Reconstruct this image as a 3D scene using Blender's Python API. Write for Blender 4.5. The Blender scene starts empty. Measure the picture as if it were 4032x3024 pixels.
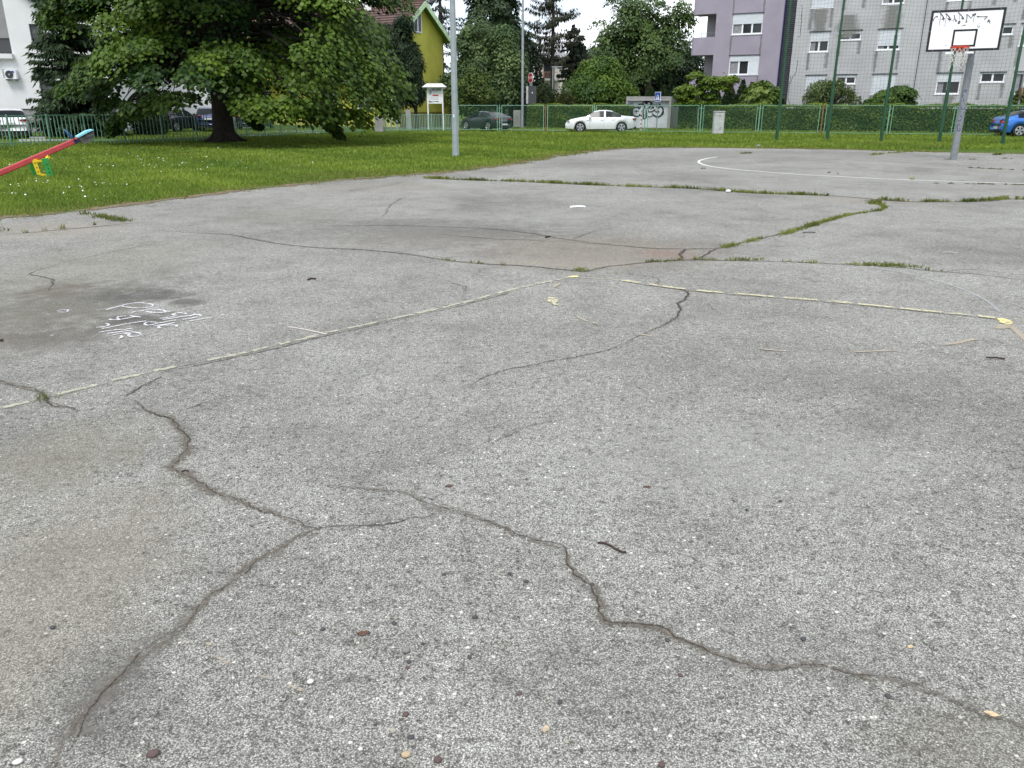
import bpy, math, random
import numpy as np
from mathutils import Vector, Matrix

R = math.radians
random.seed(7)
rng = np.random.default_rng(11)
scn = bpy.context.scene
col = scn.collection

# ------------------------------------------------------------------ camera
FPX, CX, CY, HOR, EYE = 3150.0, 2016.0, 1512.0, 412.0, 1.5
PITCH = math.atan((CY - HOR) / FPX)
CT, ST = math.cos(PITCH), math.sin(PITCH)
cam_d = bpy.data.cameras.new("camera")
cam_d.sensor_fit = 'HORIZONTAL'
cam_d.sensor_width = 36.0
cam_d.lens = 36.0 * FPX / 4032.0
cam_d.clip_start = 0.05
cam_d.clip_end = 1500.0
cam = bpy.data.objects.new("camera", cam_d)
cam.location = (0, 0, EYE)
cam.rotation_euler = (math.pi / 2 - PITCH, 0, 0)
col.objects.link(cam)
scn.camera = cam

# ------------------------------------------------------------------ world, sun, exposure
SUN_EL, SUN_AZ = R(58), R(200)          # azimuth clockwise from +Y
w = bpy.data.worlds.new("World")
scn.world = w
w.use_nodes = True
nt = w.node_tree
nt.nodes.clear()
N = nt.nodes.new
out = N('ShaderNodeOutputWorld')
sky = N('ShaderNodeTexSky')
sky.sky_type = 'NISHITA'
sky.sun_disc = False
sky.sun_elevation = SUN_EL
sky.sun_rotation = SUN_AZ
bg1 = N('ShaderNodeBackground'); bg1.inputs['Strength'].default_value = 0.15
bg2 = N('ShaderNodeBackground'); bg2.inputs['Strength'].default_value = 1.0
tc = N('ShaderNodeTexCoord')
mp = N('ShaderNodeMapping'); mp.inputs['Scale'].default_value = (1.0, 1.0, 2.6)
mp.inputs['Location'].default_value = (0.35, 0.1, 0.2)
nz = N('ShaderNodeTexNoise'); nz.inputs['Scale'].default_value = 3.2; nz.inputs['Detail'].default_value = 7
nz.inputs['Roughness'].default_value = 0.52
rp = N('ShaderNodeValToRGB')
rp.color_ramp.elements[0].position = 0.38; rp.color_ramp.elements[0].color = (0.6, 0.6, 0.6, 1)
rp.color_ramp.elements[1].position = 0.56; rp.color_ramp.elements[1].color = (1, 1, 1, 1)
rc = N('ShaderNodeValToRGB')
rc.color_ramp.elements[0].position = 0.44; rc.color_ramp.elements[0].color = (0.36, 0.42, 0.52, 1)
rc.color_ramp.elements[1].position = 0.66; rc.color_ramp.elements[1].color = (1.0, 1.0, 1.0, 1)
mx = N('ShaderNodeMixShader')
L = nt.links.new
L(tc.outputs['Generated'], mp.inputs['Vector']); L(mp.outputs['Vector'], nz.inputs['Vector'])
L(nz.outputs['Fac'], rp.inputs['Fac']); L(nz.outputs['Fac'], rc.inputs['Fac'])
L(rc.outputs['Color'], bg2.inputs['Color'])
L(sky.outputs['Color'], bg1.inputs['Color'])
L(rp.outputs['Color'], mx.inputs['Fac']); L(bg1.outputs['Background'], mx.inputs[1]); L(bg2.outputs['Background'], mx.inputs[2])
L(mx.outputs['Shader'], out.inputs['Surface'])

sun_d = bpy.data.lights.new("sun", 'SUN')
sun_d.energy = 1.3
sun_d.angle = R(20)
sun_d.color = (1.0, 0.97, 0.92)
sun = bpy.data.objects.new("sun", sun_d)
sdir = Vector((math.sin(SUN_AZ) * math.cos(SUN_EL), math.cos(SUN_AZ) * math.cos(SUN_EL), math.sin(SUN_EL)))
sun.rotation_euler = (-sdir).to_track_quat('-Z', 'Y').to_euler()
sun.location = (0, 0, 40)
col.objects.link(sun)

scn.view_settings.view_transform = 'Standard'
scn.view_settings.look = 'None'
scn.view_settings.gamma = 1.0
scn.view_settings.use_curve_mapping = False
scn.view_settings.exposure = 1.05

# ------------------------------------------------------------------ pixel of the photograph -> place
def ray(px, py):
    dx = (px - CX) / FPX
    e = (py - CY) / FPX
    return Vector((dx, CT - e * ST, -(ST + e * CT)))
def G(px, py, z=0.0):
    d = ray(px, py)
    t = (z - EYE) / d.z
    return Vector((d.x * t, d.y * t, z))
def P(px, py, Y):
    d = ray(px, py)
    t = Y / d.y
    return Vector((d.x * t, Y, EYE + d.z * t))
def ground_at(px, Y):                   # ground point at distance Y that shows in pixel column px
    zc = Y * CT + EYE * ST
    return Vector(((px - CX) / FPX * zc, Y, 0))
class Plane:                            # upright plane: origin, unit direction u along the ground
    def __init__(s, o, u):
        s.o = Vector((o[0], o[1], 0)); s.u = Vector((u[0], u[1], 0)).normalized()
        s.n = Vector((s.u.y, -s.u.x, 0))            # towards the camera side
    def hit(s, px, py):
        d = ray(px, py)
        t = (s.o - Vector((0, 0, EYE))).dot(s.n) / d.dot(s.n)
        p = Vector((0, 0, EYE)) + d * t
        return (p - s.o).dot(s.u), p.z
    def at(s, a, z, off=0.0):
        p = s.o + s.u * a + s.n * off
        return Vector((p.x, p.y, z))

# ------------------------------------------------------------------ mesh helpers
def np_mesh(name, V, F, mats=(), tint=None, uv=None, smooth=False, mi=None):
    """V (n,3); F (m,k) array of same-size faces or list of lists"""
    me = bpy.data.meshes.new(name)
    V = np.asarray(V, dtype=np.float32)
    if isinstance(F, np.ndarray):
        m, k = F.shape
        me.vertices.add(len(V)); me.vertices.foreach_set('co', V.ravel())
        me.loops.add(m * k); me.loops.foreach_set('vertex_index', F.astype(np.int32).ravel())
        me.polygons.add(m)
        me.polygons.foreach_set('loop_start', np.arange(0, m * k, k, dtype=np.int32))
        try: me.polygons.foreach_set('loop_total', np.full(m, k, dtype=np.int32))
        except Exception: pass
        me.update(calc_edges=True)
    else:
        me.from_pydata([tuple(map(float, v)) for v in V], [], F)
        me.update()
    for mt in mats: me.materials.append(mt)
    if tint is not None:
        at = me.color_attributes.new('tint', 'FLOAT_COLOR', 'POINT')
        c = np.ones((len(V), 4), dtype=np.float32); c[:, :3] = tint
        at.data.foreach_set('color', c.ravel())
    if uv is not None:
        ul = me.uv_layers.new(name='uv')
        idx = np.empty(len(me.loops), dtype=np.int32); me.loops.foreach_get('vertex_index', idx)
        ul.data.foreach_set('uv', np.asarray(uv, dtype=np.float32)[idx].ravel())
    if mi is not None:
        me.polygons.foreach_set('material_index', np.asarray(mi, dtype=np.int32))
    if smooth:
        me.polygons.foreach_set('use_smooth', np.ones(len(me.polygons), dtype=bool))
    me.validate()
    return me
def wloc(o):
    v = Vector((0, 0, 0))
    while o is not None:
        v += o.location; o = o.parent
    return v
def link(name, me, parent=None, loc=None):
    o = bpy.data.objects.new(name, me)
    col.objects.link(o)
    if parent is not None: o.parent = parent
    if loc is not None: o.location = loc
    return o
def tag(o, label=None, cat=None, group=None, kind=None):
    if label: o['label'] = label
    if cat: o['category'] = cat
    if group: o['group'] = group
    if kind: o['kind'] = kind
    return o
def thing(name, label, cat, loc=(0, 0, 0), rz=0.0, group=None):
    o = bpy.data.objects.new(name, None)
    o.empty_display_size = 0.2
    col.objects.link(o)
    o.location = loc; o.rotation_euler = (0, 0, rz)
    return tag(o, label, cat, group)

class MB:
    def __init__(s): s.v = []; s.f = []; s.sm = False
    def add(s, vs, fs):
        b = len(s.v); s.v += [tuple(v) for v in vs]; s.f += [[b + i for i in f] for f in fs]; return s
    def box(s, c, size, ax=None):
        """c centre; size along the axes; ax = (ux,uy,uz) unit vectors"""
        c = Vector(c)
        ux, uy, uz = ax or (Vector((1, 0, 0)), Vector((0, 1, 0)), Vector((0, 0, 1)))
        hx, hy, hz = size[0] / 2, size[1] / 2, size[2] / 2
        vs = [c + ux * (a * hx) + uy * (b * hy) + uz * (d * hz) for d in (-1, 1) for a, b in ((-1, -1), (1, -1), (1, 1), (-1, 1))]
        return s.add(vs, [[3, 2, 1, 0], [4, 5, 6, 7], [0, 1, 5, 4], [1, 2, 6, 5], [2, 3, 7, 6], [3, 0, 4, 7]])
    def bar(s, p, q, w, d=None, side=None):
        p, q = Vector(p), Vector(q); t = (q - p)
        ln = t.length; t = t.normalized()
        a = side or (Vector((0, 0, 1)) if abs(t.z) < 0.9 else Vector((1, 0, 0)))
        x = t.cross(a).normalized(); y = x.cross(t).normalized()
        return s.box((p + q) / 2, (w, d or w, ln), (x, y, t))
    def tube(s, pts, r, n=8, cap=True):
        pts = [Vector(p) for p in pts]; k = len(pts)
        rs = r if isinstance(r, (list, tuple)) else [r] * k
        b = len(s.v); ref = None
        for i, p in enumerate(pts):
            t = (pts[min(i + 1, k - 1)] - pts[max(i - 1, 0)]).normalized()
            if ref is None: ref = Vector((0, 0, 1)) if abs(t.z) < 0.9 else Vector((1, 0, 0))
            x = (ref - t * ref.dot(t)).normalized(); y = t.cross(x); ref = x
            for j in range(n):
                a = 2 * math.pi * (j + .5) / n
                s.v.append(tuple(p + x * (rs[i] * math.cos(a)) + y * (rs[i] * math.sin(a))))
        for i in range(k - 1):
            for j in range(n):
                j2 = (j + 1) % n
                s.f.append([b + i * n + j, b + i * n + j2, b + (i + 1) * n + j2, b + (i + 1) * n + j])
        if cap:
            s.f.append([b + j for j in range(n)][::-1]); s.f.append([b + (k - 1) * n + j for j in range(n)])
        return s
    def disc(s, c, nrm, r, depth, n=20, rin=None):
        c = Vector(c); nrm = Vector(nrm).normalized()
        return s.tube([c - nrm * depth / 2, c + nrm * depth / 2], r, n)
    def prism(s, poly, off):                 # poly: list of Vectors (planar), extruded by off
        n = len(poly); vs = [Vector(p) for p in poly] + [Vector(p) + Vector(off) for p in poly]
        return s.add(vs, [list(range(n))[::-1], list(range(n, 2 * n))] + [[i, (i + 1) % n, n + (i + 1) % n, n + i] for i in range(n)])
    def build(s, name, m, parent=None, loc=None, smooth=False, local=False):
        base = Vector((0, 0, 0)) if local else (wloc(parent) if parent is not None else Vector(loc or (0, 0, 0)))
        V = np.array(s.v, dtype=np.float32) - np.array(base, dtype=np.float32)
        me = np_mesh(name, V, s.f, (m,) if m else ())
        if smooth: me.polygons.foreach_set('use_smooth', np.ones(len(me.polygons), dtype=bool))
        return link(name, me, parent, None if parent is not None else (loc or (0, 0, 0)))

# ------------------------------------------------------------------ materials
def nodes(name):
    m = bpy.data.materials.new(name); m.use_nodes = True
    n = m.node_tree; b = n.nodes['Principled BSDF']
    return m, n, b
def mat(name, c, rough=0.6, metal=0.0, var=0.15, scale=6.0, bump=0.0, bscale=None, c2=None, spec=0.4, coat=0.0, lo=0.35, hi=0.65, detail=5):
    m, n, b = nodes(name)
    t = n.nodes.new('ShaderNodeTexCoord')
    z = n.nodes.new('ShaderNodeTexNoise'); z.inputs['Scale'].default_value = scale; z.inputs['Detail'].default_value = detail
    z.inputs['Roughness'].default_value = 0.6
    n.links.new(t.outputs['Object'], z.inputs['Vector'])
    r = n.nodes.new('ShaderNodeValToRGB')
    c = tuple(c)
    d = c2 if c2 else tuple(x * (1 - var) for x in c)
    u = c if c2 else tuple(min(1, x * (1 + var)) for x in c)
    r.color_ramp.elements[0].position = lo; r.color_ramp.elements[0].color = (*d, 1)
    r.color_ramp.elements[1].position = hi; r.color_ramp.elements[1].color = (*u, 1)
    n.links.new(z.outputs['Fac'], r.inputs['Fac']); n.links.new(r.outputs['Color'], b.inputs['Base Color'])
    b.inputs['Roughness'].default_value = rough; b.inputs['Metallic'].default_value = metal
    b.inputs['Specular IOR Level'].default_value = spec
    if coat: b.inputs['Coat Weight'].default_value = coat; b.inputs['Coat Roughness'].default_value = 0.05
    if bump:
        z2 = n.nodes.new('ShaderNodeTexNoise'); z2.inputs['Scale'].default_value = bscale or scale * 4; z2.inputs['Detail'].default_value = 4
        n.links.new(t.outputs['Object'], z2.inputs['Vector'])
        bp = n.nodes.new('ShaderNodeBump'); bp.inputs['Strength'].default_value = bump; bp.inputs['Distance'].default_value = 0.02
        n.links.new(z2.outputs['Fac'], bp.inputs['Height']); n.links.new(bp.outputs['Normal'], b.inputs['Normal'])
    return m
def leaf_mat(name, trans=0.35, rough=0.5, gain=1.0):
    m, n, b = nodes(name)
    a = n.nodes.new('ShaderNodeVertexColor'); a.layer_name = 'tint'
    g = n.nodes.new('ShaderNodeVectorMath'); g.operation = 'SCALE'; g.inputs['Scale'].default_value = gain
    n.links.new(a.outputs['Color'], g.inputs[0])
    n.links.new(g.outputs['Vector'], b.inputs['Base Color'])
    b.inputs['Roughness'].default_value = rough; b.inputs['Specular IOR Level'].default_value = 0.25
    tr = n.nodes.new('ShaderNodeBsdfTranslucent'); n.links.new(g.outputs['Vector'], tr.inputs['Color'])
    mx = n.nodes.new('ShaderNodeMixShader'); mx.inputs['Fac'].default_value = trans
    o = n.nodes['Material Output']
    n.links.new(b.outputs['BSDF'], mx.inputs[1]); n.links.new(tr.outputs['BSDF'], mx.inputs[2]); n.links.new(mx.outputs['Shader'], o.inputs['Surface'])
    return m
def ragged_mat(name, c1, c2, nscale=22.0, edge=0.35, opacity=1.0, soft=0.15, rough=0.95, grit=140.0, gritamt=0.5, holes=0.0, hscale=9.0):
    """thin dirt / paint / stain whose edge is eaten away by noise; uv.y runs across"""
    m, n, b = nodes(name)
    t = n.nodes.new('ShaderNodeTexCoord')
    sp = n.nodes.new('ShaderNodeSeparateXYZ'); n.links.new(t.outputs['UV'], sp.inputs['Vector'])
    def math_(op, a, b_=None, clamp=False):
        x = n.nodes.new('ShaderNodeMath'); x.operation = op; x.use_clamp = clamp
        for i, v in enumerate((a, b_)):
            if v is None: continue
            if isinstance(v, (int, float)): x.inputs[i].default_value = v
            else: n.links.new(v, x.inputs[i])
        return x.outputs[0]
    c = math_('ABSOLUTE', math_('SUBTRACT', math_('MULTIPLY', sp.outputs['Y'], 2.0), 1.0))
    z = n.nodes.new('ShaderNodeTexNoise'); z.inputs['Scale'].default_value = nscale; z.inputs['Detail'].default_value = 6; z.inputs['Roughness'].default_value = 0.65
    n.links.new(t.outputs['Object'], z.inputs['Vector'])
    a = math_('SUBTRACT', math_('ADD', math_('MULTIPLY', math_('SUBTRACT', z.outputs['Fac'], 0.5), edge * 4), 1.0 - edge * .55), c)
    a = math_('MULTIPLY', math_('DIVIDE', a, soft, True), opacity, True)
    if holes:
        z3 = n.nodes.new('ShaderNodeTexNoise'); z3.inputs['Scale'].default_value = hscale; z3.inputs['Detail'].default_value = 8; z3.inputs['Roughness'].default_value = 0.75
        n.links.new(t.outputs['Object'], z3.inputs['Vector'])
        h = math_('DIVIDE', math_('SUBTRACT', z3.outputs['Fac'], 0.5 - 0.35 * (1 - holes)), 0.06, True)
        a = math_('MULTIPLY', a, h)
    v = n.nodes.new('ShaderNodeTexVoronoi'); v.inputs['Scale'].default_value = grit
    n.links.new(t.outputs['Object'], v.inputs['Vector'])
    s2 = n.nodes.new('ShaderNodeSeparateColor'); n.links.new(v.outputs['Color'], s2.inputs['Color'])
    f = math_('ADD', math_('MULTIPLY', s2.outputs[0], gritamt), math_('MULTIPLY', z.outputs['Fac'], 1 - gritamt))
    r = n.nodes.new('ShaderNodeMix'); r.data_type = 'RGBA'
    r.inputs[6].default_value = (*c1, 1); r.inputs[7].default_value = (*c2, 1)
    n.links.new(f, r.inputs[0]); n.links.new(r.outputs[2], b.inputs['Base Color'])
    b.inputs['Roughness'].default_value = rough; b.inputs['Specular IOR Level'].default_value = 0.2
    tr = n.nodes.new('ShaderNodeBsdfTransparent'); mx = n.nodes.new('ShaderNodeMixShader')
    o = n.nodes['Material Output']
    n.links.new(a, mx.inputs['Fac']); n.links.new(tr.outputs['BSDF'], mx.inputs[1]); n.links.new(b.outputs['BSDF'], mx.inputs[2]); n.links.new(mx.outputs['Shader'], o.inputs['Surface'])
    return m
def glass_mat(name, c=(0.02, 0.025, 0.03), rough=0.06, spec=0.5):
    m, n, b = nodes(name)
    b.inputs['Base Color'].default_value = (*c, 1); b.inputs['Roughness'].default_value = rough; b.inputs['Specular IOR Level'].default_value = spec
    return m

M = {}
M['galv'] = mat('galvanised_steel', (0.23, 0.245, 0.255), 0.5, 0.3, 0.14, 9, 0.1)
M['galv_pale'] = mat('pale_painted_steel', (0.30, 0.335, 0.34), 0.55, 0.1, 0.1, 7, 0.05)
M['mint'] = mat('mint_green_paint', (0.16, 0.33, 0.225), 0.5, 0, 0.15, 8)
M['mint_pale'] = mat('pale_mint_paint', (0.24, 0.40, 0.31), 0.5, 0, 0.18, 8)
M['rust'] = mat('rusty_steel', (0.20, 0.12, 0.075), 0.8, 0, 0.3, 10)
M['dark_green'] = mat('dark_green_paint', (0.018, 0.072, 0.036), 0.45, 0, 0.2, 4)
M['wire'] = mat('green_wire', (0.07, 0.19, 0.12), 0.6)
M['net'] = mat('dark_net_cord', (0.022, 0.03, 0.028), 0.9)
M['white'] = mat('white_paint', (0.78, 0.79, 0.79), 0.5, 0, 0.04, 5)
M['white_wall'] = mat('white_render', (0.72, 0.72, 0.71), 0.9, 0, 0.04, 1.2, 0.15, 60)
M['plinth'] = mat('grey_plinth_render', (0.27, 0.265, 0.26), 0.9, 0, 0.08, 2, 0.2, 60)
M['anthracite'] = mat('anthracite_frame', (0.035, 0.036, 0.04), 0.5)
M['shutter_dark'] = mat('dark_grey_shutter', (0.085, 0.09, 0.10), 0.6)
M['shutter'] = mat('pale_roller_shutter', (0.62, 0.65, 0.67), 0.6, 0, 0.05, 3)
M['pvc'] = mat('white_window_frame', (0.80, 0.81, 0.82), 0.4, 0, 0.02)
M['glass'] = glass_mat('dark_window_glass', (0.025, 0.028, 0.03), 0.08)
M['car_glass'] = glass_mat('tinted_car_glass', (0.012, 0.016, 0.018), 0.12, 0.22)
M['curtain'] = mat('grey_curtain', (0.25, 0.25, 0.26), 0.9, 0, 0.3, 14)
M['purple'] = mat('purple_render', (0.31, 0.275, 0.325), 0.9, 0, 0.07, 0.8, 0.25, 50)
M['loggia'] = mat('grey_loggia_wall', (0.33, 0.315, 0.325), 0.9, 0, 0.06, 1)
M['black'] = mat('black_plastic', (0.014, 0.014, 0.015), 0.6)
M['black_paint'] = mat('black_paint_line', (0.012, 0.011, 0.013), 0.55, 0, 0.3, 30)
M['board'] = mat('white_board', (0.84, 0.86, 0.86), 0.35, 0, 0.02, 3)
M['orange'] = mat('orange_red_rim_paint', (0.58, 0.055, 0.025), 0.45, 0, 0.15, 20)
M['red_beam'] = mat('red_plastic', (0.46, 0.055, 0.06), 0.42, 0, 0.12, 6)
M['yellow'] = mat('yellow_paint', (0.78, 0.55, 0.015), 0.45, 0, 0.08, 9)
M['green_plank'] = mat('green_plastic', (0.035, 0.27, 0.05), 0.5, 0, 0.12, 6)
M['blue_seat'] = mat('pale_blue_plastic', (0.25, 0.62, 0.72), 0.4, 0, 0.05, 8)
M['navy'] = mat('navy_plastic', (0.015, 0.02, 0.09), 0.4)
M['handle_blue'] = mat('blue_handle_paint', (0.02, 0.10, 0.25), 0.4)
M['rubber'] = mat('worn_rubber', (0.10, 0.095, 0.085), 0.85, 0, 0.4, 9)
M['tyre'] = mat('tyre_rubber', (0.018, 0.018, 0.018), 0.85)
M['rim'] = mat('alloy_rim', (0.55, 0.56, 0.57), 0.3, 0.7, 0.05)
M['rim_dark'] = mat('dark_alloy_rim', (0.14, 0.14, 0.15), 0.35, 0.6, 0.1)
M['tail'] = mat('red_tail_light', (0.33, 0.012, 0.016), 0.15, 0, 0.15, 12)
M['plate'] = mat('white_number_plate', (0.72, 0.73, 0.74), 0.5)
M['kerb'] = mat('pale_concrete', (0.40, 0.39, 0.375), 0.9, 0, 0.12, 3, 0.2, 40)
M['concrete'] = mat('weathered_concrete', (0.30, 0.295, 0.28), 0.92, 0, 0.16, 2.2, 0.3, 30)
M['cabinet'] = mat('grey_cabinet_concrete', (0.44, 0.45, 0.43), 0.85, 0, 0.14, 5, 0.2, 40)
M['garage'] = mat('pale_garage_door', (0.58, 0.60, 0.62), 0.6, 0, 0.1, 2)
M['lime_wall'] = mat('lime_yellow_render', (0.52, 0.50, 0.08), 0.9, 0, 0.10, 1.0, 0.2, 50)
M['olive'] = mat('olive_plinth_render', (0.20, 0.185, 0.035), 0.9, 0, 0.10, 1.0)
M['eave'] = mat('pale_green_eave_board', (0.52, 0.68, 0.42), 0.6, 0, 0.12, 3)
M['soffit'] = mat('green_soffit', (0.15, 0.24, 0.03), 0.8)
M['tile'] = mat('red_brown_roof_tile', (0.105, 0.062, 0.052), 0.8, 0, 0.3, 3)
M['bark_dark'] = mat('dark_bark', (0.035, 0.028, 0.022), 0.95, 0, 0.4, 9, 0.8, 22)
M['bark'] = mat('grey_brown_bark', (0.085, 0.07, 0.055), 0.95, 0, 0.3, 9, 0.6, 22)
M['bark_pale'] = mat('pale_bark', (0.24, 0.21, 0.17), 0.9, 0, 0.2, 9, 0.4, 22)
M['leaf'] = leaf_mat('leaf', 0.30)
M['needle'] = leaf_mat('needle', 0.12, 0.7)
M['blade'] = leaf_mat('grass_blade', 0.35, 0.6)
M['petal'] = mat('white_petal', (0.85, 0.85, 0.82), 0.7, 0, 0.02)
M['sign_blue'] = mat('blue_sign_film', (0.012, 0.075, 0.36), 0.4, 0, 0.05)
M['sign_red'] = mat('red_sign_film', (0.36, 0.012, 0.022), 0.4, 0, 0.08)
M['sign_back'] = mat('dark_grey_sign_back', (0.055, 0.058, 0.062), 0.6, 0, 0.15, 5)
M['beige'] = mat('beige_render', (0.62, 0.59, 0.54), 0.9, 0, 0.1, 1.5)
M['brick_wall'] = mat('brown_brick_wall', (0.26, 0.15, 0.11), 0.9, 0, 0.25, 3)
# ================================================================== GROUND
S = 4032 / 2212.0
def D(x, y, z=0.0): return G(x * S, y * S, z)
def Dl(pts, z=0.0): return [D(x, y, z) for x, y in pts]

def lawn_mat():
    m, n, b = nodes('lawn_soil')
    t = n.nodes.new('ShaderNodeTexCoord')
    z = n.nodes.new('ShaderNodeTexNoise'); z.inputs['Scale'].default_value = 0.7; z.inputs['Detail'].default_value = 9; z.inputs['Roughness'].default_value = 0.7
    n.links.new(t.outputs['Object'], z.inputs['Vector'])
    r = n.nodes.new('ShaderNodeValToRGB')
    e = r.color_ramp.elements
    e[0].position = 0.35; e[0].color = (0.045, 0.085, 0.012, 1); e[1].position = 0.65; e[1].color = (0.10, 0.155, 0.022, 1)
    n.links.new(z.outputs['Fac'], r.inputs['Fac']); n.links.new(r.outputs['Color'], b.inputs['Base Color'])
    b.inputs['Roughness'].default_value = 0.95; b.inputs['Specular IOR Level'].default_value = 0.1
    z2 = n.nodes.new('ShaderNodeTexNoise'); z2.inputs['Scale'].default_value = 18; z2.inputs['Detail'].default_value = 5
    n.links.new(t.outputs['Object'], z2.inputs['Vector'])
    bp = n.nodes.new('ShaderNodeBump'); bp.inputs['Strength'].default_value = 0.9; bp.inputs['Distance'].default_value = 0.05
    n.links.new(z2.outputs['Fac'], bp.inputs['Height']); n.links.new(bp.outputs['Normal'], b.inputs['Normal'])
    return m

def asphalt_mat():
    m, n, b = nodes('worn_asphalt')
    lk = n.links.new
    t = n.nodes.new('ShaderNodeTexCoord'); ob = t.outputs['Object']
    def mth(op, a, b_=None, clamp=False):
        x = n.nodes.new('ShaderNodeMath'); x.operation = op; x.use_clamp = clamp
        for i, v in enumerate((a, b_)):
            if v is None: continue
            if isinstance(v, (int, float)): x.inputs[i].default_value = v
            else: lk(v, x.inputs[i])
        return x.outputs[0]
    def noise(sc, det, ro=0.6, dist=0.0):
        z = n.nodes.new('ShaderNodeTexNoise'); z.inputs['Scale'].default_value = sc; z.inputs['Detail'].default_value = det
        z.inputs['Roughness'].default_value = ro; z.inputs['Distortion'].default_value = dist; lk(ob, z.inputs['Vector']); return z.outputs['Fac']
    def mixc(f, a, b_, mode='MIX'):
        x = n.nodes.new('ShaderNodeMix'); x.data_type = 'RGBA'; x.blend_type = mode
        for i, v in ((0, f), (6, a), (7, b_)):
            if isinstance(v, (int, float)): x.inputs[i].default_value = v
            elif isinstance(v, tuple): x.inputs[i].default_value = (*v, 1)
            else: lk(v, x.inputs[i])
        return x.outputs[2]
    def ramp(f, stops):
        r = n.nodes.new('ShaderNodeValToRGB'); lk(f, r.inputs['Fac'])
        e = r.color_ramp.elements
        while len(e) < len(stops): e.new(0.5)
        for k, (p, c) in enumerate(stops):
            e[k].position = p; e[k].color = (*c, 1) if isinstance(c, tuple) else (c, c, c, 1)
        return r.outputs['Color']
    # chippings: two sizes of stone
    v1 = n.nodes.new('ShaderNodeTexVoronoi'); v1.inputs['Scale'].default_value = 205; lk(ob, v1.inputs['Vector'])
    v2 = n.nodes.new('ShaderNodeTexVoronoi'); v2.inputs['Scale'].default_value = 300; lk(ob, v2.inputs['Vector'])
    s1 = n.nodes.new('ShaderNodeSeparateColor'); lk(v1.outputs['Color'], s1.inputs['Color'])
    s2 = n.nodes.new('ShaderNodeSeparateColor'); lk(v2.outputs['Color'], s2.inputs['Color'])
    c1 = ramp(s1.outputs[0], [(0.0, (0.06, 0.058, 0.056)), (0.12, (0.15, 0.148, 0.144)), (0.5, (0.27, 0.269, 0.263)), (0.84, (0.37, 0.37, 0.36)), (0.96, (0.46, 0.46, 0.447)), (1.0, (0.58, 0.57, 0.545))])
    c2 = ramp(s2.outputs[1], [(0.0, (0.08, 0.078, 0.075)), (0.25, (0.19, 0.188, 0.183)), (0.75, (0.30, 0.30, 0.293)), (0.95, (0.44, 0.44, 0.43)), (1.0, (0.60, 0.59, 0.57))])
    pick = mth('MULTIPLY', mth('SUBTRACT', noise(60, 3), 0.42), 8.0, True)
    c = mixc(pick, c1, c2)
    gap = mth('MULTIPLY', mth('SUBTRACT', v1.outputs['Distance'], 0.46), 4.5, True)
    c = mixc(mth('MULTIPLY', gap, 0.82), c, (0.07, 0.068, 0.064))
    v3 = n.nodes.new('ShaderNodeTexVoronoi'); v3.inputs['Scale'].default_value = 46; lk(ob, v3.inputs['Vector'])
    s3 = n.nodes.new('ShaderNodeSeparateColor'); lk(v3.outputs['Color'], s3.inputs['Color'])
    pit = mth('MULTIPLY', mth('GREATER_THAN', s3.outputs[0], 0.80), mth('MULTIPLY', mth('SUBTRACT', 0.34, v3.outputs['Distance']), 9.0, True))
    c = mixc(mth('MULTIPLY', pit, 0.75), c, (0.05, 0.048, 0.046))
    wst = mth('MULTIPLY', mth('LESS_THAN', s3.outputs[1], 0.07), mth('MULTIPLY', mth('SUBTRACT', 0.30, v3.outputs['Distance']), 9.0, True))
    c = mixc(mth('MULTIPLY', wst, 0.8), c, (0.62, 0.61, 0.57))
    # slow tone changes: worn pale, dirty dark, slightly brown
    big = noise(0.42, 7, 0.62, 0.4)
    c = mixc(1.0, c, ramp(big, [(0.30, (0.78, 0.765, 0.745)), (0.48, (1.06, 1.05, 1.03)), (0.68, (1.24, 1.235, 1.215))]), 'MULTIPLY')
    med = noise(2.3, 6, 0.68)
    c = mixc(1.0, c, ramp(med, [(0.30, (0.80, 0.79, 0.77)), (0.50, (1.03, 1.025, 1.01)), (0.70, (1.14, 1.135, 1.12))]), 'MULTIPLY')
    fine = noise(13, 4, 0.7)
    c = mixc(1.0, c, ramp(fine, [(0.28, (0.84, 0.835, 0.82)), (0.5, (1.0, 1.0, 1.0)), (0.7, (1.07, 1.07, 1.07))]), 'MULTIPLY')
    pits = noise(24, 3, 0.75)
    c = mixc(1.0, c, ramp(pits, [(0.35, (0.56, 0.55, 0.53)), (0.45, (0.96, 0.96, 0.955)), (0.62, (1.06, 1.06, 1.055))]), 'MULTIPLY')
    # crazing: faint hair cracks in patches
    wv = n.nodes.new('ShaderNodeTexNoise'); wv.inputs['Scale'].default_value = 1.6; wv.inputs['Detail'].default_value = 6; lk(ob, wv.inputs['Vector'])
    wa = n.nodes.new('ShaderNodeVectorMath'); wa.operation = 'MULTIPLY_ADD'; lk(wv.outputs['Color'], wa.inputs[0]); wa.inputs[1].default_value = (1.1, 1.1, 0); lk(ob, wa.inputs[2])
    ve = n.nodes.new('ShaderNodeTexVoronoi'); ve.feature = 'DISTANCE_TO_EDGE'; ve.inputs['Scale'].default_value = 0.75; lk(wa.outputs['Vector'], ve.inputs['Vector'])
    hair = mth('MULTIPLY', mth('SUBTRACT', 0.0075, ve.outputs['Distance']), 210.0, True)
    hair = mth('MULTIPLY', hair, mth('MULTIPLY', mth('SUBTRACT', noise(0.9, 5, 0.7), 0.50), 9.0, True))
    c = mixc(mth('MULTIPLY', hair, 0.55), c, (0.085, 0.08, 0.072))
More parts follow.
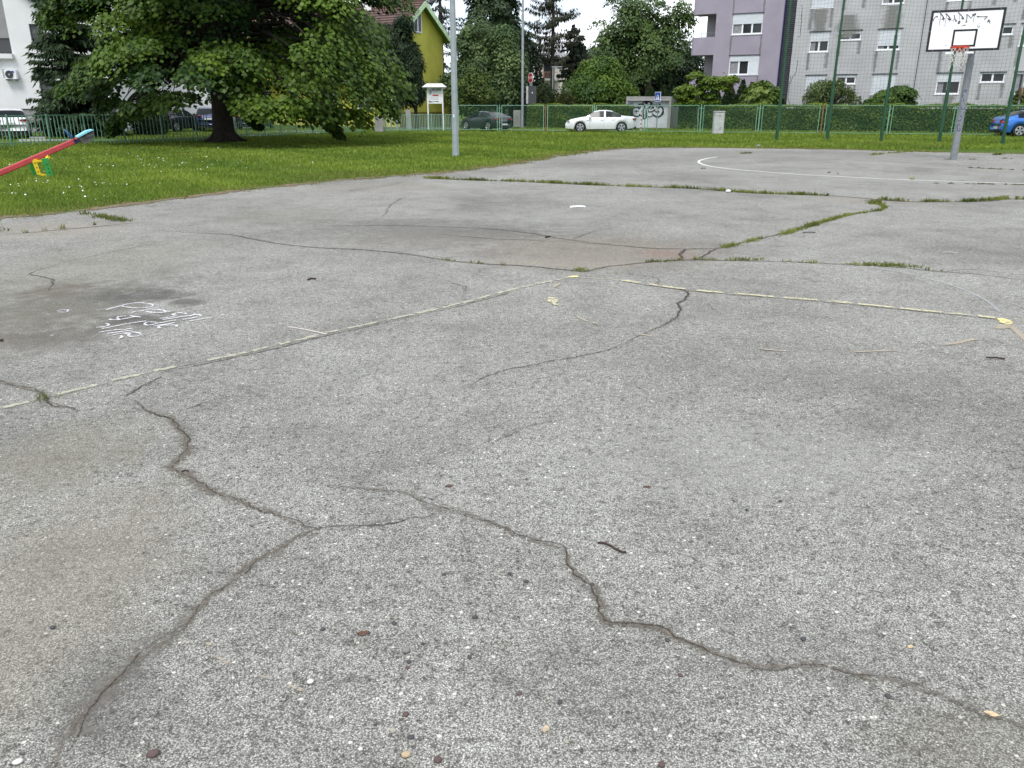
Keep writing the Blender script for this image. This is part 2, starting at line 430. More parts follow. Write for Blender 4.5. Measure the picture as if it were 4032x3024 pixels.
    # dirt stains with a shape of their own: px, py, rx, ry (pixels), colour, strength, raggedness
    def stain(px, py, rpx, rpy, colr, k, rag=1.0, rot=0.0):
        nonlocal c
        p = G(px, py); a = G(px + rpx, py); q = G(px, py - rpy); q2 = G(px, py + rpy)
        rx = (a - p).length; ry = (q - q2).length / 2
        mpn = n.nodes.new('ShaderNodeMapping'); mpn.vector_type = 'TEXTURE'
        mpn.inputs['Location'].default_value = p; mpn.inputs['Rotation'].default_value = (0, 0, rot)
        mpn.inputs['Scale'].default_value = (rx, ry, 1)
        lk(ob, mpn.inputs['Vector'])
        ln = n.nodes.new('ShaderNodeVectorMath'); ln.operation = 'LENGTH'; lk(mpn.outputs['Vector'], ln.inputs[0])
        f = mth('SUBTRACT', 1.0, ln.outputs['Value'])
        f = mth('ADD', f, mth('MULTIPLY', mth('SUBTRACT', rag_n, 0.5), 2.2 * rag))
        f = mth('MULTIPLY', mth('MULTIPLY', mth('MULTIPLY', f, 1.6, True), grn), k)
        c = mixc(f, c, mixc(0.72, c, colr))
    rag_n = noise(6.0, 8, 0.75)
    grn = mth('ADD', mth('MULTIPLY', s1.outputs[2], 0.75), 0.62, True)
    brown, dark, olive, tan = (0.155, 0.125, 0.095), (0.075, 0.072, 0.066), (0.145, 0.135, 0.10), (0.26, 0.225, 0.175)
    stain(300, 1195, 390, 105, (0.055, 0.051, 0.045), 0.9, 1.7)
    stain(330, 1060, 520, 190, olive, 0.5, 0.9)
    stain(230, 1145, 150, 40, (0.10, 0.08, 0.065), 0.85, 1.0)
    stain(150, 1290, 420, 130, olive, 0.45, 1.0)
    stain(560, 1262, 190, 38, (0.045, 0.043, 0.04), 1.0, 1.0)
    stain(740, 1187, 100, 20, (0.045, 0.043, 0.04), 1.0, 0.9)
    stain(560, 1165, 260, 28, (0.05, 0.047, 0.042), 0.9, 1.1)
    stain(180, 1330, 330, 60, (0.07, 0.06, 0.05), 0.8, 1.2)
    stain(2350, 985, 640, 85, brown, 0.75, 0.9)
    stain(1700, 935, 700, 60, (0.12, 0.105, 0.085), 0.6, 1.1)
    stain(2250, 1035, 420, 28, tan, 0.45, 0.7)
    stain(2620, 1000, 140, 26, (0.19, 0.12, 0.095), 0.7, 0.8)
    stain(1750, 900, 620, 55, dark, 0.60, 1.1)
    stain(1150, 850, 420, 40, olive, 0.45, 1.1)
    stain(3150, 610, 700, 22, dark, 0.30, 1.2)
    stain(2350, 640, 380, 22, dark, 0.5, 1.2)
    stain(1500, 735, 430, 18, (0.21, 0.185, 0.15), 0.55, 0.9)
    stain(150, 2350, 600, 600, (0.18, 0.158, 0.12), 0.62, 0.7)
    stain(160, 1850, 420, 200, (0.16, 0.145, 0.11), 0.5, 1.0)
    stain(330, 1740, 380, 140, olive, 0.35, 1.1)
    stain(420, 2720, 260, 250, dark, 0.62, 0.9, 0.5)
    stain(3150, 2560, 500, 180, dark, 0.28, 1.1)
    stain(2400, 2650, 560, 260, dark, 0.30, 1.2)
    stain(3000, 1800, 900, 200, (0.30, 0.30, 0.29), 0.35, 1.1)
    stain(3300, 1480, 650, 60, dark, 0.25, 1.2)
    stain(1500, 1750, 420, 120, dark, 0.28, 1.2)
    stain(3430, 790, 260, 16, (0.22, 0.18, 0.15), 0.5, 0.8)
    stain(180, 905, 420, 40, (0.25, 0.215, 0.17), 0.5, 0.9)
    stain(3850, 2950, 500, 240, olive, 0.35, 1.0)
    c = mixc(1.0, c, (1.185, 1.175, 1.125), 'MULTIPLY')
    lk(c, b.inputs['Base Color'])
    b.inputs['Roughness'].default_value = 0.88; b.inputs['Specular IOR Level'].default_value = 0.28
    h = mth('SUBTRACT', mth('MULTIPLY', s1.outputs[1], 0.5), v1.outputs['Distance'])
    bp = n.nodes.new('ShaderNodeBump'); bp.inputs['Strength'].default_value = 0.55; bp.inputs['Distance'].default_value = 0.006
    lk(h, bp.inputs['Height']); lk(bp.outputs['Normal'], b.inputs['Normal'])
    return m

# the ground sheet reaches the horizon
g = MB(); g.add([(-400, -60, 0), (400, -60, 0), (400, 700, 0), (-400, 700, 0)], [[0, 1, 2, 3]])
ground = g.build('lawn', lawn_mat(), loc=(0, 0, -0.03))
for v in ground.data.vertices: v.co.z = 0
tag(ground, kind='structure')

UX = Vector((0.874, -0.486, 0)); UN = Vector((0.486, 0.874, 0))      # along / away axes of the court and the flats
EDGE_L = Dl([(-330, 512), (0, 471), (150, 458), (300, 440), (450, 420), (560, 407), (700, 392), (830, 382), (910, 377), (1010, 367), (1110, 354),
             (1200, 338), (1280, 327), (1330, 322), (1400, 319), (1480, 318.5)])
EDGE_F = Dl([(1600, 320), (1700, 321), (1800, 322.5), (1900, 325), (2000, 328), (2100, 330), (2212, 332.5)])
last = EDGE_F[-1]
edge = EDGE_L + EDGE_F + [last + UX * 8, last + UX * 22]
def wiggle(pts, step, amp, seed=1):
    r = random.Random(seed); outp = []
    for i in range(len(pts) - 1):
        a, b_ = pts[i], pts[i + 1]; k = max(1, int((b_ - a).length / step))
        for j in range(k):
            p = a.lerp(b_, j / k)
            d = (b_ - a).normalized(); nn = Vector((-d.y, d.x, 0))
            outp.append(p + nn * r.gauss(0, amp))
    outp.append(pts[-1]); return outp
edge_w = wiggle(edge, 0.35, 0.03, 3)
first = edge[0]
poly = edge_w + [Vector((32, -8, 0)), Vector((first.x - 4, -8, 0)), Vector((first.x - 4, first.y - 3, 0))]
c = MB(); c.add([(p.x, p.y, 0) for p in poly], [list(range(len(poly)))[::-1]])
M['asphalt'] = asphalt_mat()
court = c.build('court', M['asphalt'], loc=(0, 0, 0))
if court.data.polygons[0].normal.z < 0: court.data.flip_normals()
tag(court, kind='structure')

# ---------- flat ribbons on the court: cracks, paint, chalk
def smooth_path(pts, step):
    pts = [Vector(p) for p in pts]
    if len(pts) < 3: 
        k = max(1, int((pts[-1] - pts[0]).length / step)); return [pts[0].lerp(pts[-1], i / k) for i in range(k + 1)]
    o = []
    for i in range(len(pts) - 1):
        p0, p1, p2, p3 = pts[max(i - 1, 0)], pts[i], pts[i + 1], pts[min(i + 2, len(pts) - 1)]
        k = max(1, int((p2 - p1).length / step))
        for j in range(k):
            t = j / k; t2, t3 = t * t, t * t * t
            o.append(0.5 * ((2 * p1) + (p2 - p0) * t + (2 * p0 - 5 * p1 + 4 * p2 - p3) * t2 + (3 * p1 - p0 - 3 * p2 + p3) * t3))
    o.append(pts[-1]); return o
def ribbon(name, path, w, m, parent=court, z=0.004, jit=0.0, seed=0, wj=0.0, nrm=None, label=None, kind=None, taper=False):
    """path already dense; w scalar or list; lies on the plane with normal nrm"""
    r = random.Random(seed); nv = nrm or Vector((0, 0, 1)); k = len(path)
    V, UV = [], []; ln = 0; ph = [r.uniform(0, 6.28) for _ in range(4)]
    for i, p in enumerate(path):
        t = (path[min(i + 1, k - 1)] - path[max(i - 1, 0)]).normalized(); s = nv.cross(t).normalized()
        if i: ln += (path[i] - path[i - 1]).length
        off = jit * (0.6 * math.sin(ln * 9 + ph[0]) + 0.5 * math.sin(ln * 23 + ph[1]) + r.uniform(-.6, .6))
        ww = (w[i] if isinstance(w, (list, tuple)) else w) * (1 + wj * (0.6 * math.sin(ln * 3.1 + ph[2]) + r.uniform(-.5, .5)))
        if taper: ww *= min(1, 0.25 + 4 * min(i, k - 1 - i) / k)
        c0 = p + s * off + nv * z
        V += [c0 - s * ww / 2, c0 + s * ww / 2]; UV += [(ln, 0), (ln, 1)]
    F = np.array([[2 * i, 2 * i + 2, 2 * i + 3, 2 * i + 1] for i in range(k - 1)])
    base = wloc(parent) if parent is not None else Vector((0, 0, 0))
    me = np_mesh(name, np.array([tuple(v - base) for v in V]), F, (m,), uv=UV)
    o = link(name, me, parent)
    if label: o['label'] = label
    if kind: o['kind'] = kind
    return o
M['dirt'] = ragged_mat('crack_dirt', (0.075, 0.062, 0.046), (0.23, 0.20, 0.155), 62, 0.85, 0.68, 0.5)
M['dirt_soft'] = ragged_mat('washed_dirt', (0.11, 0.102, 0.088), (0.27, 0.25, 0.215), 14, 0.72, 0.5, 0.8)
M['crackline'] = ragged_mat('crack_gap', (0.022, 0.019, 0.016), (0.085, 0.072, 0.058), 75, 0.62, 0.9, 0.3)
M['hair'] = ragged_mat('hair_crack', (0.04, 0.037, 0.033), (0.09, 0.085, 0.075), 14, 0.62, 0.85, 0.3)
M['soil'] = ragged_mat('bare_soil', (0.11, 0.078, 0.052), (0.24, 0.185, 0.125), 5, 0.5, 0.95, 0.3)
M['line_white'] = ragged_mat('white_court_paint', (0.66, 0.66, 0.64), (0.80, 0.80, 0.79), 20, 0.15, 0.97, 0.15, 0.7, 120, 0.3)
M['line_faint'] = ragged_mat('faded_court_paint', (0.36, 0.36, 0.35), (0.46, 0.46, 0.45), 7, 0.5, 0.55, 0.4, 0.8, 120, 0.5, 0.45, 6)
M['line_yellow'] = ragged_mat('old_yellow_paint', (0.40, 0.37, 0.24), (0.66, 0.60, 0.40), 16, 0.32, 0.95, 0.2, 0.8, 120, 0.5, 0.80, 22)
M['line_yellow_f'] = ragged_mat('worn_yellow_paint', (0.36, 0.345, 0.27), (0.56, 0.53, 0.41), 24, 0.6, 0.75, 0.4, 0.8, 120, 0.6, 0.50, 18)
M['line_yellow_u'] = ragged_mat('ghost_yellow_paint', (0.28, 0.27, 0.22), (0.38, 0.365, 0.30), 20, 0.6, 0.4, 0.5, 0.85, 120, 0.6, 0.45, 14)
M['yellow_fresh'] = ragged_mat('yellow_paint_patch', (0.62, 0.53, 0.22), (0.80, 0.70, 0.33), 18, 0.4, 0.95, 0.2, 0.8, 120, 0.4, 0.8, 20)
M['line_tan'] = ragged_mat('worn_tan_paint', (0.34, 0.285, 0.21), (0.50, 0.43, 0.32), 14, 0.45, 0.7, 0.4, 0.8, 120, 0.6, 0.48, 16)
M['chalk'] = ragged_mat('white_chalk', (0.62, 0.60, 0.61), (0.82, 0.79, 0.81), 60, 0.5, 0.95, 0.5, 0.9, 160, 0.6, 0.74, 70)
M['chalk_smudge'] = ragged_mat('chalk_smudge', (0.36, 0.33, 0.31), (0.46, 0.43, 0.40), 8, 0.6, 0.55, 0.7)
M['chalk_pink'] = ragged_mat('pink_chalk', (0.52, 0.44, 0.40), (0.66, 0.58, 0.54), 45, 0.3, 0.85, 0.3, 0.9, 160, 0.6, 0.6, 60)

def crack(pts, wd, wc, seed, soft=0.0, hair=False):
    path = smooth_path(Dl(pts), 0.022)
    if soft: ribbon('crack_dirt', path, soft, M['dirt_soft'], z=0.002, jit=0.02, seed=seed + 100, wj=0.5, taper=True)
    if wd: ribbon('crack_dirt', path, wd, M['dirt'], z=0.003, jit=0.011, seed=seed, wj=0.75, taper=True)
    if wc: ribbon('crack', path, wc, M['hair'] if hair else M['crackline'], z=0.004, jit=0.013, seed=seed + 50, wj=0.8, taper=True)
    return path
K1 = [(290, 866), (310, 885), (345, 896), (370, 905), (385, 925), (400, 945), (402, 975), (385, 995), (372, 1012), (395, 1020), (430, 1045), (455, 1062), (500, 1078), (560, 1098), (610, 1115), (660, 1135), (690, 1142)]
crack(K1, 0.075, 0.010, 1, 0.085)
crack([(350, 812), (305, 835), (268, 857)], 0.04, 0.016, 2)
crack([(690, 1142), (640, 1160), (600, 1185), (550, 1215), (500, 1258), (450, 1292), (400, 1347), (350, 1387), (290, 1432), (230, 1492), (185, 1547), (150, 1600), (105, 1665)], 0.055, 0.007, 3, 0.10)
ribbon('washed_dirt', smooth_path(Dl([(400, 1347), (320, 1405), (255, 1465), (205, 1525), (165, 1590)]), 0.03), [0.05 + 0.13 * math.sin(math.pi * min(1, i / 26)) for i in range(200)], M['dirt_soft'], z=0.0025, jit=0.03, seed=9, wj=0.4)
crack([(700, 1052), (760, 1055), (850, 1062), (900, 1075), (950, 1095), (1010, 1112), (1060, 1130), (1110, 1155), (1160, 1168), (1220, 1185), (1225, 1205), (1250, 1240), (1280, 1275), (1295, 1310), (1305, 1340), (1350, 1350), (1420, 1358), (1460, 1375), (1520, 1400), (1580, 1428), (1650, 1443), (1750, 1440), (1800, 1450), (1850, 1462), (1920, 1465), (1980, 1485), (2050, 1510), (2100, 1530), (2150, 1548), (2240, 1578), (2420, 1645), (2560, 1680)], 0.040, 0.007, 4, 0.06)
crack([(690, 1142), (760, 1140), (850, 1130), (930, 1113)], 0, 0.008, 5, 0.03, True)
crack([(1310, 588), (1400, 597), (1425, 604), (1420, 614), (1450, 622), (1485, 630), (1483, 645), (1465, 655), (1470, 672), (1455, 690), (1400, 718), (1340, 745)], 0.035, 0.016, 6)
crack([(1340, 745), (1280, 765), (1200, 780), (1090, 800), (1040, 822), (985, 845)], 0, 0.010, 7, 0.03, True)
K6 = [(330, 498), (420, 503), (500, 508), (590, 525), (680, 535), (780, 540), (870, 548), (960, 562), (1040, 570), (1130, 575), (1240, 585), (1265, 587), (1310, 577), (1400, 567), (1470, 562), (1560, 563), (1700, 566), (1830, 572), (1930, 577), (2030, 588), (2100, 592), (2250, 611)]
crack(K6, 0.06, 0.028, 8)
K7 = [(540, 481), (700, 488), (830, 487), (930, 490), (1030, 493), (1130, 502), (1180, 510), (1240, 520), (1330, 530), (1420, 537), (1550, 537), (1600, 525), (1660, 512), (1740, 490), (1830, 465), (1898, 455), (1910, 447), (1886, 436)]
crack(K7, 0.06, 0.024, 10)
crack([(930, 505), (1050, 515), (1180, 521), (1330, 530)], 0, 0.02, 11, 0.04, True)
crack([(1475, 560), (1470, 550), (1480, 539)], 0.12, 0.03, 12)
crack([(1505, 561), (1525, 550), (1548, 538)], 0.03, 0.03, 13)
K8 = [(905, 383), (1000, 389), (1130, 393), (1280, 400), (1420, 405), (1500, 408), (1620, 417), (1790, 423), (1880, 430), (1960, 436), (2080, 436), (2140, 435), (2180, 430), (2260, 431)]
crack(K8, 0.16, 0.06, 14)
crack([(0, 508), (60, 503), (150, 495), (250, 486), (330, 477)], 0.05, 0.025, 15)
crack([(825, 470), (835, 458), (842, 445), (870, 428), (890, 420)], 0, 0.02, 16, 0.04, True)
crack([(105, 630), (112, 604), (66, 592), (110, 576), (160, 563), (240, 545), (330, 527)], 0.03, 0.012, 17, 0, True)
crack([(-20, 820), (50, 838), (90, 850), (108, 872), (150, 880), (165, 890)], 0.045, 0.012, 18, 0.09)
crack([(500, 855), (400, 885)], 0, 0.006, 19, 0, True)
crack([(1180, 912), (1120, 930), (1065, 955)], 0, 0.007, 20, 0.03, True)
crack([(690, 488), (600, 500), (540, 512)], 0, 0.012, 21, 0.03, True)
crack([(1235, 520), (1262, 507), (1300, 497)], 0, 0.014, 22, 0, True)
crack([(2212, 605), (2100, 592), (1990, 581)], 0, 0.018, 23)
crack([(2030, 588), (2100, 583), (2180, 592), (2240, 600)], 0, 0.012, 24, 0, True)
crack([(1000, 640), (1003, 620), (960, 607)], 0, 0.008, 25, 0.03, True)
crack([(730, 415), (790, 408), (850, 398), (880, 392)], 0, 0.03, 26, 0, True)

# painted court markings
def seg_path(pts, step=0.05): return smooth_path(Dl(pts), step)
arc3 = [(1549, 339), (1530, 342), (1514, 346), (1509, 350), (1515, 354), (1530, 358.5), (1560, 363), (1620, 369), (1720, 376.5), (1820, 382), (1920, 387), (2030, 391), (2130, 394.5), (2260, 398)]
ribbon('painted_arc', smooth_path(Dl(arc3), 0.1), 0.075, M['line_white'], z=0.004, label='bright white three point arc painted on the far half of the court')
rl = random.Random(5)
def broken_line(pts, w, m, lo, hi, gap, seed, name='painted_dash', z=0.005):
    path = smooth_path(Dl(pts), 0.02); r = random.Random(seed); i = 0
    while i < len(path) - 6:
        k = int(r.uniform(lo, hi) / 0.02); j = min(i + k, len(path) - 1)
        if j - i > 4: ribbon(name, path[i:j], w * r.uniform(.85, 1.1), m, z=z, seed=seed + i, jit=0.003)
        i = j + max(1, int(r.uniform(0.4, 1.6) * gap / 0.02))
Y1 = [(-30, 890), (40, 874), (110, 857), (250, 822), (350, 799), (500, 769), (650, 734), (705, 720), (850, 689), (1000, 655), (1100, 628), (1240, 597)]
broken_line(Y1, 0.08, M['line_yellow_f'], 0.07, 0.28, 0.05, 31)
ribbon('painted_line', smooth_path(Dl(Y1), 0.03), 0.07, M['line_yellow_u'], z=0.0045, jit=0.003, seed=77, wj=0.3)
ribbon('crack', smooth_path(Dl([(345, 806), (500, 775), (650, 740), (705, 726), (850, 694), (1000, 660), (1100, 633)]), 0.03), 0.014, M['crackline'], z=0.004, jit=0.004, seed=33, wj=0.6)
Y2 = [(1345, 606), (1480, 625), (1650, 640), (1800, 652), (1950, 667), (2100, 682), (2158, 688)]
broken_line(Y2, 0.075, M['line_yellow'], 0.12, 0.36, 0.055, 35)
ribbon('crack', smooth_path(Dl([(1345, 608.5), (1480, 627.5), (1650, 642.5), (1800, 655), (1950, 670), (2100, 685), (2160, 691)]), 0.03), 0.016, M['crackline'], z=0.004, jit=0.004, seed=36, wj=0.6)
ribbon('painted_line', seg_path([(2163, 690), (2190, 712), (2240, 757)]), 0.075, M['line_tan'], z=0.005)
ribbon('painted_line', seg_path([(1270, 601), (1345, 606)]), 0.05, M['line_yellow_f'], z=0.005)
def patch(pts, m, z=0.006, name='paint_patch', wid=1.0):
    a, b_ = D(*pts[0]), D(*pts[1])
    k = max(3, int((b_ - a).length / 0.02)); path = [a.lerp(b_, i / k) for i in range(k + 1)]
    ribbon(name, path, pts[2], m, z=z, wj=0.4, seed=int(pts[0][0]), taper=True)
patch(((1228, 599), (1252, 598), 0.11), M['yellow_fresh'])
patch(((2160, 689), (2180, 702), 0.12), M['yellow_fresh'], 0.008)
patch(((2155, 712), (2180, 700), 0.16), M['line_tan'], 0.0065)
patch(((1187, 643), (1198, 655), 0.10), M['line_yellow']); patch(((1193, 655), (1206, 660), 0.06), M['line_yellow'])
patch(((1195, 622), (1210, 612), 0.07), M['line_tan'])
patch(((1246, 686), (1272, 697), 0.06), M['line_tan']); patch(((1275, 697), (1294, 701), 0.05), M['line_tan'])
patch(((2040, 747), (2112, 733), 0.075), M['line_tan']); patch(((1835, 762), (1940, 758), 0.05), M['line_tan'])
patch(((1640, 755), (1700, 760), 0.05), M['line_tan']); patch(((1370, 722), (1420, 729), 0.04), M['line_tan'])
for x, y, l in ((445, 1392, 12), (465, 1422, 22), (480, 1430, 16), (560, 1462, 16), (620, 1482, 26), (640, 1490, 14), (845, 1580, 10), (1175, 1577, 12), (1220, 1605, 8), (400, 1388, 10), (1090, 1385, 12), (1065, 1398, 10)):
    patch(((x, y), (x + l, y + l * .35), 0.016), M['line_tan'], name='paint_fleck')
ribbon('painted_line', seg_path([(350, 517), (520, 488), (590, 476), (705, 464), (760, 456)]), 0.05, M['line_faint'], z=0.004)
ribbon('painted_line', seg_path([(860, 440), (905, 432), (1030, 415), (1200, 400)]), 0.05, M['line_faint'], z=0.004)
ribbon('painted_arc', smooth_path(Dl([(1730, 470), (1680, 461), (1652, 452), (1640, 444), (1648, 436), (1665, 430)]), 0.05), 0.055, M['line_faint'], z=0.004)
ribbon('painted_arc', smooth_path(Dl([(1900, 474), (2000, 480), (2080, 481), (2150, 475), (2190, 466), (2195, 459), (2175, 450)]), 0.05), 0.05, M['line_faint'], z=0.004)
ribbon('painted_arc', smooth_path(Dl([(1810, 572), (1930, 586), (2010, 604), (2080, 626), (2130, 650), (2160, 675)]), 0.04), 0.055, M['line_faint'], z=0.004)
ribbon('painted_line', seg_path([(1812, 346), (1822, 355), (1826, 361)]), 0.07, M['line_yellow_f'], z=0.004)
ribbon('painted_line', seg_path([(1990, 375), (2060, 377), (2150, 381)]), 0.05, M['line_faint'], z=0.006)
ribbon('painted_line', seg_path([(930, 377), (955, 374)]), 0.09, M['line_faint'], z=0.004)
ribbon('painted_line', seg_path([(1630, 583 - 160), (1560, 420)]), 0.05, M['line_faint'], z=0.004)
ribbon('chalk_stroke', seg_path([(623, 707), (660, 713), (705, 723)], 0.02), 0.028, M['chalk_pink'], z=0.005, label='pale pink chalk stroke crossing the old yellow line')
# chalk writing, traced stroke by stroke
ZX, ZY, ZS = 380.0, 1170.0, 480.0 / 1270.0
strokes = [
    [(105, 135), (180, 113), (260, 95), (330, 75), (420, 64), (500, 68), (560, 75), (590, 92), (560, 108), (470, 117), (410, 118), (330, 110), (262, 102)],
    [(680, 96), (600, 115), (530, 130), (470, 148), (400, 155), (375, 167)],
    [(520, 150), (560, 162), (640, 167), (715, 160), (690, 142), (610, 133), (545, 135)],
    [(715, 160), (770, 156)],
    [(130, 236), (175, 242), (240, 240), (310, 228), (380, 215), (430, 205)],
    [(240, 240), (215, 220), (250, 206), (320, 202)], [(350, 200), (400, 208), (470, 215)],
    [(655, 228), (740, 218), (820, 208)], [(835, 198), (795, 188), (830, 174), (880, 170), (940, 183)],
    [(690, 240), (800, 225), (900, 207), (970, 200), (1040, 186), (1100, 200)], [(1040, 186), (970, 205)],
    [(895, 240), (980, 228), (1060, 212)], [(965, 256), (1080, 237), (1200, 217)],
    [(0, 322), (70, 317), (115, 306), (130, 292), (100, 280)], [(55, 336), (150, 318), (260, 296), (360, 278), (520, 255)],
    [(640, 275), (570, 265), (510, 275), (505, 292), (540, 300), (620, 285), (740, 260), (830, 245)],
    [(590, 308), (680, 296), (815, 275)], [(640, 320), (690, 303), (780, 298), (835, 302), (840, 315)], [(640, 320), (670, 328)],
    [(25, 375), (110, 362), (220, 348), (300, 345), (370, 332)], [(110, 388), (220, 372), (380, 352)], [(165, 402), (280, 384), (380, 372), (465, 388)],
    [(330, 405), (360, 418), (430, 412), (465, 398)], [(225, 440), (265, 430), (255, 410)], [(300, 388), (350, 395), (330, 405)],
]
for i, s_ in enumerate(strokes):
    pth = smooth_path([G(ZX + x * ZS, ZY + y * ZS) for x, y in s_], 0.012)
    ribbon('chalk_stroke', pth, 0.034, M['chalk'], z=0.005 + 0.0001 * i, seed=i, wj=0.25)
for s_ in ([(225, 1227), (248, 1221), (268, 1222), (285, 1222)], [(228, 1230), (255, 1231), (270, 1225), (250, 1222)], [(195, 1324), (214, 1321)], [(868, 1243), (885, 1240)]):
    ribbon('chalk_stroke', smooth_path([G(*p) for p in s_], 0.012), 0.022, M['chalk'], z=0.005, seed=3)
ribbon('chalk_smudge', [G(555 + 12 * i, 1228 + 2.6 * i) for i in range(8)], [0.05, 0.12, 0.17, 0.19, 0.19, 0.16, 0.12, 0.05], M['chalk_smudge'], z=0.0035)

# bare soil between grass and asphalt
ribbon('soil_strip', wiggle(edge, 0.25, 0.05, 8), 0.42, M['soil'], z=0.006, wj=0.9, jit=0.09, seed=4)

# ---------- road, path and parking ground behind the fences
M['path'] = mat('pale_path_concrete', (0.36, 0.35, 0.33), 0.95, 0, 0.1, 2, 0.2, 30)
M['road'] = mat('grey_road_asphalt', (0.12, 0.12, 0.118), 0.9, 0, 0.12, 2, 0.3, 60)
def sheet(name, pts, m, z):
    b_ = MB(); b_.add([(p.x, p.y, 0) for p in pts], [list(range(len(pts)))])
    o = b_.build(name, m, loc=(0, 0, z))
    for v in o.data.vertices: v.co.z = 0
    if o.data.polygons[0].normal.z < 0: o.data.flip_normals()
    return tag(o, kind='structure')
sheet('road', [G(1560, 511), G(2500, 521), G(3560, 527), G(3560, 527) + UX * 30, G(3560, 527) + UX * 30 + UN * 5.5, ground_at(2700, 53.5), ground_at(2200, 57), ground_at(1500, 62)], M['road'], -0.020)
sheet('path', [G(-300, 572), G(300, 557), G(600, 549), G(1000, 536), G(1160, 530), G(1300, 522), G(1300, 516), G(1160, 520), G(1000, 529), G(600, 543), G(300, 550), G(-300, 562)], M['path'], -0.016)
sheet('forecourt', [G(960, 535), G(1180, 529), G(1320, 520), G(1320, 508), G(1080, 513), G(1040, 520)], M['path'], -0.012)
sheet('parking_ground', [G(-400, 560), G(260, 547), G(250, 540), G(620, 507), G(1050, 500), G(1050, 484), G(-400, 500)], M['road'], -0.020)
# ================================================================== VEGETATION
def unit(a): return a / np.maximum(np.linalg.norm(a, axis=-1, keepdims=True), 1e-9)
def leaf_quads(Pb, A, Nn, Ln, Wd, fold=0.12):
    """diamond leaves: base Pb, axis A, normal Nn, length Ln, width Wd"""
    A = unit(A); Sd = unit(np.cross(A, Nn)); Nn = np.cross(Sd, A)
    Ln = Ln[:, None]; Wd = Wd[:, None]
    m = Pb + A * Ln * 0.45
    v = np.stack([Pb, m + Sd * Wd * .5 - Nn * Wd * fold, Pb + A * Ln, m - Sd * Wd * .5 - Nn * Wd * fold], 1)
    n = len(Pb); F = np.arange(4 * n).reshape(n, 4)
    return v.reshape(-1, 3), F
def rep4(t): return np.repeat(t, 4, axis=0)

def pad_leaves(r, C, Rp, O, per, Ln, dark, light, droop=0.55, tvar=0.25, pick=None, flat=0.55, aspect=0.75):
    """leaf pads: drooping domes of leaves. C centres, Rp radii, O outward unit vectors."""
    n = len(C)
    idx = np.repeat(np.arange(n), per)
    m = len(idx)
    rr = np.sqrt(r.random(m)) ; ph = r.random(m) * 2 * np.pi
    up = np.array([0, 0, 1.0])
    ax = unit(O * (1 - flat) + up * flat)
    tmp = np.where(np.abs(ax[:, 2:3]) < .95, up[None], np.array([[1.0, 0, 0]]))
    e1 = unit(np.cross(tmp, ax)); e2 = np.cross(ax, e1)
    c, s = np.cos(ph)[:, None], np.sin(ph)[:, None]
    rad = e1[idx] * c + e2[idx] * s
    R_ = Rp[idx][:, None]
    p = C[idx] + rad * rr[:, None] * R_ - ax[idx] * (rr[:, None] ** 2) * R_ * droop + r.normal(0, 1, (m, 3)) * R_ * 0.13
    A = unit(rad * 0.8 + O[idx] * 0.35 + np.array([0, 0, -1.0]) * (0.45 + r.random((m, 1)) * 0.8) + r.normal(0, .25, (m, 3)))
    Nn = unit(ax[idx] * 1.0 + rad * 0.5 * rr[:, None] + r.normal(0, .35, (m, 3)))
    L_ = Ln * (0.7 + 0.6 * r.random(m))
    k = r.random(n) if pick is None else pick
    t = np.clip(k[idx] + r.normal(0, tvar * .5, m), 0, 1)[:, None]
    tint = np.array(dark)[None] * (1 - t) + np.array(light)[None] * t
    V, F = leaf_quads(p, A, Nn, L_, L_ * aspect)
    return V, F, rep4(tint)
def join(parts):
    Vs, Fs, Ts, b = [], [], [], 0
    for V, F, T in parts:
        Vs.append(V); Fs.append(F + b); Ts.append(T); b += len(V)
    return np.concatenate(Vs), np.concatenate(Fs), np.concatenate(Ts)

def limb(mb, p, q, r0, r1, bend=0.15, rs=None, n=7, seg=5):
    rs = rs or random
    p, q = Vector(p), Vector(q); ln = (q - p).length
    pts = []
    o = Vector((rs.uniform(-1, 1), rs.uniform(-1, 1), rs.uniform(-.3, .6))) * ln * bend
    for i in range(seg + 1):
        t = i / seg
        pts.append(p.lerp(q, t) + o * math.sin(math.pi * t))
    mb.tube(pts, [r0 + (r1 - r0) * i / seg for i in range(seg + 1)], n)
    return pts

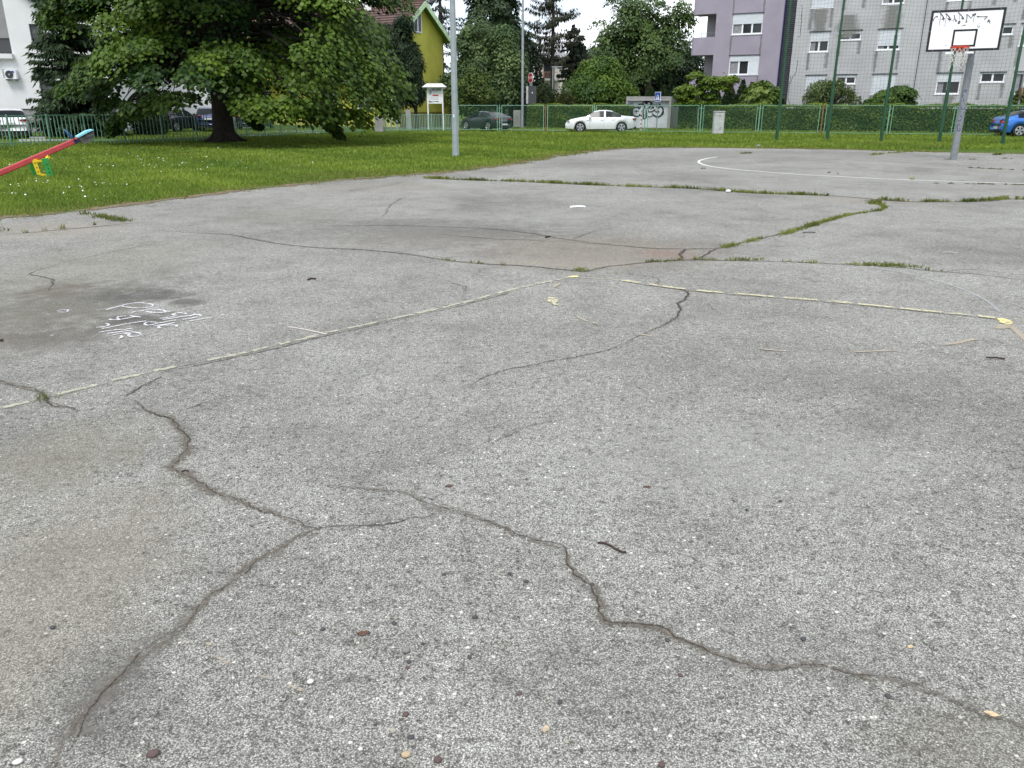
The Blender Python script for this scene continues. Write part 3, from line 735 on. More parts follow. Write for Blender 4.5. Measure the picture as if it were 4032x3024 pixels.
def broadleaf(name, label, base, lobes, trunk_r, trunk_top, npads, per, Ln, dark, light, seed, group=None, cat='tree', droop=0.55, bark='bark', padr=(0.6, 1.2), shell=(0.72, 1.02), limbs=10, flat=0.55, low=None, aspect=0.75, trunk_lean=(0, 0)):
    """lobes: list of (dx,dy,z,rx,ry,rz) ellipsoids, relative to the base"""
    r = np.random.default_rng(seed); rs = random.Random(seed)
    t = thing(name, label, cat, base, group=group)
    mb = MB()
    tt = Vector((trunk_lean[0], trunk_lean[1], trunk_top))
    mb.tube([(0, 0, -0.1), (0, 0, 0.12), (0.02, 0, 0.5), tt * 0.6, tt], [trunk_r * 1.5, trunk_r * 1.25, trunk_r, trunk_r * .9, trunk_r * .8], 10)
    vol = np.array([l[3] * l[4] + l[3] * l[5] for l in lobes]); vol = vol / vol.sum()
    Cs, Os = [], []
    for l, f in zip(lobes, vol):
        k = max(3, int(npads * f))
        d = unit(r.normal(0, 1, (k, 3)))
        q = shell[0] + (shell[1] - shell[0]) * r.random((k, 1))
        lump = 1 + 0.16 * np.sin(d[:, :1] * 5 + seed) * np.cos(d[:, 1:2] * 4 + seed * 2) + r.normal(0, .05, (k, 1))
        c = np.array(l[:3])[None] + d * np.array(l[3:])[None] * q * lump
        Cs.append(c); Os.append(unit(d * np.array([1, 1, .7])))
        for j in range(max(2, int(limbs * f))):
            i = rs.randrange(k)
            st = tt * rs.uniform(.72, 1.0)
            e = Vector(c[i] * 0.9 + np.array(l[:3]) * 0.1)
            pts = limb(mb, st, e, trunk_r * rs.uniform(.28, .5), 0.025, 0.12, rs)
            for _ in range(2):
                i2 = rs.randrange(k); e2 = Vector(c[i2])
                if (e2 - pts[3]).length < max(l[3:]) * 1.1: limb(mb, pts[3], e2, trunk_r * .16, 0.015, 0.12, rs, 5, 4)
    C = np.concatenate(Cs); O = np.concatenate(Os)
    if low is not None:
        ok = C[:, 2] > low; C, O = C[ok], O[ok]
    Rp = padr[0] + (padr[1] - padr[0]) * r.random(len(C))
    pick = np.clip(0.45 + r.normal(0, .28, len(C)), 0, 1)
    V, F, T = pad_leaves(r, C, Rp, O, per, Ln, dark, light, droop, pick=pick, flat=flat, aspect=aspect)
    mb.build('trunk', M[bark], t, local=True, smooth=True)
    me = np_mesh('crown', V, F, (M['leaf'],), tint=T)
    link('crown', me, t)
    return t

def conifer(name, label, base, z0, z1, r0, r1, step, seed, dark, light, group=None, per=26, hang=0.45, trunk_r=0.18, up=0.1, dead=0.0, cat='tree', width=0.07, bark='bark_dark', nb=9, fill=1.0):
    r = np.random.default_rng(seed); rs = random.Random(seed)
    t = thing(name, label, cat, base, group=group)
    mb = MB(); mb.tube([(0, 0, -.1), (0, 0, z1 * .5), (0, 0, z1)], [trunk_r, trunk_r * .7, 0.02], 8)
    Pb, A, Ln, T = [], [], [], []
    z = z0
    while z < z1 - .1:
        f = (z - z0) / (z1 - z0)
        rad = (r0 + (r1 - r0) * f) * (1 if f < .75 else max(.06, (1 - f) / .25))
        for k in range(nb):
            a = rs.uniform(0, 6.283); ln = rad * rs.uniform(.65, 1.1)
            d = np.array([math.cos(a), math.sin(a), 0])
            k2 = 6; pts = []
            zz = z + rs.uniform(-.5, .5) * step
            for i in range(k2 + 1):
                q = i / k2
                pts.append(np.array([0, 0, zz]) + d * ln * q + np.array([0, 0, 1]) * (-0.30 * ln * q + up * ln * q * q * 2.2))
            mb.tube([tuple(p) for p in pts], [0.035 * (1 - .8 * i / k2) for i in range(k2 + 1)], 4)
            n = int(per * (0.4 + ln) * fill)
            q = r.random(n) ** .8
            pos = np.array(pts)
            x = q * k2; i0 = np.minimum(x.astype(int), k2 - 1); fr = (x - i0)[:, None]
            p = pos[i0] * (1 - fr) + pos[i0 + 1] * fr
            side = np.array([-d[1], d[0], 0])
            p = p + side[None] * (r.normal(0, .10, (n, 1)) * (ln + .3)) 
            Pb.append(p)
            A.append(unit(d[None] * (.45 + r.random((n, 1)) * .5) + side[None] * r.normal(0, .6, (n, 1)) + np.array([0, 0, -1.0]) * hang * (0.3 + 1.6 * r.random((n, 1)))))
            Ln.append((0.22 + 0.26 * r.random(n)) * (0.6 + .4 * min(1, ln)))
            kk = np.clip(0.35 + 0.35 * q + r.normal(0, .22, n), 0, 1)[:, None]
            c = np.array(dark)[None] * (1 - kk) + np.array(light)[None] * kk
            T.append(c)
        z += step
    Pb = np.concatenate(Pb); A = np.concatenate(A); Ln = np.concatenate(Ln); T = np.concatenate(T)
    Nn = unit(np.array([[0, 0, 1.0]]) + r.normal(0, .6, (len(Pb), 3)))
    V, F = leaf_quads(Pb, A, Nn, Ln, Ln * 0 + width * (0.7 + .6 * r.random(len(Ln))), 0.3)
    mb.build('trunk', M[bark], t, local=True)
    link('crown', np_mesh('crown', V, F, (M['needle'],), tint=rep4(T)), t)
    return t

def shell_shrub(name, label, base, prof, seed, n, Ln, dark, light, group=None, cat='shrub', lump=0.12, m='leaf', stem=True, squash=1.0, upish=0.4):
    """solid-looking clipped shrub: prof = list of (z, radius); leaves on and just inside the surface"""
    r = np.random.default_rng(seed)
    t = thing(name, label, cat, base, group=group)
    zs = np.array([p[0] for p in prof]); rr = np.array([p[1] for p in prof])
    z = zs[0] + (zs[-1] - zs[0]) * r.random(n * 3)
    R_ = np.interp(z, zs, rr); keep = r.random(n * 3) < R_ / rr.max() + .05
    z, R_ = z[keep][:n], R_[keep][:n]; k = len(z)
    a = r.random(k) * 2 * np.pi
    lm = 1 + lump * np.sin(3 * a + 2.3 * z + seed) * np.cos(2.1 * z - a * 2 + seed)
    q = R_ * lm * (1 - 0.35 * r.random(k) ** 2)
    d = np.stack([np.cos(a), np.sin(a) * squash, np.zeros(k)], 1)
    p = d * q[:, None]; p[:, 2] = z
    A = unit(d + np.array([0, 0, upish])[None] + r.normal(0, .55, (k, 3)))
    Nn = unit(d * .6 + np.array([0, 0, .7]) + r.normal(0, .5, (k, 3)))
    L_ = Ln * (.7 + .6 * r.random(k))
    kk = np.clip(.4 + .5 * np.sin(4 * a + 5 * z + seed) * .5 + r.normal(0, .25, k), 0, 1)[:, None]
    T = np.array(dark)[None] * (1 - kk) + np.array(light)[None] * kk
    V, F = leaf_quads(p, A, Nn, L_, L_ * .7)
    mb = MB(); core = [(0, 0, max(0.0, zs[0] - .05))]
    mb.tube([(0, 0, -.05), (0, 0, zs[0] + (zs[-1] - zs[0]) * .6)], [0.06, 0.03], 6)
    pts = [(0, 0, zz) for zz in np.linspace(zs[0], zs[-1], 7)]
    mb.build('stem', M['bark_dark'], t, local=True)
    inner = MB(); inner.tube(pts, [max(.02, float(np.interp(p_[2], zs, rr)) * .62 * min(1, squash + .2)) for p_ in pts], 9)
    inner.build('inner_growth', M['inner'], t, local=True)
    link('foliage', np_mesh('foliage', V, F, (M[m],), tint=rep4(T)), t)
    return t
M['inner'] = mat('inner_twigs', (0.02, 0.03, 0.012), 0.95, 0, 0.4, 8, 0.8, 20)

# ------------------------------------------------------------------ the big maple on the lawn
mb0 = ground_at(885, 36.0)
def maple():
    r = np.random.default_rng(5); rs = random.Random(5)
    t = thing('maple_tree', 'huge dark maple with drooping skirt of leaves and thick black trunk on the lawn', 'tree', mb0)
    mb = MB()
    tr = 0.42
    ring = [(-0.12, 1.9), (0.02, 1.65), (0.18, 1.3), (0.5, 1.08), (1.0, 0.98), (1.7, 0.95), (2.6, 1.0), (3.6, .85), (6, .6), (9, .3), (11.5, .08)]
    mb.tube([(0.02 * z, 0, z) for z, _ in ring], [tr * k for _, k in ring], 14)
    for a in range(7):                                    # root flare
        an = a * 0.9 + .3
        mb.tube([(math.cos(an) * .3, math.sin(an) * .3, .38), (math.cos(an) * .55, math.sin(an) * .55, .12), (math.cos(an) * 1.0, math.sin(an) * 1.0, -.05)], [.16, .13, .05], 6)
    pads, outs, rad, pick = [], [], [], []
    def prof(z): return float(np.interp(z, [0.9, 1.6, 2.6, 4, 6, 8, 10, 12, 13.2], [6.0, 6.4, 6.8, 7.0, 6.9, 6.2, 5.0, 3.0, .8]))
    branches = []
    for i in range(46):
        z0_ = rs.uniform(2.4, 9.5); a = rs.uniform(0, 6.283) if i > 5 else i * 1.05
        ze = z0_ * 0.95 + rs.uniform(-.6, 1.8)
        rr = prof(max(.9, ze)) * rs.uniform(.62, .85) * (1 - .28 * max(0, -math.cos(a)))
        e = Vector((math.cos(a) * rr, math.sin(a) * rr, max(2.4, ze - rr * .08)))
        s_ = Vector((0.02 * z0_, 0, z0_))
        mid = s_.lerp(e, .55) + Vector((0, 0, .8))
        pts = [s_, s_.lerp(mid, .5) + Vector((0, 0, .25)), mid, mid.lerp(e, .55) + Vector((0, 0, .15)), e]
        mb.tube(pts, [.17, .13, .09, .055, .02], 6); branches.append(pts)
        for k in range(3):
            q = pts[2].lerp(pts[4], rs.random()); e2 = q + Vector((rs.uniform(-1.4, 1.4), rs.uniform(-1.4, 1.4), rs.uniform(-.9, .8)))
            mb.tube([q, q.lerp(e2, .5) + Vector((0, 0, .12)), e2], [.045, .03, .012], 4)
    # boughs: fans of drooping leaf pads on the shell of the crown, with dark hollows between them
    n = 0
    while n < 128:
        z = 2.15 + 10.6 * rs.random() ** 1.25; a = (n * 2.39996 + rs.uniform(-.35, .35)) % 6.2832
        rr = prof(z) * rs.choice((rs.uniform(.86, 1.0), rs.uniform(.86, 1.0), rs.uniform(.6, .85))) * (1 + .08 * math.sin(3 * a + z * .9)) * (1 - max(0, -math.cos(a)) * float(np.interp(z, [2, 3.6, 5.0, 8], [.32, .30, .17, .12])))
        if z < 3.0 and rr < 4.6: continue
        o = Vector((math.cos(a), math.sin(a), 0)); tt_ = Vector((-o.y, o.x, 0)); c_ = o * rr + Vector((.55, 0, z))
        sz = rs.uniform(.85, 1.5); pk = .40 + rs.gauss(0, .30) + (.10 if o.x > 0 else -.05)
        for q in range(8):
            u_, v_ = rs.uniform(-1.15, .75) * sz, rs.uniform(-1, 1) * sz * (1.0 if q < 5 else .6)
            p = c_ + o * u_ + tt_ * v_ + Vector((0, 0, .22 * sz - .32 * (v_ * v_) / sz - .30 * max(0, u_) ** 2 / sz - .12 * u_ + rs.uniform(-.15, .15)))
            if p.z < 2.3 + .25 * math.sin(3 * a): p.z = 2.3 + .25 * math.sin(3 * a) + rs.uniform(0, .3)
            pads.append(tuple(p)); d = (o + tt_ * v_ * .35).normalized(); outs.append((d.x, d.y, .1)); rad.append(rs.uniform(.40, .80)); pick.append(min(1, max(0, pk + rs.gauss(0, .10))))
        mb.tube([Vector((0.02 * z, 0, z + .8)), c_ * .55 + Vector((0, 0, z * .45 + .9)), c_ - o * sz, c_ + o * sz * .5 - Vector((0, 0, .2))], [.10, .07, .045, .015], 5)
        n += 1
    for q in range(95):                                   # sparse inner foliage, the crown's inner shade put into its leaf tint
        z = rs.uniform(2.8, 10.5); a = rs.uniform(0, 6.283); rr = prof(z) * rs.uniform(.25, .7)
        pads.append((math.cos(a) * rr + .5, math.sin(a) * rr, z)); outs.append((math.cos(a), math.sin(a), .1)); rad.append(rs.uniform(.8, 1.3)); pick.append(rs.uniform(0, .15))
    # a few low drooping sprays at the skirt: left end, right end, near the trunk
    for px, py, Y, rd, pk in ((470, 455, 33, .36, .35), (440, 475, 34, .3, .3), (455, 500, 33, .2, .3), (440, 520, 33.5, .16, .25), (560, 395, 31, .4, .35), (520, 425, 31, .30, .3), (300, 300, 34, .5, .6), (270, 335, 34, .4, .65), (330, 240, 34, .6, .5), (245, 330, 34, .3, .6), (380, 330, 33, .6, .35), (420, 390, 33, .55, .3),
                              (1015, 440, 32, .30, .15), (1030, 480, 32.5, .15, .15), (1310, 495, 34, .18, .4), (1322, 520, 34, .13, .35), (1300, 465, 33, .28, .55), (1420, 440, 33.5, .45, .8), (1380, 430, 33, .6, .75),
                              (1540, 395, 34, .6, .6), (1580, 330, 35, .6, .6), (1450, 90, 34, .9, .5), (1490, 140, 34, .8, .35), (1420, 160, 32, .9, .7), (1520, 215, 34, .8, .55), (1470, 250, 32, .9, .75), (1555, 275, 34, .7, .6), (1400, 300, 31, .9, .5), (1500, 330, 33, .8, .65), (1440, 370, 32, .8, .8), (1340, 210, 31, .9, .35), (1300, 120, 31, .9, .6), (1380, 60, 32, .9, .45), (1250, 300, 30, .8, .5), (1310, 390, 31, .7, .4), (1560, 420, 33.5, .4, .6), (1410, 25, 32, .9, .4), (1330, 10, 32, .9, .5), (1230, 200, 30, .8, .6), (1220, 430, 31, .45, .45), (1130, 430, 31.5, .4, .55), (1180, 405, 30.5, .5, .6), (1290, 440, 32, .45, .5), (955, 395, 30, .45, .7), (1080, 405, 30, .5, .7), (720, 365, 30.5, .45, .4), (640, 375, 30.5, .42, .4), (1150, 400, 30, .5, .8), (990, 400, 30.4, .45, .6)):
        p = P(px, py, Y) - Vector(mb0)
        for k in range(2):
            pads.append((p.x + rs.uniform(-.3, .3), p.y + rs.uniform(-.3, .3), p.z + rs.uniform(-.1, .2))); d = Vector((p.x, p.y, 0)).normalized()
            outs.append((d.x, d.y, 0)); rad.append(rd); pick.append(pk)
        q = Vector(pads[-1]); s_ = Vector((q.x * .55, q.y * .55, q.z + 1.6))
        mb.tube([s_, s_.lerp(q, .5) + Vector((0, 0, .3)), q], [.05, .035, .012], 4)
    C = np.array(pads); O = unit(np.array(outs)); Rp = np.array(rad); pick = np.array(pick)
    lowm = C[:, 2] < 8.2
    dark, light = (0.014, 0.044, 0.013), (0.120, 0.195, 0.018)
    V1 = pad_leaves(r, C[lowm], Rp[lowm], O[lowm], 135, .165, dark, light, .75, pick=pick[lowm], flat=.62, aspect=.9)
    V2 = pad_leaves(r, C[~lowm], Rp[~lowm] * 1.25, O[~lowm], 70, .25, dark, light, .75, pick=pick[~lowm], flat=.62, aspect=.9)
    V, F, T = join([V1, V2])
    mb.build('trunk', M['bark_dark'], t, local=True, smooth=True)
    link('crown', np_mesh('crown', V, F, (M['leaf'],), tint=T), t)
maple()

# ------------------------------------------------------------------ trees beyond the fence
DG, LG = (0.022, 0.050, 0.018), (0.075, 0.125, 0.028)
conifer('spruce_tree', 'dark green spruce with drooping tips in front of the white house', ground_at(322, 42.0), 0.3, 11.5, 2.25, .25, .30, 21, (0.016, 0.036, 0.016), (0.045, 0.075, 0.028), per=40, hang=.8, nb=11, width=.085)
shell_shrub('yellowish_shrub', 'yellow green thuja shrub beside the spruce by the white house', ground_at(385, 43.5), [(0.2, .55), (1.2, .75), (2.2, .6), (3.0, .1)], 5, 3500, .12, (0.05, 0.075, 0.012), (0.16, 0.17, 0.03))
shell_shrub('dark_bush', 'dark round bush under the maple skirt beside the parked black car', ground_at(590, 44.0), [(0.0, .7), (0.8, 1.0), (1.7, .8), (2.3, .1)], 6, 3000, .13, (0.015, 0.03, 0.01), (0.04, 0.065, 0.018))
# juniper beside the lime house
JUN = 1
conifer('conifer_tree', 'sparse dark conifer rising behind the gable of the lime house', ground_at(1745, 78.0), 3.0, 14.5, 2.6, 1.9, .75, 24, (0.02, 0.03, 0.02), (0.045, 0.055, 0.03), per=14, hang=1.0, nb=6, width=.10, trunk_r=.28)
def lobes_px(base, Y, items):
    """items: (px,py,halfw_px,halfh_px) -> lobes relative to base"""
    o = []
    zc = Y * CT
    for px, py, hw, hh in items:
        p = P(px, py, Y) - Vector(base); k = zc / FPX
        o.append((p.x, p.y, p.z, hw * k, hw * k * .8, hh * k))
    return o
b_ = ground_at(1640, 55)
broadleaf('juniper_tree', 'shaggy dark juniper standing against the lime yellow house', b_, lobes_px(b_, 55, [(1590, 330, 74, 85), (1620, 250, 54, 90), (1585, 200, 62, 90), (1560, 270, 60, 100), (1590, 135, 45, 60), (1640, 350, 40, 60), (1540, 130, 55, 62), (1590, 95, 42, 40), (1500, 180, 55, 80)]), .13, 1.5, 210, 170, .20, (0.012, 0.030, 0.013), (0.050, 0.078, 0.030), 23, droop=1.3, bark='bark_dark', padr=(.3, .6), flat=.35, aspect=.32, low=1.4)
b_ = ground_at(1930, 75)
broadleaf('dark_tree', 'tall dark green tree behind the pale green trees right of the lime house', b_, lobes_px(b_, 75, [(1945, 20, 92, 130), (1960, 180, 110, 110)]), .28, 5, 120, 190, .26, (0.034, 0.064, 0.030), (0.092, 0.135, 0.058), 31, padr=(.7, 1.3))
b_ = ground_at(1880, 62)
broadleaf('leafy_tree', 'tall pale green tree with hanging foliage right of the grey lamp pole', b_, lobes_px(b_, 62, [(1870, 190, 85, 115), (1845, 320, 100, 100), (1900, 250, 90, 110)]), .16, 3, 130, 200, .19, (0.055, 0.100, 0.036), (0.160, 0.225, 0.078), 32, droop=.9, bark='bark_pale', padr=(.5, 1.0), flat=.4)
b_ = ground_at(1995, 61)
broadleaf('leafy_tree', 'second pale green tree leaning over the dark gap left of the stop sign', b_, lobes_px(b_, 61, [(1985, 200, 62, 100), (1995, 290, 75, 95), (1960, 340, 60, 60)]), .14, 3, 100, 190, .19, (0.050, 0.096, 0.036), (0.150, 0.215, 0.072), 33, droop=.9, bark='bark_pale', padr=(.5, 1.0), flat=.4)
b_ = ground_at(1870, 58)
shell_shrub('hanging_shrub', 'light green hanging shrub above the dark car behind the mesh fence', b_, [(0.8, .7), (1.8, 1.3), (3.0, 1.0), (3.9, .15)], 34, 4200, .17, (0.04, 0.08, 0.018), (0.16, 0.21, 0.045), upish=-.6, lump=.25)
b_ = ground_at(1965, 63)
shell_shrub('dark_shrub', 'very dark green shrub filling the gap behind the thin lamp pole', ground_at(2050, 66), [(0.0, 1.3), (1.5, 1.7), (3.6, 1.6), (5.4, 1.2), (6.6, .2)], 35, 6000, .2, (0.010, 0.022, 0.011), (0.03, 0.048, 0.022))  # leaf tint much darker than the shrubs around it
conifer('old_spruce_tree', 'tall ragged spruce with bare hanging branches against the sky', ground_at(2172, 75.0), 5.2, 13.4, 3.2, 1.6, .92, 25, (0.030, 0.036, 0.024), (0.066, 0.074, 0.044), per=34, hang=1.5, nb=8, width=.085, trunk_r=.24, up=.22)
conifer('spruce_tree', 'low dark spruce with hanging boughs just right of the tall ragged spruce', ground_at(2252, 77.0), 4.0, 8.2, 1.5, .8, .4, 26, (0.014, 0.026, 0.016), (0.035, 0.05, 0.03), per=34, hang=1.4, nb=10, width=.12, trunk_r=.16)
shell_shrub('garden_shrub', 'loose green shrub below the old spruce behind the hedge', ground_at(2140, 60), [(0.0, .9), (1.2, 1.2), (2.2, .9), (2.9, .1)], 36, 3200, .16, (0.022, 0.04, 0.014), (0.07, 0.10, 0.03), lump=.25)
shell_shrub('garden_shrub', 'yellowish loose shrub left of the round green tree', ground_at(2225, 59), [(0.0, .6), (1.0, .9), (1.9, .6), (2.4, .1)], 37, 2400, .15, (0.04, 0.055, 0.015), (0.11, 0.13, 0.03), lump=.3)
b_ = ground_at(2365, 61)
broadleaf('round_tree', 'round bright green tree above the white sedan', b_, lobes_px(b_, 61, [(2360, 330, 128, 78), (2370, 275, 85, 48), (2300, 360, 85, 60), (2440, 355, 80, 62)]), .14, 1.0, 210, 200, .17, (0.030, 0.072, 0.012), (0.125, 0.205, 0.026), 38, padr=(.4, .85), flat=.5)
b_ = ground_at(2545, 82)
broadleaf('airy_tree', 'large airy tree with the sky showing through left of the purple flats', b_, lobes_px(b_, 82, [(2520, 70, 150, 95), (2420, 170, 110, 90), (2630, 150, 110, 115), (2540, 200, 130, 90), (2680, 60, 60, 70)]), .30, 6, 190, 105, .25, (0.042, 0.082, 0.026), (0.130, 0.200, 0.052), 39, padr=(.7, 1.4), limbs=26, shell=(.35, 1.05))
b_ = ground_at(2600, 88)
broadleaf('dark_tree', 'dense dark tree low behind the garage roof', b_, lobes_px(b_, 88, [(2600, 290, 130, 95), (2480, 320, 110, 80), (2700, 280, 80, 110)]), .25, 3, 170, 150, .28, (0.014, 0.028, 0.012), (0.035, 0.058, 0.022), 40, padr=(.9, 1.6))
b_ = ground_at(2330, 92)
broadleaf('green_tree', 'distant mid green tree between the ragged spruce and the airy tree', b_, lobes_px(b_, 92, [(2290, 260, 75, 70), (2370, 240, 70, 60), (2400, 310, 80, 70)]), .2, 3, 120, 150, .28, (0.022, 0.045, 0.014), (0.06, 0.10, 0.026), 41, padr=(.8, 1.5))
# thujas
TH = 'clipped thuja cones by the flats'
for i, (px, top, hw, Y, lab) in enumerate(((2556, 345, 36, 62, 'dark thuja behind the left part of the garage roof'), (2605, 338, 34, 62, 'dark thuja behind the pedestrian crossing sign'), (2648, 342, 32, 62, 'dark thuja behind the right corner of the garage'),
                                    (2862, 330, 34, 55.5, 'leftmost thuja cone under the ground floor window of the purple flats'), (2910, 315, 28, 55.5, 'pointed thuja cone with the narrowest tip below the purple wall'), (2945, 326, 30, 55.5, 'blunt thuja cone touching the broad leaved bush'), (2805, 335, 34, 56, 'thuja cone hidden behind the sumac shrub'))):
    k = Y * CT / FPX; zt = P(px, top, Y).z; hwm = hw * k
    shell_shrub('thuja', lab, ground_at(px, Y), [(0.05, hwm * .95), (zt * .45, hwm), (zt * .75, hwm * .62), (zt, .04)], 50 + i, 3400, .10, (0.012, 0.032, 0.009), (0.042, 0.085, 0.018), TH, 'shrub', .05, upish=1.6)
def tier_shrub(name, label, base, Y, tiers, seed, per, Ln, dark, light, stems, bark='bark_pale', cat='shrub', droop=.5):
    r = np.random.default_rng(seed); t = thing(name, label, cat, base)
    C, Rp = [], []
    for px, py, hw in tiers:
        p = P(px, py, Y) - Vector(base); C.append(tuple(p)); Rp.append(hw * Y * CT / FPX)
        C.append((p.x + .1, p.y + Rp[-1] * .5, p.z - .1)); Rp.append(Rp[-1] * .85)
        C.append((p.x - .1, p.y - Rp[-1] * .4, p.z - .05)); Rp.append(Rp[-1] * .9)
    C = np.array(C); Rp = np.array(Rp); O = unit(C * np.array([1, 1, 0]) + np.array([0, -.3, .3]))
    V, F, T = pad_leaves(r, C, Rp, O, per, Ln, dark, light, droop, pick=np.clip(.5 + r.normal(0, .2, len(C)), 0, 1), flat=.85)
    mb = MB(); rs = random.Random(seed)
    for (x0, y0), (x1, y1) in stems:
        p0 = P(x0, y0, Y) - Vector(base); p1 = P(x1, y1, Y) - Vector(base); p0.z = max(p0.z, -.05)
        if y0 >= 420: p0.z = -.05
        limb(mb, p0, p1, .07, .03, .12, rs)
    mb.build('stem', M[bark], t, local=True); link('foliage', np_mesh('foliage', V, F, (M['leaf'],), tint=T), t)
    return t
tier_shrub('sumac_shrub', 'sumac shrub with flat leafy tiers and a pale crooked stem by the purple flats', ground_at(2790, 53), 53,
           [(2740, 285, 34), (2780, 305, 36), (2820, 305, 34), (2860, 305, 36), (2885, 300, 24), (2700, 335, 40), (2735, 350, 36), (2780, 330, 34), (2840, 330, 36), (2795, 365, 30), (2690, 365, 34), (2720, 385, 30), (2725, 400, 26), (2680, 395, 26), (2810, 390, 24), (2760, 395, 30)],
           61, 230, .17, (0.045, 0.095, 0.012), (0.165, 0.240, 0.028), [((2800, 430), (2830, 355)), ((2830, 355), (2875, 320)), ((2775, 430), (2788, 375)), ((2758, 430), (2745, 320)), ((2740, 430), (2700, 350))], droop=.35)
b_ = ground_at(2998, 52.8)
broadleaf('broad_leaved_bush', 'rounded bush of large pale leaves beside the first tall green post', b_, lobes_px(b_, 52.8, [(3000, 365, 62, 46), (2965, 385, 40, 30), (3040, 380, 36, 34)]), .07, .4, 90, 70, .26, (0.045, 0.090, 0.018), (0.170, 0.235, 0.045), 62, cat='shrub', padr=(.3, .55), limbs=6)
b_ = ground_at(3258, 52.3)
broadleaf('willow_tree', 'small shaggy willow with a dark knotted trunk in front of the grey flats', b_, lobes_px(b_, 52.3, [(3235, 345, 55, 38), (3205, 375, 50, 32), (3290, 335, 40, 30), (3330, 365, 36, 22), (3370, 385, 18, 26), (3240, 395, 40, 22)]), .20, 1.7, 62, 95, .16, (0.060, 0.095, 0.028), (0.170, 0.230, 0.065), 63, bark='bark_dark', padr=(.25, .6), limbs=16, droop=1.2, aspect=.4, flat=.35)
b_ = ground_at(3545, 51)
broadleaf('umbrella_tree', 'low umbrella shaped tree with a dense dome in front of the grey flats', b_, lobes_px(b_, 51, [(3540, 362, 52, 24), (3490, 372, 44, 20), (3440, 395, 34, 14), (3560, 395, 32, 24)]), .09, 1.3, 80, 120, .17, (0.030, 0.075, 0.016), (0.110, 0.180, 0.032), 64, padr=(.3, .6), limbs=8, flat=.7)
b_ = ground_at(4060, 50)
broadleaf('garden_tree', 'small green tree cut by the right edge of the picture beside the round mirror', b_, lobes_px(b_, 50, [(4055, 365, 55, 20), (4080, 340, 40, 25)]), .07, 1.6, 40, 90, .17, (0.03, 0.06, 0.015), (0.10, 0.15, 0.03), 65, padr=(.25, .5), limbs=6)
# trees further back on the left, behind the maple
for i, (px, Y, py, hw, hh, lab) in enumerate(((620, 72, 180, 190, 200, 'dark broad tree seen through the left part of the maple'), (1080, 84, 150, 160, 190, 'dark green tree far behind the maple near the lime house'), (480, 66, 230, 100, 160, 'dense green tree behind the spruce and white wall'))):
    b_ = ground_at(px, Y)
    broadleaf('background_tree', lab, b_, lobes_px(b_, Y, [(px, py, hw, hh), (px + hw * .5, py + hh * .45, hw * .8, hh * .5)]), .3, 3, 110, 110, .32, (0.014, 0.03, 0.012), (0.04, 0.065, 0.022), 70 + i, padr=(1.0, 1.9), group=None)
# distant trees closing the view on the right, behind the flats and to both sides (out of frame they go on)
def wood(name, x0, x1, Y, hmin, hmax, seed, n):
    r = np.random.default_rng(seed)
    C = np.stack([x0 + (x1 - x0) * r.random(n), Y + 8 * r.random(n), np.zeros(n)], 1)
    H_ = hmin + (hmax - hmin) * (0.5 + .5 * np.sin(C[:, 0] * .31 + seed) * np.cos(C[:, 0] * .13))
    C[:, 2] = H_ * r.random(n) ** .7
    O = unit(np.stack([r.normal(0, .5, n), -np.ones(n), .4 + r.random(n)], 1))
    V, F, T = pad_leaves(r, C, .9 + 1.1 * r.random(n), O, 26, .62, (0.018, 0.036, 0.014), (0.05, 0.085, 0.025), .6)
    o = link(name, np_mesh(name, V, F, (M['leaf'],), tint=T)); tag(o, 'distant belt of trees closing the view behind the houses', 'trees', kind='stuff')
wood('distant_wood', -120, 110, 125, 4.5, 7.5, 3, 1500)

# ------------------------------------------------------------------ hedge
def hedge(name, label, p0, p1, h, depth, seed, n):
    r = np.random.default_rng(seed); p0, p1 = Vector(p0), Vector(p1)
    t = thing(name, label, 'hedge', p0)
    u = (p1 - p0); ln = u.length; u.normalize(); nn = Vector((u.y, -u.x, 0))          # towards the camera
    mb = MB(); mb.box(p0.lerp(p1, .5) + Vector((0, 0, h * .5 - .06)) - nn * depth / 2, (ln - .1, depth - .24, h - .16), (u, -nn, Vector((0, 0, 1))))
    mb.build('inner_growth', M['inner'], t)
    k = int(n * .62); k2 = n - k
    a = r.random(n) * ln
    lump = 0.05 * np.sin(a * 1.7 + seed) + .04 * np.sin(a * 4.1)
    z = np.concatenate([r.random(k) * h, np.full(k2, h)]) + np.concatenate([np.zeros(k), lump[k:] + r.normal(0, .025, k2)])
    off = np.concatenate([lump[:k] * .8 + r.normal(0, .035, k) + .05 * np.sin(z[:k] * 5 + a[:k] * 2), -r.random(k2) * depth])
    u_, n_ = np.array(u), np.array(nn)
    p = u_[None] * a[:, None] + n_[None] * off[:, None]; p[:, 2] += z
    o_ = np.concatenate([np.tile(n_, (k, 1)), np.tile([0, 0, 1.0], (k2, 1))])
    A = unit(o_ * .7 + r.normal(0, .7, (n, 3)) + np.array([0, 0, .25])); Nn = unit(o_ * .6 + np.array([0, 0, .5]) + r.normal(0, .5, (n, 3)))
    L_ = .085 * (.7 + .7 * r.random(n))
    kk = np.clip(.40 + .25 * np.sin(a * 2.3 + z * 3) * np.cos(a * 1.1 - z * 4) + r.normal(0, .22, n), 0, 1)[:, None]
    T = np.array((0.06, 0.115, 0.022))[None] * (1 - kk) + np.array((0.235, 0.310, 0.052))[None] * kk
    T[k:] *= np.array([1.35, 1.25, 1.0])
    V, F = leaf_quads(p, A, Nn, L_, L_ * .75)
    link('foliage', np_mesh('foliage', V, F, (M['leaf'],), tint=rep4(T)), t)
HB = ground_at(2090, 55.5); 
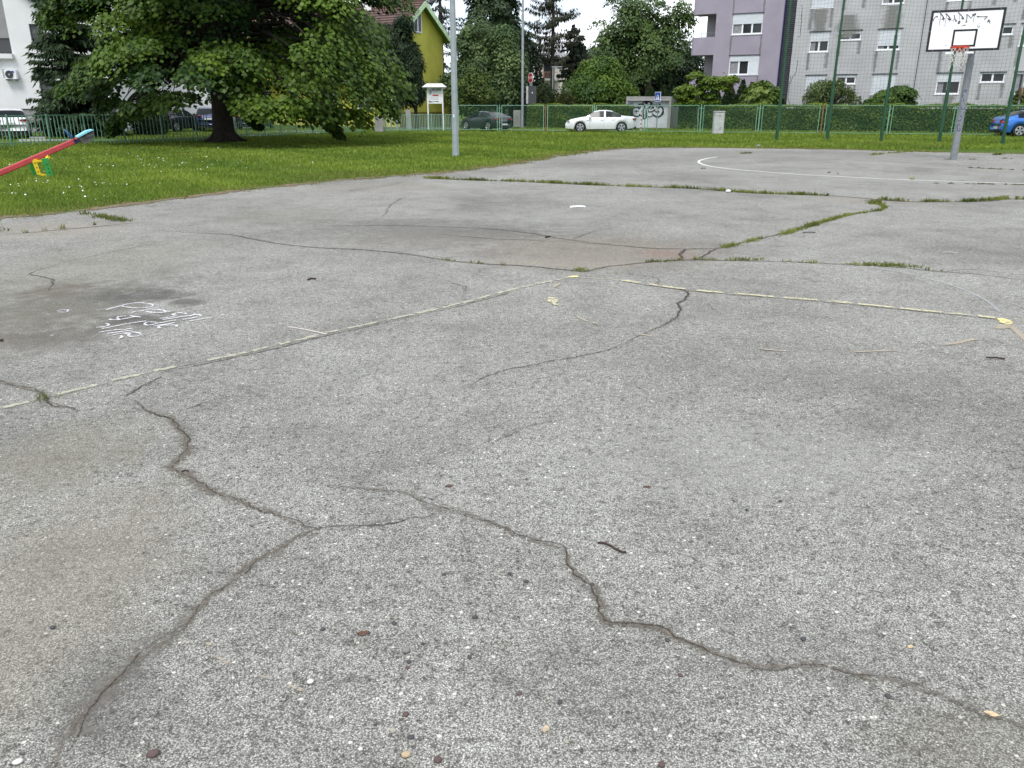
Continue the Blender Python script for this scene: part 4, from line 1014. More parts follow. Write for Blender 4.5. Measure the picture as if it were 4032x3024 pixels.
hedge('hedge', 'clipped green hedge behind the white sedan left of the garage', ground_at(2075, 57.0), ground_at(2475, 54.0), 1.42, 1.1, 81, 16000)
hedge('hedge', 'long clipped green hedge behind the mesh fence right of the garage', ground_at(2672, 53.4), ground_at(2672, 53.4) + UX * 31, 1.42, 1.1, 82, 46000)

# ------------------------------------------------------------------ grass
edge2 = np.array([(p.x, p.y) for p in edge])
def vnoise(x, y, f, seed):
    return .5 + .25 * (np.sin(x * f + seed) * np.cos(y * f * 1.3 - seed) + np.sin(x * f * 2.3 + y * f * 1.7 + seed * 2) * .7 + .5 * np.sin(x * f * 4.1 - y * f * 5.2))
def edge_dist(x, y):
    """signed distance to the court edge: positive on the lawn"""
    d = np.full(len(x), 1e9); sgn = np.ones(len(x))
    for i in range(len(edge2) - 1):
        a, b_ = edge2[i], edge2[i + 1]; e = b_ - a; L2 = (e ** 2).sum()
        t = np.clip(((x - a[0]) * e[0] + (y - a[1]) * e[1]) / L2, 0, 1)
        dx, dy = x - a[0] - t * e[0], y - a[1] - t * e[1]; dd = np.hypot(dx, dy)
        s_ = np.sign(e[0] * (y - a[1]) - e[1] * (x - a[0]))
        m_ = dd < d; d[m_] = dd[m_]; sgn[m_] = s_[m_]
    return d * sgn
def blades(name, x, y, h, wd, seed, tint, lean=.35, kind='stuff', label=None, z0=-0.03):
    r = np.random.default_rng(seed); n = len(x)
    a = r.random(n) * 2 * np.pi
    sd = np.stack([np.cos(a), np.sin(a), np.zeros(n)], 1) * (wd / 2)[:, None]
    b0 = np.stack([x, y, np.full(n, z0)], 1)
    d = np.stack([r.normal(0, lean, n), r.normal(0, lean, n), np.ones(n)], 1)
    mid = b0 + d * (h * .55)[:, None]
    tip = b0 + d * h[:, None] + np.stack([r.normal(0, lean, n), r.normal(0, lean, n), -.15 * np.ones(n)], 1) * (h * .5)[:, None]
    V = np.stack([b0 - sd, b0 + sd, mid + sd * .8, tip, mid - sd * .8], 1).reshape(-1, 3)
    i = np.arange(n)[:, None] * 5
    F = np.concatenate([i + np.array([[0, 1, 2, 4]]), np.concatenate([i + 4, i + 2, i + 3, i + 3], 1)], 0)
    F4 = i + np.array([[0, 1, 2, 4]]); F3 = i + np.array([[4, 2, 3]])
    me = bpy.data.meshes.new(name)
    me.vertices.add(len(V)); me.vertices.foreach_set('co', V.astype(np.float32).ravel())
    loops = np.concatenate([F4.ravel(), F3.ravel()]).astype(np.int32)
    me.loops.add(len(loops)); me.loops.foreach_set('vertex_index', loops)
    me.polygons.add(2 * n); me.polygons.foreach_set('loop_start', np.concatenate([np.arange(n) * 4, 4 * n + np.arange(n) * 3]).astype(np.int32))
    me.update(calc_edges=True); me.materials.append(M['blade'])
    at = me.color_attributes.new('tint', 'FLOAT_COLOR', 'POINT'); c = np.ones((len(V), 4), np.float32); c[:, :3] = np.repeat(tint, 5, 0)
    at.data.foreach_set('color', c.ravel())
    o = link(name, me); tag(o, label, kind=kind); return o
def lawn(seed=2):
    r = np.random.default_rng(seed); X, Y, H_, W_, T_ = [], [], [], [], []
    for y0, y1, dens, xs in ((8, 14, 750, (-14, 0)), (14, 20, 480, (-18, 2)), (20, 30, 250, (-24, 6)), (30, 38, 170, (-29, 28)), (38, 47, 105, (-34, 34)), (47, 56, 60, (-40, 40))):
        n = int((y1 - y0) * (xs[1] - xs[0]) * dens)
        x = xs[0] + (xs[1] - xs[0]) * r.random(n); y = y0 + (y1 - y0) * r.random(n)
        d = edge_dist(x, y); keep = (d > -.16 * vnoise(x, y, 1.9, 2.4)) & (r.random(n) < np.clip(.12 + d * 1.7 + .5 * (vnoise(x, y, 2.2, 5.5) - .5), 0.03, 1)); 
        # keep off roads and beyond the frame
        fr = np.abs(x) < (y * CT + .5) * 2016 / FPX * 1.12 + .6
        keep &= fr
        x, y, d = x[keep], y[keep], d[keep]
        k = vnoise(x, y, .55, 3.1); k2 = vnoise(x, y, 1.7, 1.2)
        tall = np.clip(.5 + .9 * (k - .5) + .5 * (k2 - .5), .1, 1.2)
        near_edge = np.clip(d / .8, 0, 1)
        far = np.clip((y - 28) / 6, 0, 1) * np.clip((x + 1) / 5, 0, 1)
        h = (.035 + .075 * tall + .055 * far) * (.55 + .45 * near_edge) * (.6 + .8 * r.random(len(x)))
        wd = np.full(len(x), .0011) * np.maximum(y, 9) * (0.75 + .5 * r.random(len(x)))
        t = np.clip(.45 + .75 * (k - .5) + .5 * (k2 - .5) + r.normal(0, .16, len(x)), 0, 1)[:, None]
        c = np.array((0.092, 0.158, 0.018)) * (1 - t) + np.array((0.265, 0.345, 0.046)) * t
        dry = (np.clip(np.clip(1 - d / (.55 + .9 * vnoise(x, y, .9, 7.7)), 0, 1) ** 1.1 * (.4 + .6 * r.random(len(x))) + .55 * np.clip(vnoise(x, y, .37, 9.1) - .72, 0, 1) * 3 * r.random(len(x)), 0, 1))[:, None]
        c = c * (1 - dry) + np.array((0.25, 0.22, 0.075)) * dry
        X.append(x); Y.append(y); H_.append(h); W_.append(wd); T_.append(c)
    x, y = np.concatenate(X), np.concatenate(Y)
    blades('grass', x, y, np.concatenate(H_), np.concatenate(W_), 3, np.concatenate(T_), label='mown green lawn grass with dry edges along the court')
    print('grass blades', len(x))
lawn()
def edge_tufts(seed=12):
    r = np.random.default_rng(seed); path = wiggle(edge[:-1], .2, .0, 1); X, Y, H_, T_ = [], [], [], []
    for _ in range(430):
        p = path[r.integers(len(path))]; n = int(14 + 34 * r.random()); rad = .05 + .13 * r.random()
        d = r.normal(-.02, .13); nn = Vector((-.45, .9, 0))
        x = p.x + nn.x * d + r.normal(0, rad, n); y = p.y + nn.y * d + r.normal(0, rad * .8, n)
        k = r.random(); c = np.array((.25, .21, .075)) * k + np.array((.12, .19, .025)) * (1 - k)
        X.append(x); Y.append(y); H_.append((.025 + .06 * r.random()) * (.6 + .7 * r.random(n))); T_.append(np.tile(c, (n, 1)) * (.8 + .4 * r.random((n, 1))))
    y = np.concatenate(Y)
    blades('edge_grass', np.concatenate(X), y, np.concatenate(H_), .0011 * np.maximum(y, 9) * (.7 + .5 * r.random(len(y))), seed, np.concatenate(T_), lean=.6, label='ragged dry and green tufts along the broken court edge')
edge_tufts()
def daisies(seed=4):
    r = np.random.default_rng(seed); V, F = [], []
    cl = [(G(px, py), n, sp) for px, py, n, sp in ((220, 735, 34, .7), (400, 745, 22, .5), (330, 640, 20, .8), (520, 640, 26, 1.2), (700, 650, 16, 1.4), (640, 600, 22, 1.2), (130, 790, 14, .8), (740, 668, 14, .8), (940, 660, 16, 1.5),
                                                      (560, 670, 20, 1.4), (960, 590, 18, 1.4), (60, 760, 8, .8), (1130, 640, 10, 1.2), (1880, 608, 5, .5), (300, 810, 10, .6), (460, 690, 14, 1))]
    for p, n, sp in cl:
        for _ in range(int(n * .5)):
            x, y = p.x + r.normal(0, sp), p.y + r.normal(0, sp * 1.3)
            if edge_dist(np.array([x]), np.array([y]))[0] < .25: continue
            z = .055 + .05 * r.random(); s_ = .009 + .008 * r.random(); b0 = len(V)
            tl = r.normal(0, .35, 2)
            for k in range(6):
                a = k * math.pi / 3
                V.append((x + s_ * math.cos(a), y + s_ * math.sin(a), z + s_ * (tl[0] * math.cos(a) + tl[1] * math.sin(a))))
            V.append((x, y, z + s_ * .55)); V.append((x, y, z - s_ * .3))
            for k in range(6): F.append([b0 + k, b0 + (k + 1) % 6, b0 + 6]); F.append([b0 + (k + 1) % 6, b0 + k, b0 + 7])
    o = link('daisies', np_mesh('daisies', V, F, (M['petal'],))); tag(o, 'small white daisies scattered over the lawn', kind='stuff')
daisies()
def crack_grass(label, segs, seed, dens=520, h=(.03, .085), w=.10):
    """segs: (list of display points, width) grassy runs"""
    r = np.random.default_rng(seed); X, Y = [], []
    Hh = []
    for pts, wd in segs:
        path = smooth_path(Dl(pts), .05)
        for i in range(len(path) - 1):
            p = path[i]; ln = (path[i + 1] - p).length
            k = (.05 + .95 * vnoise(np.array([p.x * 3]), np.array([p.y * 3]), 1.7, seed)[0])
            n = r.poisson(dens * ln * wd * 6 * max(.1, k * 1.5 - .1))
            X.append(p.x + (path[i + 1].x - p.x) * r.random(n) + r.normal(0, wd * .3, n)); Y.append(p.y + r.normal(0, wd * .3, n))
            Hh.append((h[0] + (h[1] - h[0]) * r.random(n)) * (.55 + .8 * k))
    x, y, hh = np.concatenate(X), np.concatenate(Y), np.concatenate(Hh)
    t = np.clip(vnoise(x, y, 2.0, seed) + r.normal(0, .2, len(x)), 0, 1)[:, None]
    c = np.array((0.065, 0.095, 0.018)) * (1 - t) + np.array((0.250, 0.270, 0.060)) * t
    dist = np.maximum(y, 3)
    blades('crack_grass', x, y, hh, .0009 * dist * (.8 + .6 * r.random(len(x))), seed, c, lean=.5, label=label, z0=0.0)
crack_grass('strip of short grass growing along the far long crack across the court', [([(915, 385), (1000, 389), (1130, 393), (1280, 400), (1420, 405), (1500, 408), (1620, 417), (1790, 423)], .095), ([(1985, 436), (2050, 436.5)], .05), ([(1900, 432), (1960, 435)], .07), ([(2000, 436), (2080, 436), (2130, 433), (2175, 430)], .10), ([(2190, 431), (2240, 431)], .06)], 91, 700, (.02, .08))
crack_grass('band of moss and grass in the diagonal crack bending up to the right', [([(1560, 535), (1600, 526), (1645, 514)], .09), ([(1672, 512), (1740, 491), (1790, 476), (1830, 465), (1870, 459), (1900, 454), (1908, 447), (1888, 436)], .085), ([(1888, 441), (1890, 434)], .16)], 92, 1000, (.015, .055))
crack_grass('grass tufts along the long crack in the middle of the court', [([(958, 562), (985, 565)], .05), ([(1010, 567), (1045, 570)], .05), ([(1082, 573), (1092, 573.5)], .03), ([(1240, 584), (1266, 586)], .09), ([(1395, 567), (1440, 564), (1472, 561)], .06), ([(1498, 561), (1560, 562)], .07), ([(1570, 562), (1655, 561)], .10), ([(1690, 565), (1715, 566)], .05), ([(1728, 567), (1765, 568)], .07), ([(1820, 571), (1880, 573), (1985, 578)], .12), ([(1998, 583), (2012, 584)], .08), ([(2025, 586), (2035, 587)], .07)], 93, 900, (.012, .042))
crack_grass('yellowish grass tufts at the left side of the court near the lawn', [([(-20, 502), (12, 497)], .25), ([(178, 462), (205, 465)], .14), ([(205, 467), (235, 473), (270, 479)], .16), ([(50, 503), (72, 502)], .07), ([(80, 500), (104, 497)], .05), ([(130, 494), (148, 492)], .05), ([(200, 486), (215, 485)], .05)], 94, 420, (.025, .07))
crack_grass('single fresh green tuft growing at the near left end of the yellow line', [([(86, 865), (102, 865)], .07)], 95, 2600, (.02, .06))
crack_grass('small weed tufts near the far edge of the court', [([(1600, 332), (1625, 331)], .12), ([(1880, 335), (1905, 333)], .14), ([(1915, 331), (1985, 327)], .10), ([(1968, 326), (1995, 325)], .2), ([(1965, 388), (1975, 388)], .10), ([(1515, 385 - 20), (1525, 364)], .06), ([(2145, 335), (2165, 334)], .15)], 96, 200, (.02, .07))
# ================================================================== BUILDINGS
Z3 = Vector((0, 0, 1))
FLAT = Plane(ground_at(3180, 55.7), (0.874, -0.486))
def wall_with_holes(pl, s0, s1, z0, z1, holes, name, m, parent, depth=0.16, reveal=None):
    """front sheet of a wall with real openings; holes (s0,s1,z0,z1)"""
    ss = sorted({s0, s1, *[h[0] for h in holes], *[h[1] for h in holes]}); zs = sorted({z0, z1, *[h[2] for h in holes], *[h[3] for h in holes]})
    mb = MB()
    for i in range(len(ss) - 1):
        for j in range(len(zs) - 1):
            a, b_, c_, d_ = ss[i], ss[i + 1], zs[j], zs[j + 1]
            cs, cz = (a + b_) / 2, (c_ + d_) / 2
            if any(h[0] < cs < h[1] and h[2] < cz < h[3] for h in holes): continue
            mb.add([pl.at(a, c_), pl.at(b_, c_), pl.at(b_, d_), pl.at(a, d_)], [[0, 1, 2, 3]])
    for h in holes:
        f = [pl.at(h[0], h[2]), pl.at(h[1], h[2]), pl.at(h[1], h[3]), pl.at(h[0], h[3])]
        k = [pl.at(h[0], h[2], -depth), pl.at(h[1], h[2], -depth), pl.at(h[1], h[3], -depth), pl.at(h[0], h[3], -depth)]
        mb.add(f + k, [[0, 4, 5, 1], [1, 5, 6, 2], [2, 6, 7, 3], [3, 7, 4, 0]])
    return mb.build(name, m, parent)
def pbox(mb, pl, s0, s1, z0, z1, o0, o1):
    """box on a facade: o0..o1 offsets in front of the plane"""
    c = (pl.at(s0, z0, o0) + pl.at(s1, z1, o1)) / 2
    return mb.box(c, (abs(s1 - s0), abs(o1 - o0), abs(z1 - z0)), (pl.u, -pl.n, Z3))
def window(pl, rc, parent, splits=(0.5,), shut=0.0, sash=(), depth=0.12, frame='pvc', shutm='shutter', curtain=True, part_shut=None):
    s0, s1, z0, z1 = rc; fw = 0.065
    w_ = MB()
    for a, b_, c_, d_ in ((s0, s0 + fw, z0, z1), (s1 - fw, s1, z0, z1), (s0 + fw, s1 - fw, z0, z0 + fw), (s0 + fw, s1 - fw, z1 - fw, z1)): pbox(w_, pl, a, b_, c_, d_, -depth, -depth + .07)
    for k in splits:
        x = s0 + (s1 - s0) * k; pbox(w_, pl, x - fw * .8, x + fw * .8, z0 + fw, z1 - fw, -depth, -depth + .065)
    wo = w_.build('window', M[frame], parent)
    g_ = MB(); pbox(g_, pl, s0 + fw, s1 - fw, z0 + fw, z1 - fw, -depth - .01, -depth + .02); g_.build('pane', M['glass'], wo)
    if curtain:
        c_ = MB(); pbox(c_, pl, s0 + fw + .02, s0 + (s1 - s0) * .30, z0 + fw, z1 - fw, -depth + .022, -depth + .025); c_.build('curtain', M['curtain'], wo)
    sl = MB(); pbox(sl, pl, s0 - .04, s1 + .04, z0 - .05, z0 - .003, -depth, .04); sl.build('sill', M[frame], wo)
    if shut:
        zz = z1 - (z1 - z0) * shut; sh = MB(); pbox(sh, pl, s0 + .03, s1 - .03, zz, z1 - .003, -depth + .07, -depth + .095)
        n = int((z1 - zz) / .055)
        for i in range(n): pbox(sh, pl, s0 + .035, s1 - .035, zz + i * .055 + .006, zz + i * .055 + .049, -depth + .0955, -depth + .102)
        sh.build('roller_shutter', M[shutm], wo)
    if part_shut:
        a, b_, k = part_shut; zz = z1 - (z1 - z0) * k; sh = MB(); pbox(sh, pl, s0 + (s1 - s0) * a, s0 + (s1 - s0) * b_, zz, z1 - .003, -depth + .066, -depth + .094); sh.build('roller_shutter', M[shutm], wo)
    return wo
def rect_px(pl, x0, y0, x1, y1, slope=True):
    """average facade rectangle from its top-left and bottom-right pixels"""
    a = pl.hit(x0, y0); b_ = pl.hit(x1, y1); return [a[0], b_[0], b_[1], a[1]]
M['grey_flat'] = mat('grey_concrete_render', (0.425, 0.425, 0.425), 0.92, 0, 0.10, 0.6, 0.25, 45)
M['streak'] = ragged_mat('rain_streak', (0.16, 0.16, 0.15), (0.24, 0.24, 0.225), 2.2, 0.32, 0.62, 0.9, 0.95, 40, 0.3)
M['streak_green'] = ragged_mat('mossy_stain', (0.20, 0.205, 0.18), (0.28, 0.28, 0.26), 1.4, 0.28, 0.75, 0.6, 0.95, 40, 0.3)

# ---------- grey flats
HGT = 12.6
s_left = FLAT.hit(3108, 300)[0]
gf = thing('apartment_building', 'grey concrete block of flats with white windows behind the ball net', 'building', FLAT.at(s_left, 0))
rowz = {}
def fl(x0, y0, x1, y1): return rect_px(FLAT, x0, y0, x1, y1)
W1 = fl(3188, 126.5, 3263, 203); W6 = fl(3172, 297, 3247, 374)
zr1, zs1 = W1[3], W1[2]; zr0, zs0 = W6[3], W6[2]; st_h = zr1 - zr0
big = W1[3] - W1[2]
wins = []
def add_win(px0, px1, row, small=False, **kw):
    y = {0: 335, 1: 165, 2: 0}[row]
    a, b_ = FLAT.hit(px0, y)[0], FLAT.hit(px1, y)[0]
    zt = zr0 + st_h * row; h_ = big * (.46 if small else 1.0)
    wins.append(([a, b_, zt - h_, zt], kw))
add_win(3188, 3264, 1, shut=.48); add_win(3304, 3387, 1, True, shut=.36, curtain=False); add_win(3455, 3545, 1, shut=.80)
add_win(3172, 3248, 0, shut=.98); add_win(3290, 3366, 0, True, shut=.30, curtain=False); add_win(3433, 3524, 0, shut=.985)
add_win(3686, 3780, 0, shut=.42); add_win(3856, 3950, 0, True, shut=.15, curtain=False); add_win(3988, 4070, 0, shut=.1)
add_win(3895, 3981, 1, True, shut=.3, curtain=False); add_win(4014, 4100, 1, shut=.55); add_win(3710, 3805, 1, shut=.4)
add_win(3199, 3283, 2, shut=.98); add_win(3474, 3562, 2, shut=.2); add_win(3730, 3824, 2, shut=.2); add_win(3325, 3405, 2, True, shut=.3, curtain=False); add_win(4040, 4130, 2, shut=.4); add_win(3915, 4000, 2, True, shut=.3)
s_right = s_left + 36
wall_with_holes(FLAT, s_left, s_right, -0.2, HGT, [w_[0] for w_ in wins], 'wall', M['grey_flat'], gf)
rest = MB(); c0 = FLAT.at((s_left + s_right) / 2, HGT / 2, -6.2); rest.box(c0, (s_right - s_left - .01, 12.0, HGT - .02), (FLAT.u, -FLAT.n, Z3)); rest.build('rear_block', M['grey_flat'], gf)
rf = MB(); pbox(rf, FLAT, s_left - .2, s_right + .2, HGT, HGT + .35, -12.4, .25); rf.build('roof', M['concrete'], gf)
for rc, kw in wins:
    window(FLAT, rc, gf, **kw)
jt = MB(); sj = FLAT.hit(3618, 220)[0]; pbox(jt, FLAT, sj - .018, sj + .018, 0, HGT, .002, .03); jt.build('lightning_cable', M['black'], gf)
# spandrel panels and lintel strips stand a little proud between windows of one column
for a, b_, z0_, z1_ in [(w_[0][0], w_[0][1], w_[0][3], w_[0][2] + st_h) for w_ in wins if w_[0][3] - w_[0][2] > big * .8 and w_[0][3] < zr0 + st_h * 1.5]:
    p_ = MB(); pbox(p_, FLAT, a + .02, b_ - .02, z0_ + .03, z1_ - .08, .001, .022); p_.build('spandrel_panel', M['grey_flat'], gf)
for rc, kw in wins:
    ln = MB(); pbox(ln, FLAT, rc[0] - .08, rc[1] + .08, rc[3] + .002, rc[3] + .045, 0.001, .05); ln.build('lintel', M['sign_back'], gf)
def streak(parent, pl, s, z1, z0, w_, m='streak', off=.026, seed=0):
    k = 14; path = [pl.at(s, z1 + (z0 - z1) * i / k) for i in range(k + 1)]
    ribbon('rain_stain', path, w_, M[m], parent, z=off, nrm=pl.n, jit=.01, seed=seed, wj=.25)
for i, (rc, kw) in enumerate(wins):
    if i % 7 == 6: continue
    zb = rc[2] - .06; ln = (1.45 if rc[3] - rc[2] > big * .8 else .9) * (0.7 + .35 * ((i * 37) % 10) / 10)
    streak(gf, FLAT, rc[0] + .02, zb, zb - ln, .34, seed=i); streak(gf, FLAT, rc[1] - .02, zb, zb - ln * .9, .34, seed=i + 40)
for px, row, wd in ((3228, 2, 1.25), (3512, 2, 1.35), (3345, 1.85, 1.6), (3732, 0.0, 1.0)):
    s = FLAT.hit(px, 80 if row > 1 else 400)[0]; zt = zr0 + st_h * row - big
    streak(gf, FLAT, s, zt - .1, zt - 1.45, wd, 'streak_green', .03, int(px))
# cracks in the render at the left end
for k_, pts in enumerate(([(3158, 20), (3153, 110), (3146, 150)], [(3140, 235), (3136, 275), (3110, 330)], [(3112, 300), (3104, 380), (3108, 415)])):
    pth = []
    for x, y in pts: a, z_ = FLAT.hit(x, y); pth.append(FLAT.at(a, z_))
    ribbon('render_crack', smooth_path(pth, .1), .06, M['hair'], gf, z=.004, nrm=FLAT.n, jit=.03, seed=k_)

# ---------- dark louvred joint and purple flats
sp_r = FLAT.hit(3068, 250)[0]
lv = thing('louvred_shaft', 'tall dark louvred strip between the purple and grey flats', 'louvre', FLAT.at(sp_r, 0))
b_ = MB(); pbox(b_, FLAT, sp_r + .01, s_left - .01, 0, HGT - .1, -1.5, -.35); b_.build('back_panel', M['sign_back'], lv)
b_ = MB(); z_ = .1
while z_ < HGT - .2: pbox(b_, FLAT, sp_r + .015, s_left - .015, z_, z_ + .055, -.35, -.12); z_ += .115
o = b_.build('slats', M['shutter_dark'], lv); o['kind'] = 'stuff'
pf = thing('apartment_building', 'purple rendered block of flats with balconies at its left end', 'building', FLAT.at(FLAT.hit(2815, 300)[0], 0))
PUR = Plane(FLAT.at(0, 0, .10), FLAT.u)
sl0 = PUR.hit(2812, 180)[0]; sb0 = PUR.hit(2722, 180)[0]
pw = []
P1 = rect_px(PUR, 2886, 56.5, 2998, 132); P2 = rect_px(PUR, 2873, 220, 2984, 293)
dz = P1[3] - P2[3]; P1[0], P1[1] = P2[0], P2[1]
P0 = [P1[0], P1[1], P1[2] + dz, P1[3] + dz]
wall_with_holes(PUR, sl0, sp_r, -.2, HGT, [P0, P1, P2], 'wall', M['purple'], pf)
b_ = MB(); pbox(b_, PUR, sl0 + .005, sp_r - .005, -.2, HGT - .01, -11.5, -.3); b_.build('rear_block', M['loggia'], pf)
b_ = MB(); pbox(b_, PUR, sp_r, sp_r + .06, 0, HGT, -.35, .02); b_.build('corner_strip', M['navy'], pf)
window(PUR, P1, pf, splits=(.34, .66), shut=.50); 
window(PUR, P2, pf, splits=(.33, .66), shut=.30, part_shut=(.67, .985, .98)); window(PUR, P0, pf, splits=(.34, .66), shut=.6)
for rc in (P1, P2, P0):
    ln = MB(); pbox(ln, PUR, rc[0] - .04, rc[1] + .04, rc[3] + .002, rc[3] + .05, .001, .035); ln.build('lintel', M['sign_back'], pf)
    for s in (rc[0], rc[1]): streak(pf, PUR, s, rc[2] - .08, rc[2] - 1.35, .2, 'streak_purple' if 'streak_purple' in M else 'streak', .006, int(s * 10))
# balconies: parapet bands in front, back wall of the loggia, slab; they stick out past the end wall
zb_top, zb_bot = PUR.hit(2765, 147)[1], PUR.hit(2765, 217)[1]
for k in (-1, 0, 1, 2):
    zt, zb = zb_top + dz * k, zb_bot + dz * k
    if zb < -.5: continue
    bal = MB()
    pts = [PUR.at(sl0 - .002, zb, .0), PUR.at(sb0 + .15, zb, .0), PUR.at(sb0, zb, -.12), PUR.at(sb0 - .02, zb, -1.6), PUR.at(sb0 + .12, zb, -1.6), PUR.at(sb0 + .14, zb, -.17), PUR.at(sb0 + .2, zb, -.13), PUR.at(sl0 - .002, zb, -.13)]
    bal.prism(pts, (0, 0, zt - zb)); bal.build('balcony_parapet', M['purple'], pf)
    sl_ = MB(); pbox(sl_, PUR, sb0 + .15, sl0 - .003, zb + .005, zb + .18, -1.6, -.14); sl_.build('balcony_slab', M['loggia'], pf)
    if k >= 0:
        rl_ = MB(); rl_.bar(PUR.at(sb0 + .5, zt + .28, -.4), PUR.at(sl0 - .01, zt + .28, -.4), .03); rl_.bar(PUR.at(sb0 + .55, zt - .1, -.4), PUR.at(sb0 + .55, zt + .28, -.4), .03); rl_.build('railing', M['galv'], pf)
lw = MB(); sm = PUR.hit(2757, 100)[0]; pbox(lw, PUR, sm, sl0 - .004, 0, HGT - .3, -1.78, -1.62); lw.build('loggia_wall', M['loggia'], pf)
rf = MB(); pbox(rf, PUR, sb0, sp_r + .1, HGT, HGT + .35, -11.8, .2); rf.build('roof', M['concrete'], pf)

# ---------- lime yellow house
UG = Vector((0.5, 0.866, 0)); RC = ground_at(1751, 64.0)
GAB = Plane(RC, UG)
sa, za = GAB.hit(1650, 14); se, ze = GAB.hit(1751, 150)
half = -sa
yh = thing('house', 'lime yellow house with red tiled roof and pale green eaves behind the maple', 'house', GAB.at(2 * sa, 0))
UL = Vector((-0.866, 0.5, 0)); LEN = 15.0
zl = ze
w_ = MB(); w_.add([GAB.at(0, 0), GAB.at(2 * sa, 0), GAB.at(2 * sa, zl), GAB.at(sa, za), GAB.at(0, zl)], [[0, 1, 2, 3, 4]])
pts = [GAB.at(0, 0), GAB.at(2 * sa, 0), GAB.at(2 * sa, zl), GAB.at(sa, za), GAB.at(0, zl)]
bk = [p + UL * LEN for p in pts]
w_ = MB(); w_.add(pts + bk, [[0, 1, 2, 3, 4], [1, 6, 7, 2], [0, 4, 9, 5], [9, 8, 7, 6, 5]]); w_.build('wall', M['lime_wall'], yh)
pl_ = MB(); pbox(pl_, GAB, 2 * sa - .02, .02, 0, 1.0, .001, .03); pl_.build('plinth', M['olive'], yh)
ov = .55; hw_ = -sa; ris = za - zl; sl_len = math.hypot(hw_, ris)
def roof_side(sgn):
    e = sa + sgn * (hw_ + .55); ez = zl - .55 * ris / hw_
    a = GAB.at(sa, za + .12, 0); b_ = GAB.at(e, ez + .12, 0)
    n_ = (b_ - a).cross(UL).normalized(); n_ = n_ if n_.z > 0 else -n_
    rows = 13; mb = MB()
    for i in range(rows):                                           # tile courses, each lapping the next
        p = a.lerp(b_, i / rows); q = a.lerp(b_, (i + 1.08) / rows)
        c_ = [p - UL * ov + n_ * .05, q - UL * ov + n_ * .10, q + UL * (LEN + ov) + n_ * .10, p + UL * (LEN + ov) + n_ * .05]
        mb.prism(c_, -n_ * .045)
    mb.build('roof', M['tile'], yh)
    f = MB(); f.prism([a - UL * ov + n_ * .03, b_ - UL * ov + n_ * .03, b_ - UL * ov - Z3 * .34, a - UL * ov - Z3 * .34], -UL * .04); f.build('eave_board', M['eave'], yh)
    s_ = MB(); s_.prism([a - UL * (ov - .01) - Z3 * .05, b_ - UL * (ov - .01) - Z3 * .05, b_ + UL * LEN - Z3 * .05, a + UL * LEN - Z3 * .05], -n_ * .03); s_.build('soffit', M['soffit'], yh)
    return b_
roof_side(1); roof_side(-1)
rg = MB(); rg.tube([GAB.at(sa, za + .2) - UL * ov, GAB.at(sa, za + .2) + UL * (LEN + ov)], .13, 8); rg.build('ridge', M['tile'], yh)
ch = MB(); cc = GAB.at(sa - .5, za + .25) + UL * 4.2; ch.box(cc, (.6, .6, 1.1)); ch.box(cc + Z3 * .6, (.75, .75, .12)); ch.build('chimney', M['white_wall'], yh)
gs, gz = GAB.hit(1640, 88)
def hole_win(pl, s, z, w_, h, par): window(pl, [s - w_ / 2, s + w_ / 2, z - h / 2, z + h / 2], par, depth=-.05, splits=(.5,), curtain=False)
hole_win(GAB, gs, gz, .9, 1.3, yh)
LW = Plane(GAB.at(2 * sa, 0, 0), -UL)                                  # long wall, seen through the maple
for s in (-3, -6.5, -10, -13):
    for z_ in (1.9, 4.5): 
        if z_ < zl - .8: hole_win(LW, s, z_, 1.3, 1.3, yh)
bd = MB(); pbox(bd, LW, -14.5, -.6, 2.95, 3.2, .002, .9); bd.build('balcony', M['kerb'], yh)
# olive annex right of the house, behind the grey pole
an = thing('annex', 'low olive brown annex wall behind the grey lamp pole', 'wall', ground_at(1760, 63))
b_ = MB(); c_ = ground_at(1772, 63.5); b_.box((c_.x, c_.y, 1.3), (1.1, .3, 2.6)); b_.build('wall', M['olive'], an)
b_ = MB(); b_.box((c_.x, c_.y, 2.66), (1.3, .5, .1)); b_.build('coping', M['kerb'], an)

# ---------- white house on the left
WH = Plane(ground_at(0, 47.0), (0.985, 0.17))
wh = thing('house', 'white rendered house with grey plinth and dark windows at the left edge', 'house', WH.at(0, 0))
zp = WH.hit(60, 428)[1]
wr = rect_px(WH, 112, 94, 177, 167); wl = rect_px(WH, 148, 293, 225, 365)
s_end = WH.hit(440, 400)[0]; bs = WH.hit(31, 120)[0]; bz = WH.hit(20, 217)[1]
ws = [wr, wl, [-6, bs, bz, bz + 5.2]]
wall_with_holes(WH, -6, s_end, zp, 9.6, ws, 'wall', M['white_wall'], wh, .22)
b_ = MB(); pbox(b_, WH, -6, s_end, -.1, zp - .03, -.3, -.06); b_.build('plinth', M['plinth'], wh)
b_ = MB(); pbox(b_, WH, -6, s_end, zp - .03, zp, -.3, -.02); b_.build('drip_edge', M['anthracite'], wh)
b_ = MB(); pbox(b_, WH, -5.95, s_end - .02, -.1, 9.58, -9, -.8); b_.build('rear_block', M['white_wall'], wh)
for rc in (wr, wl): window(WH, rc, wh, splits=(), shut=.78, depth=.2, frame='anthracite', shutm='shutter_dark', curtain=False)
b_ = MB(); pbox(b_, WH, -6, bs - .02, bz + .1, bz + 5.1, -.8, -.45); b_.build('recess_wall', M['plinth'], wh)
b_ = MB(); pbox(b_, WH, -2.0, WH.hit(26, 150)[0], bz + .15, WH.hit(20, 152)[1], -.44, -.38); b_.build('glazed_door', M['glass'], wh)
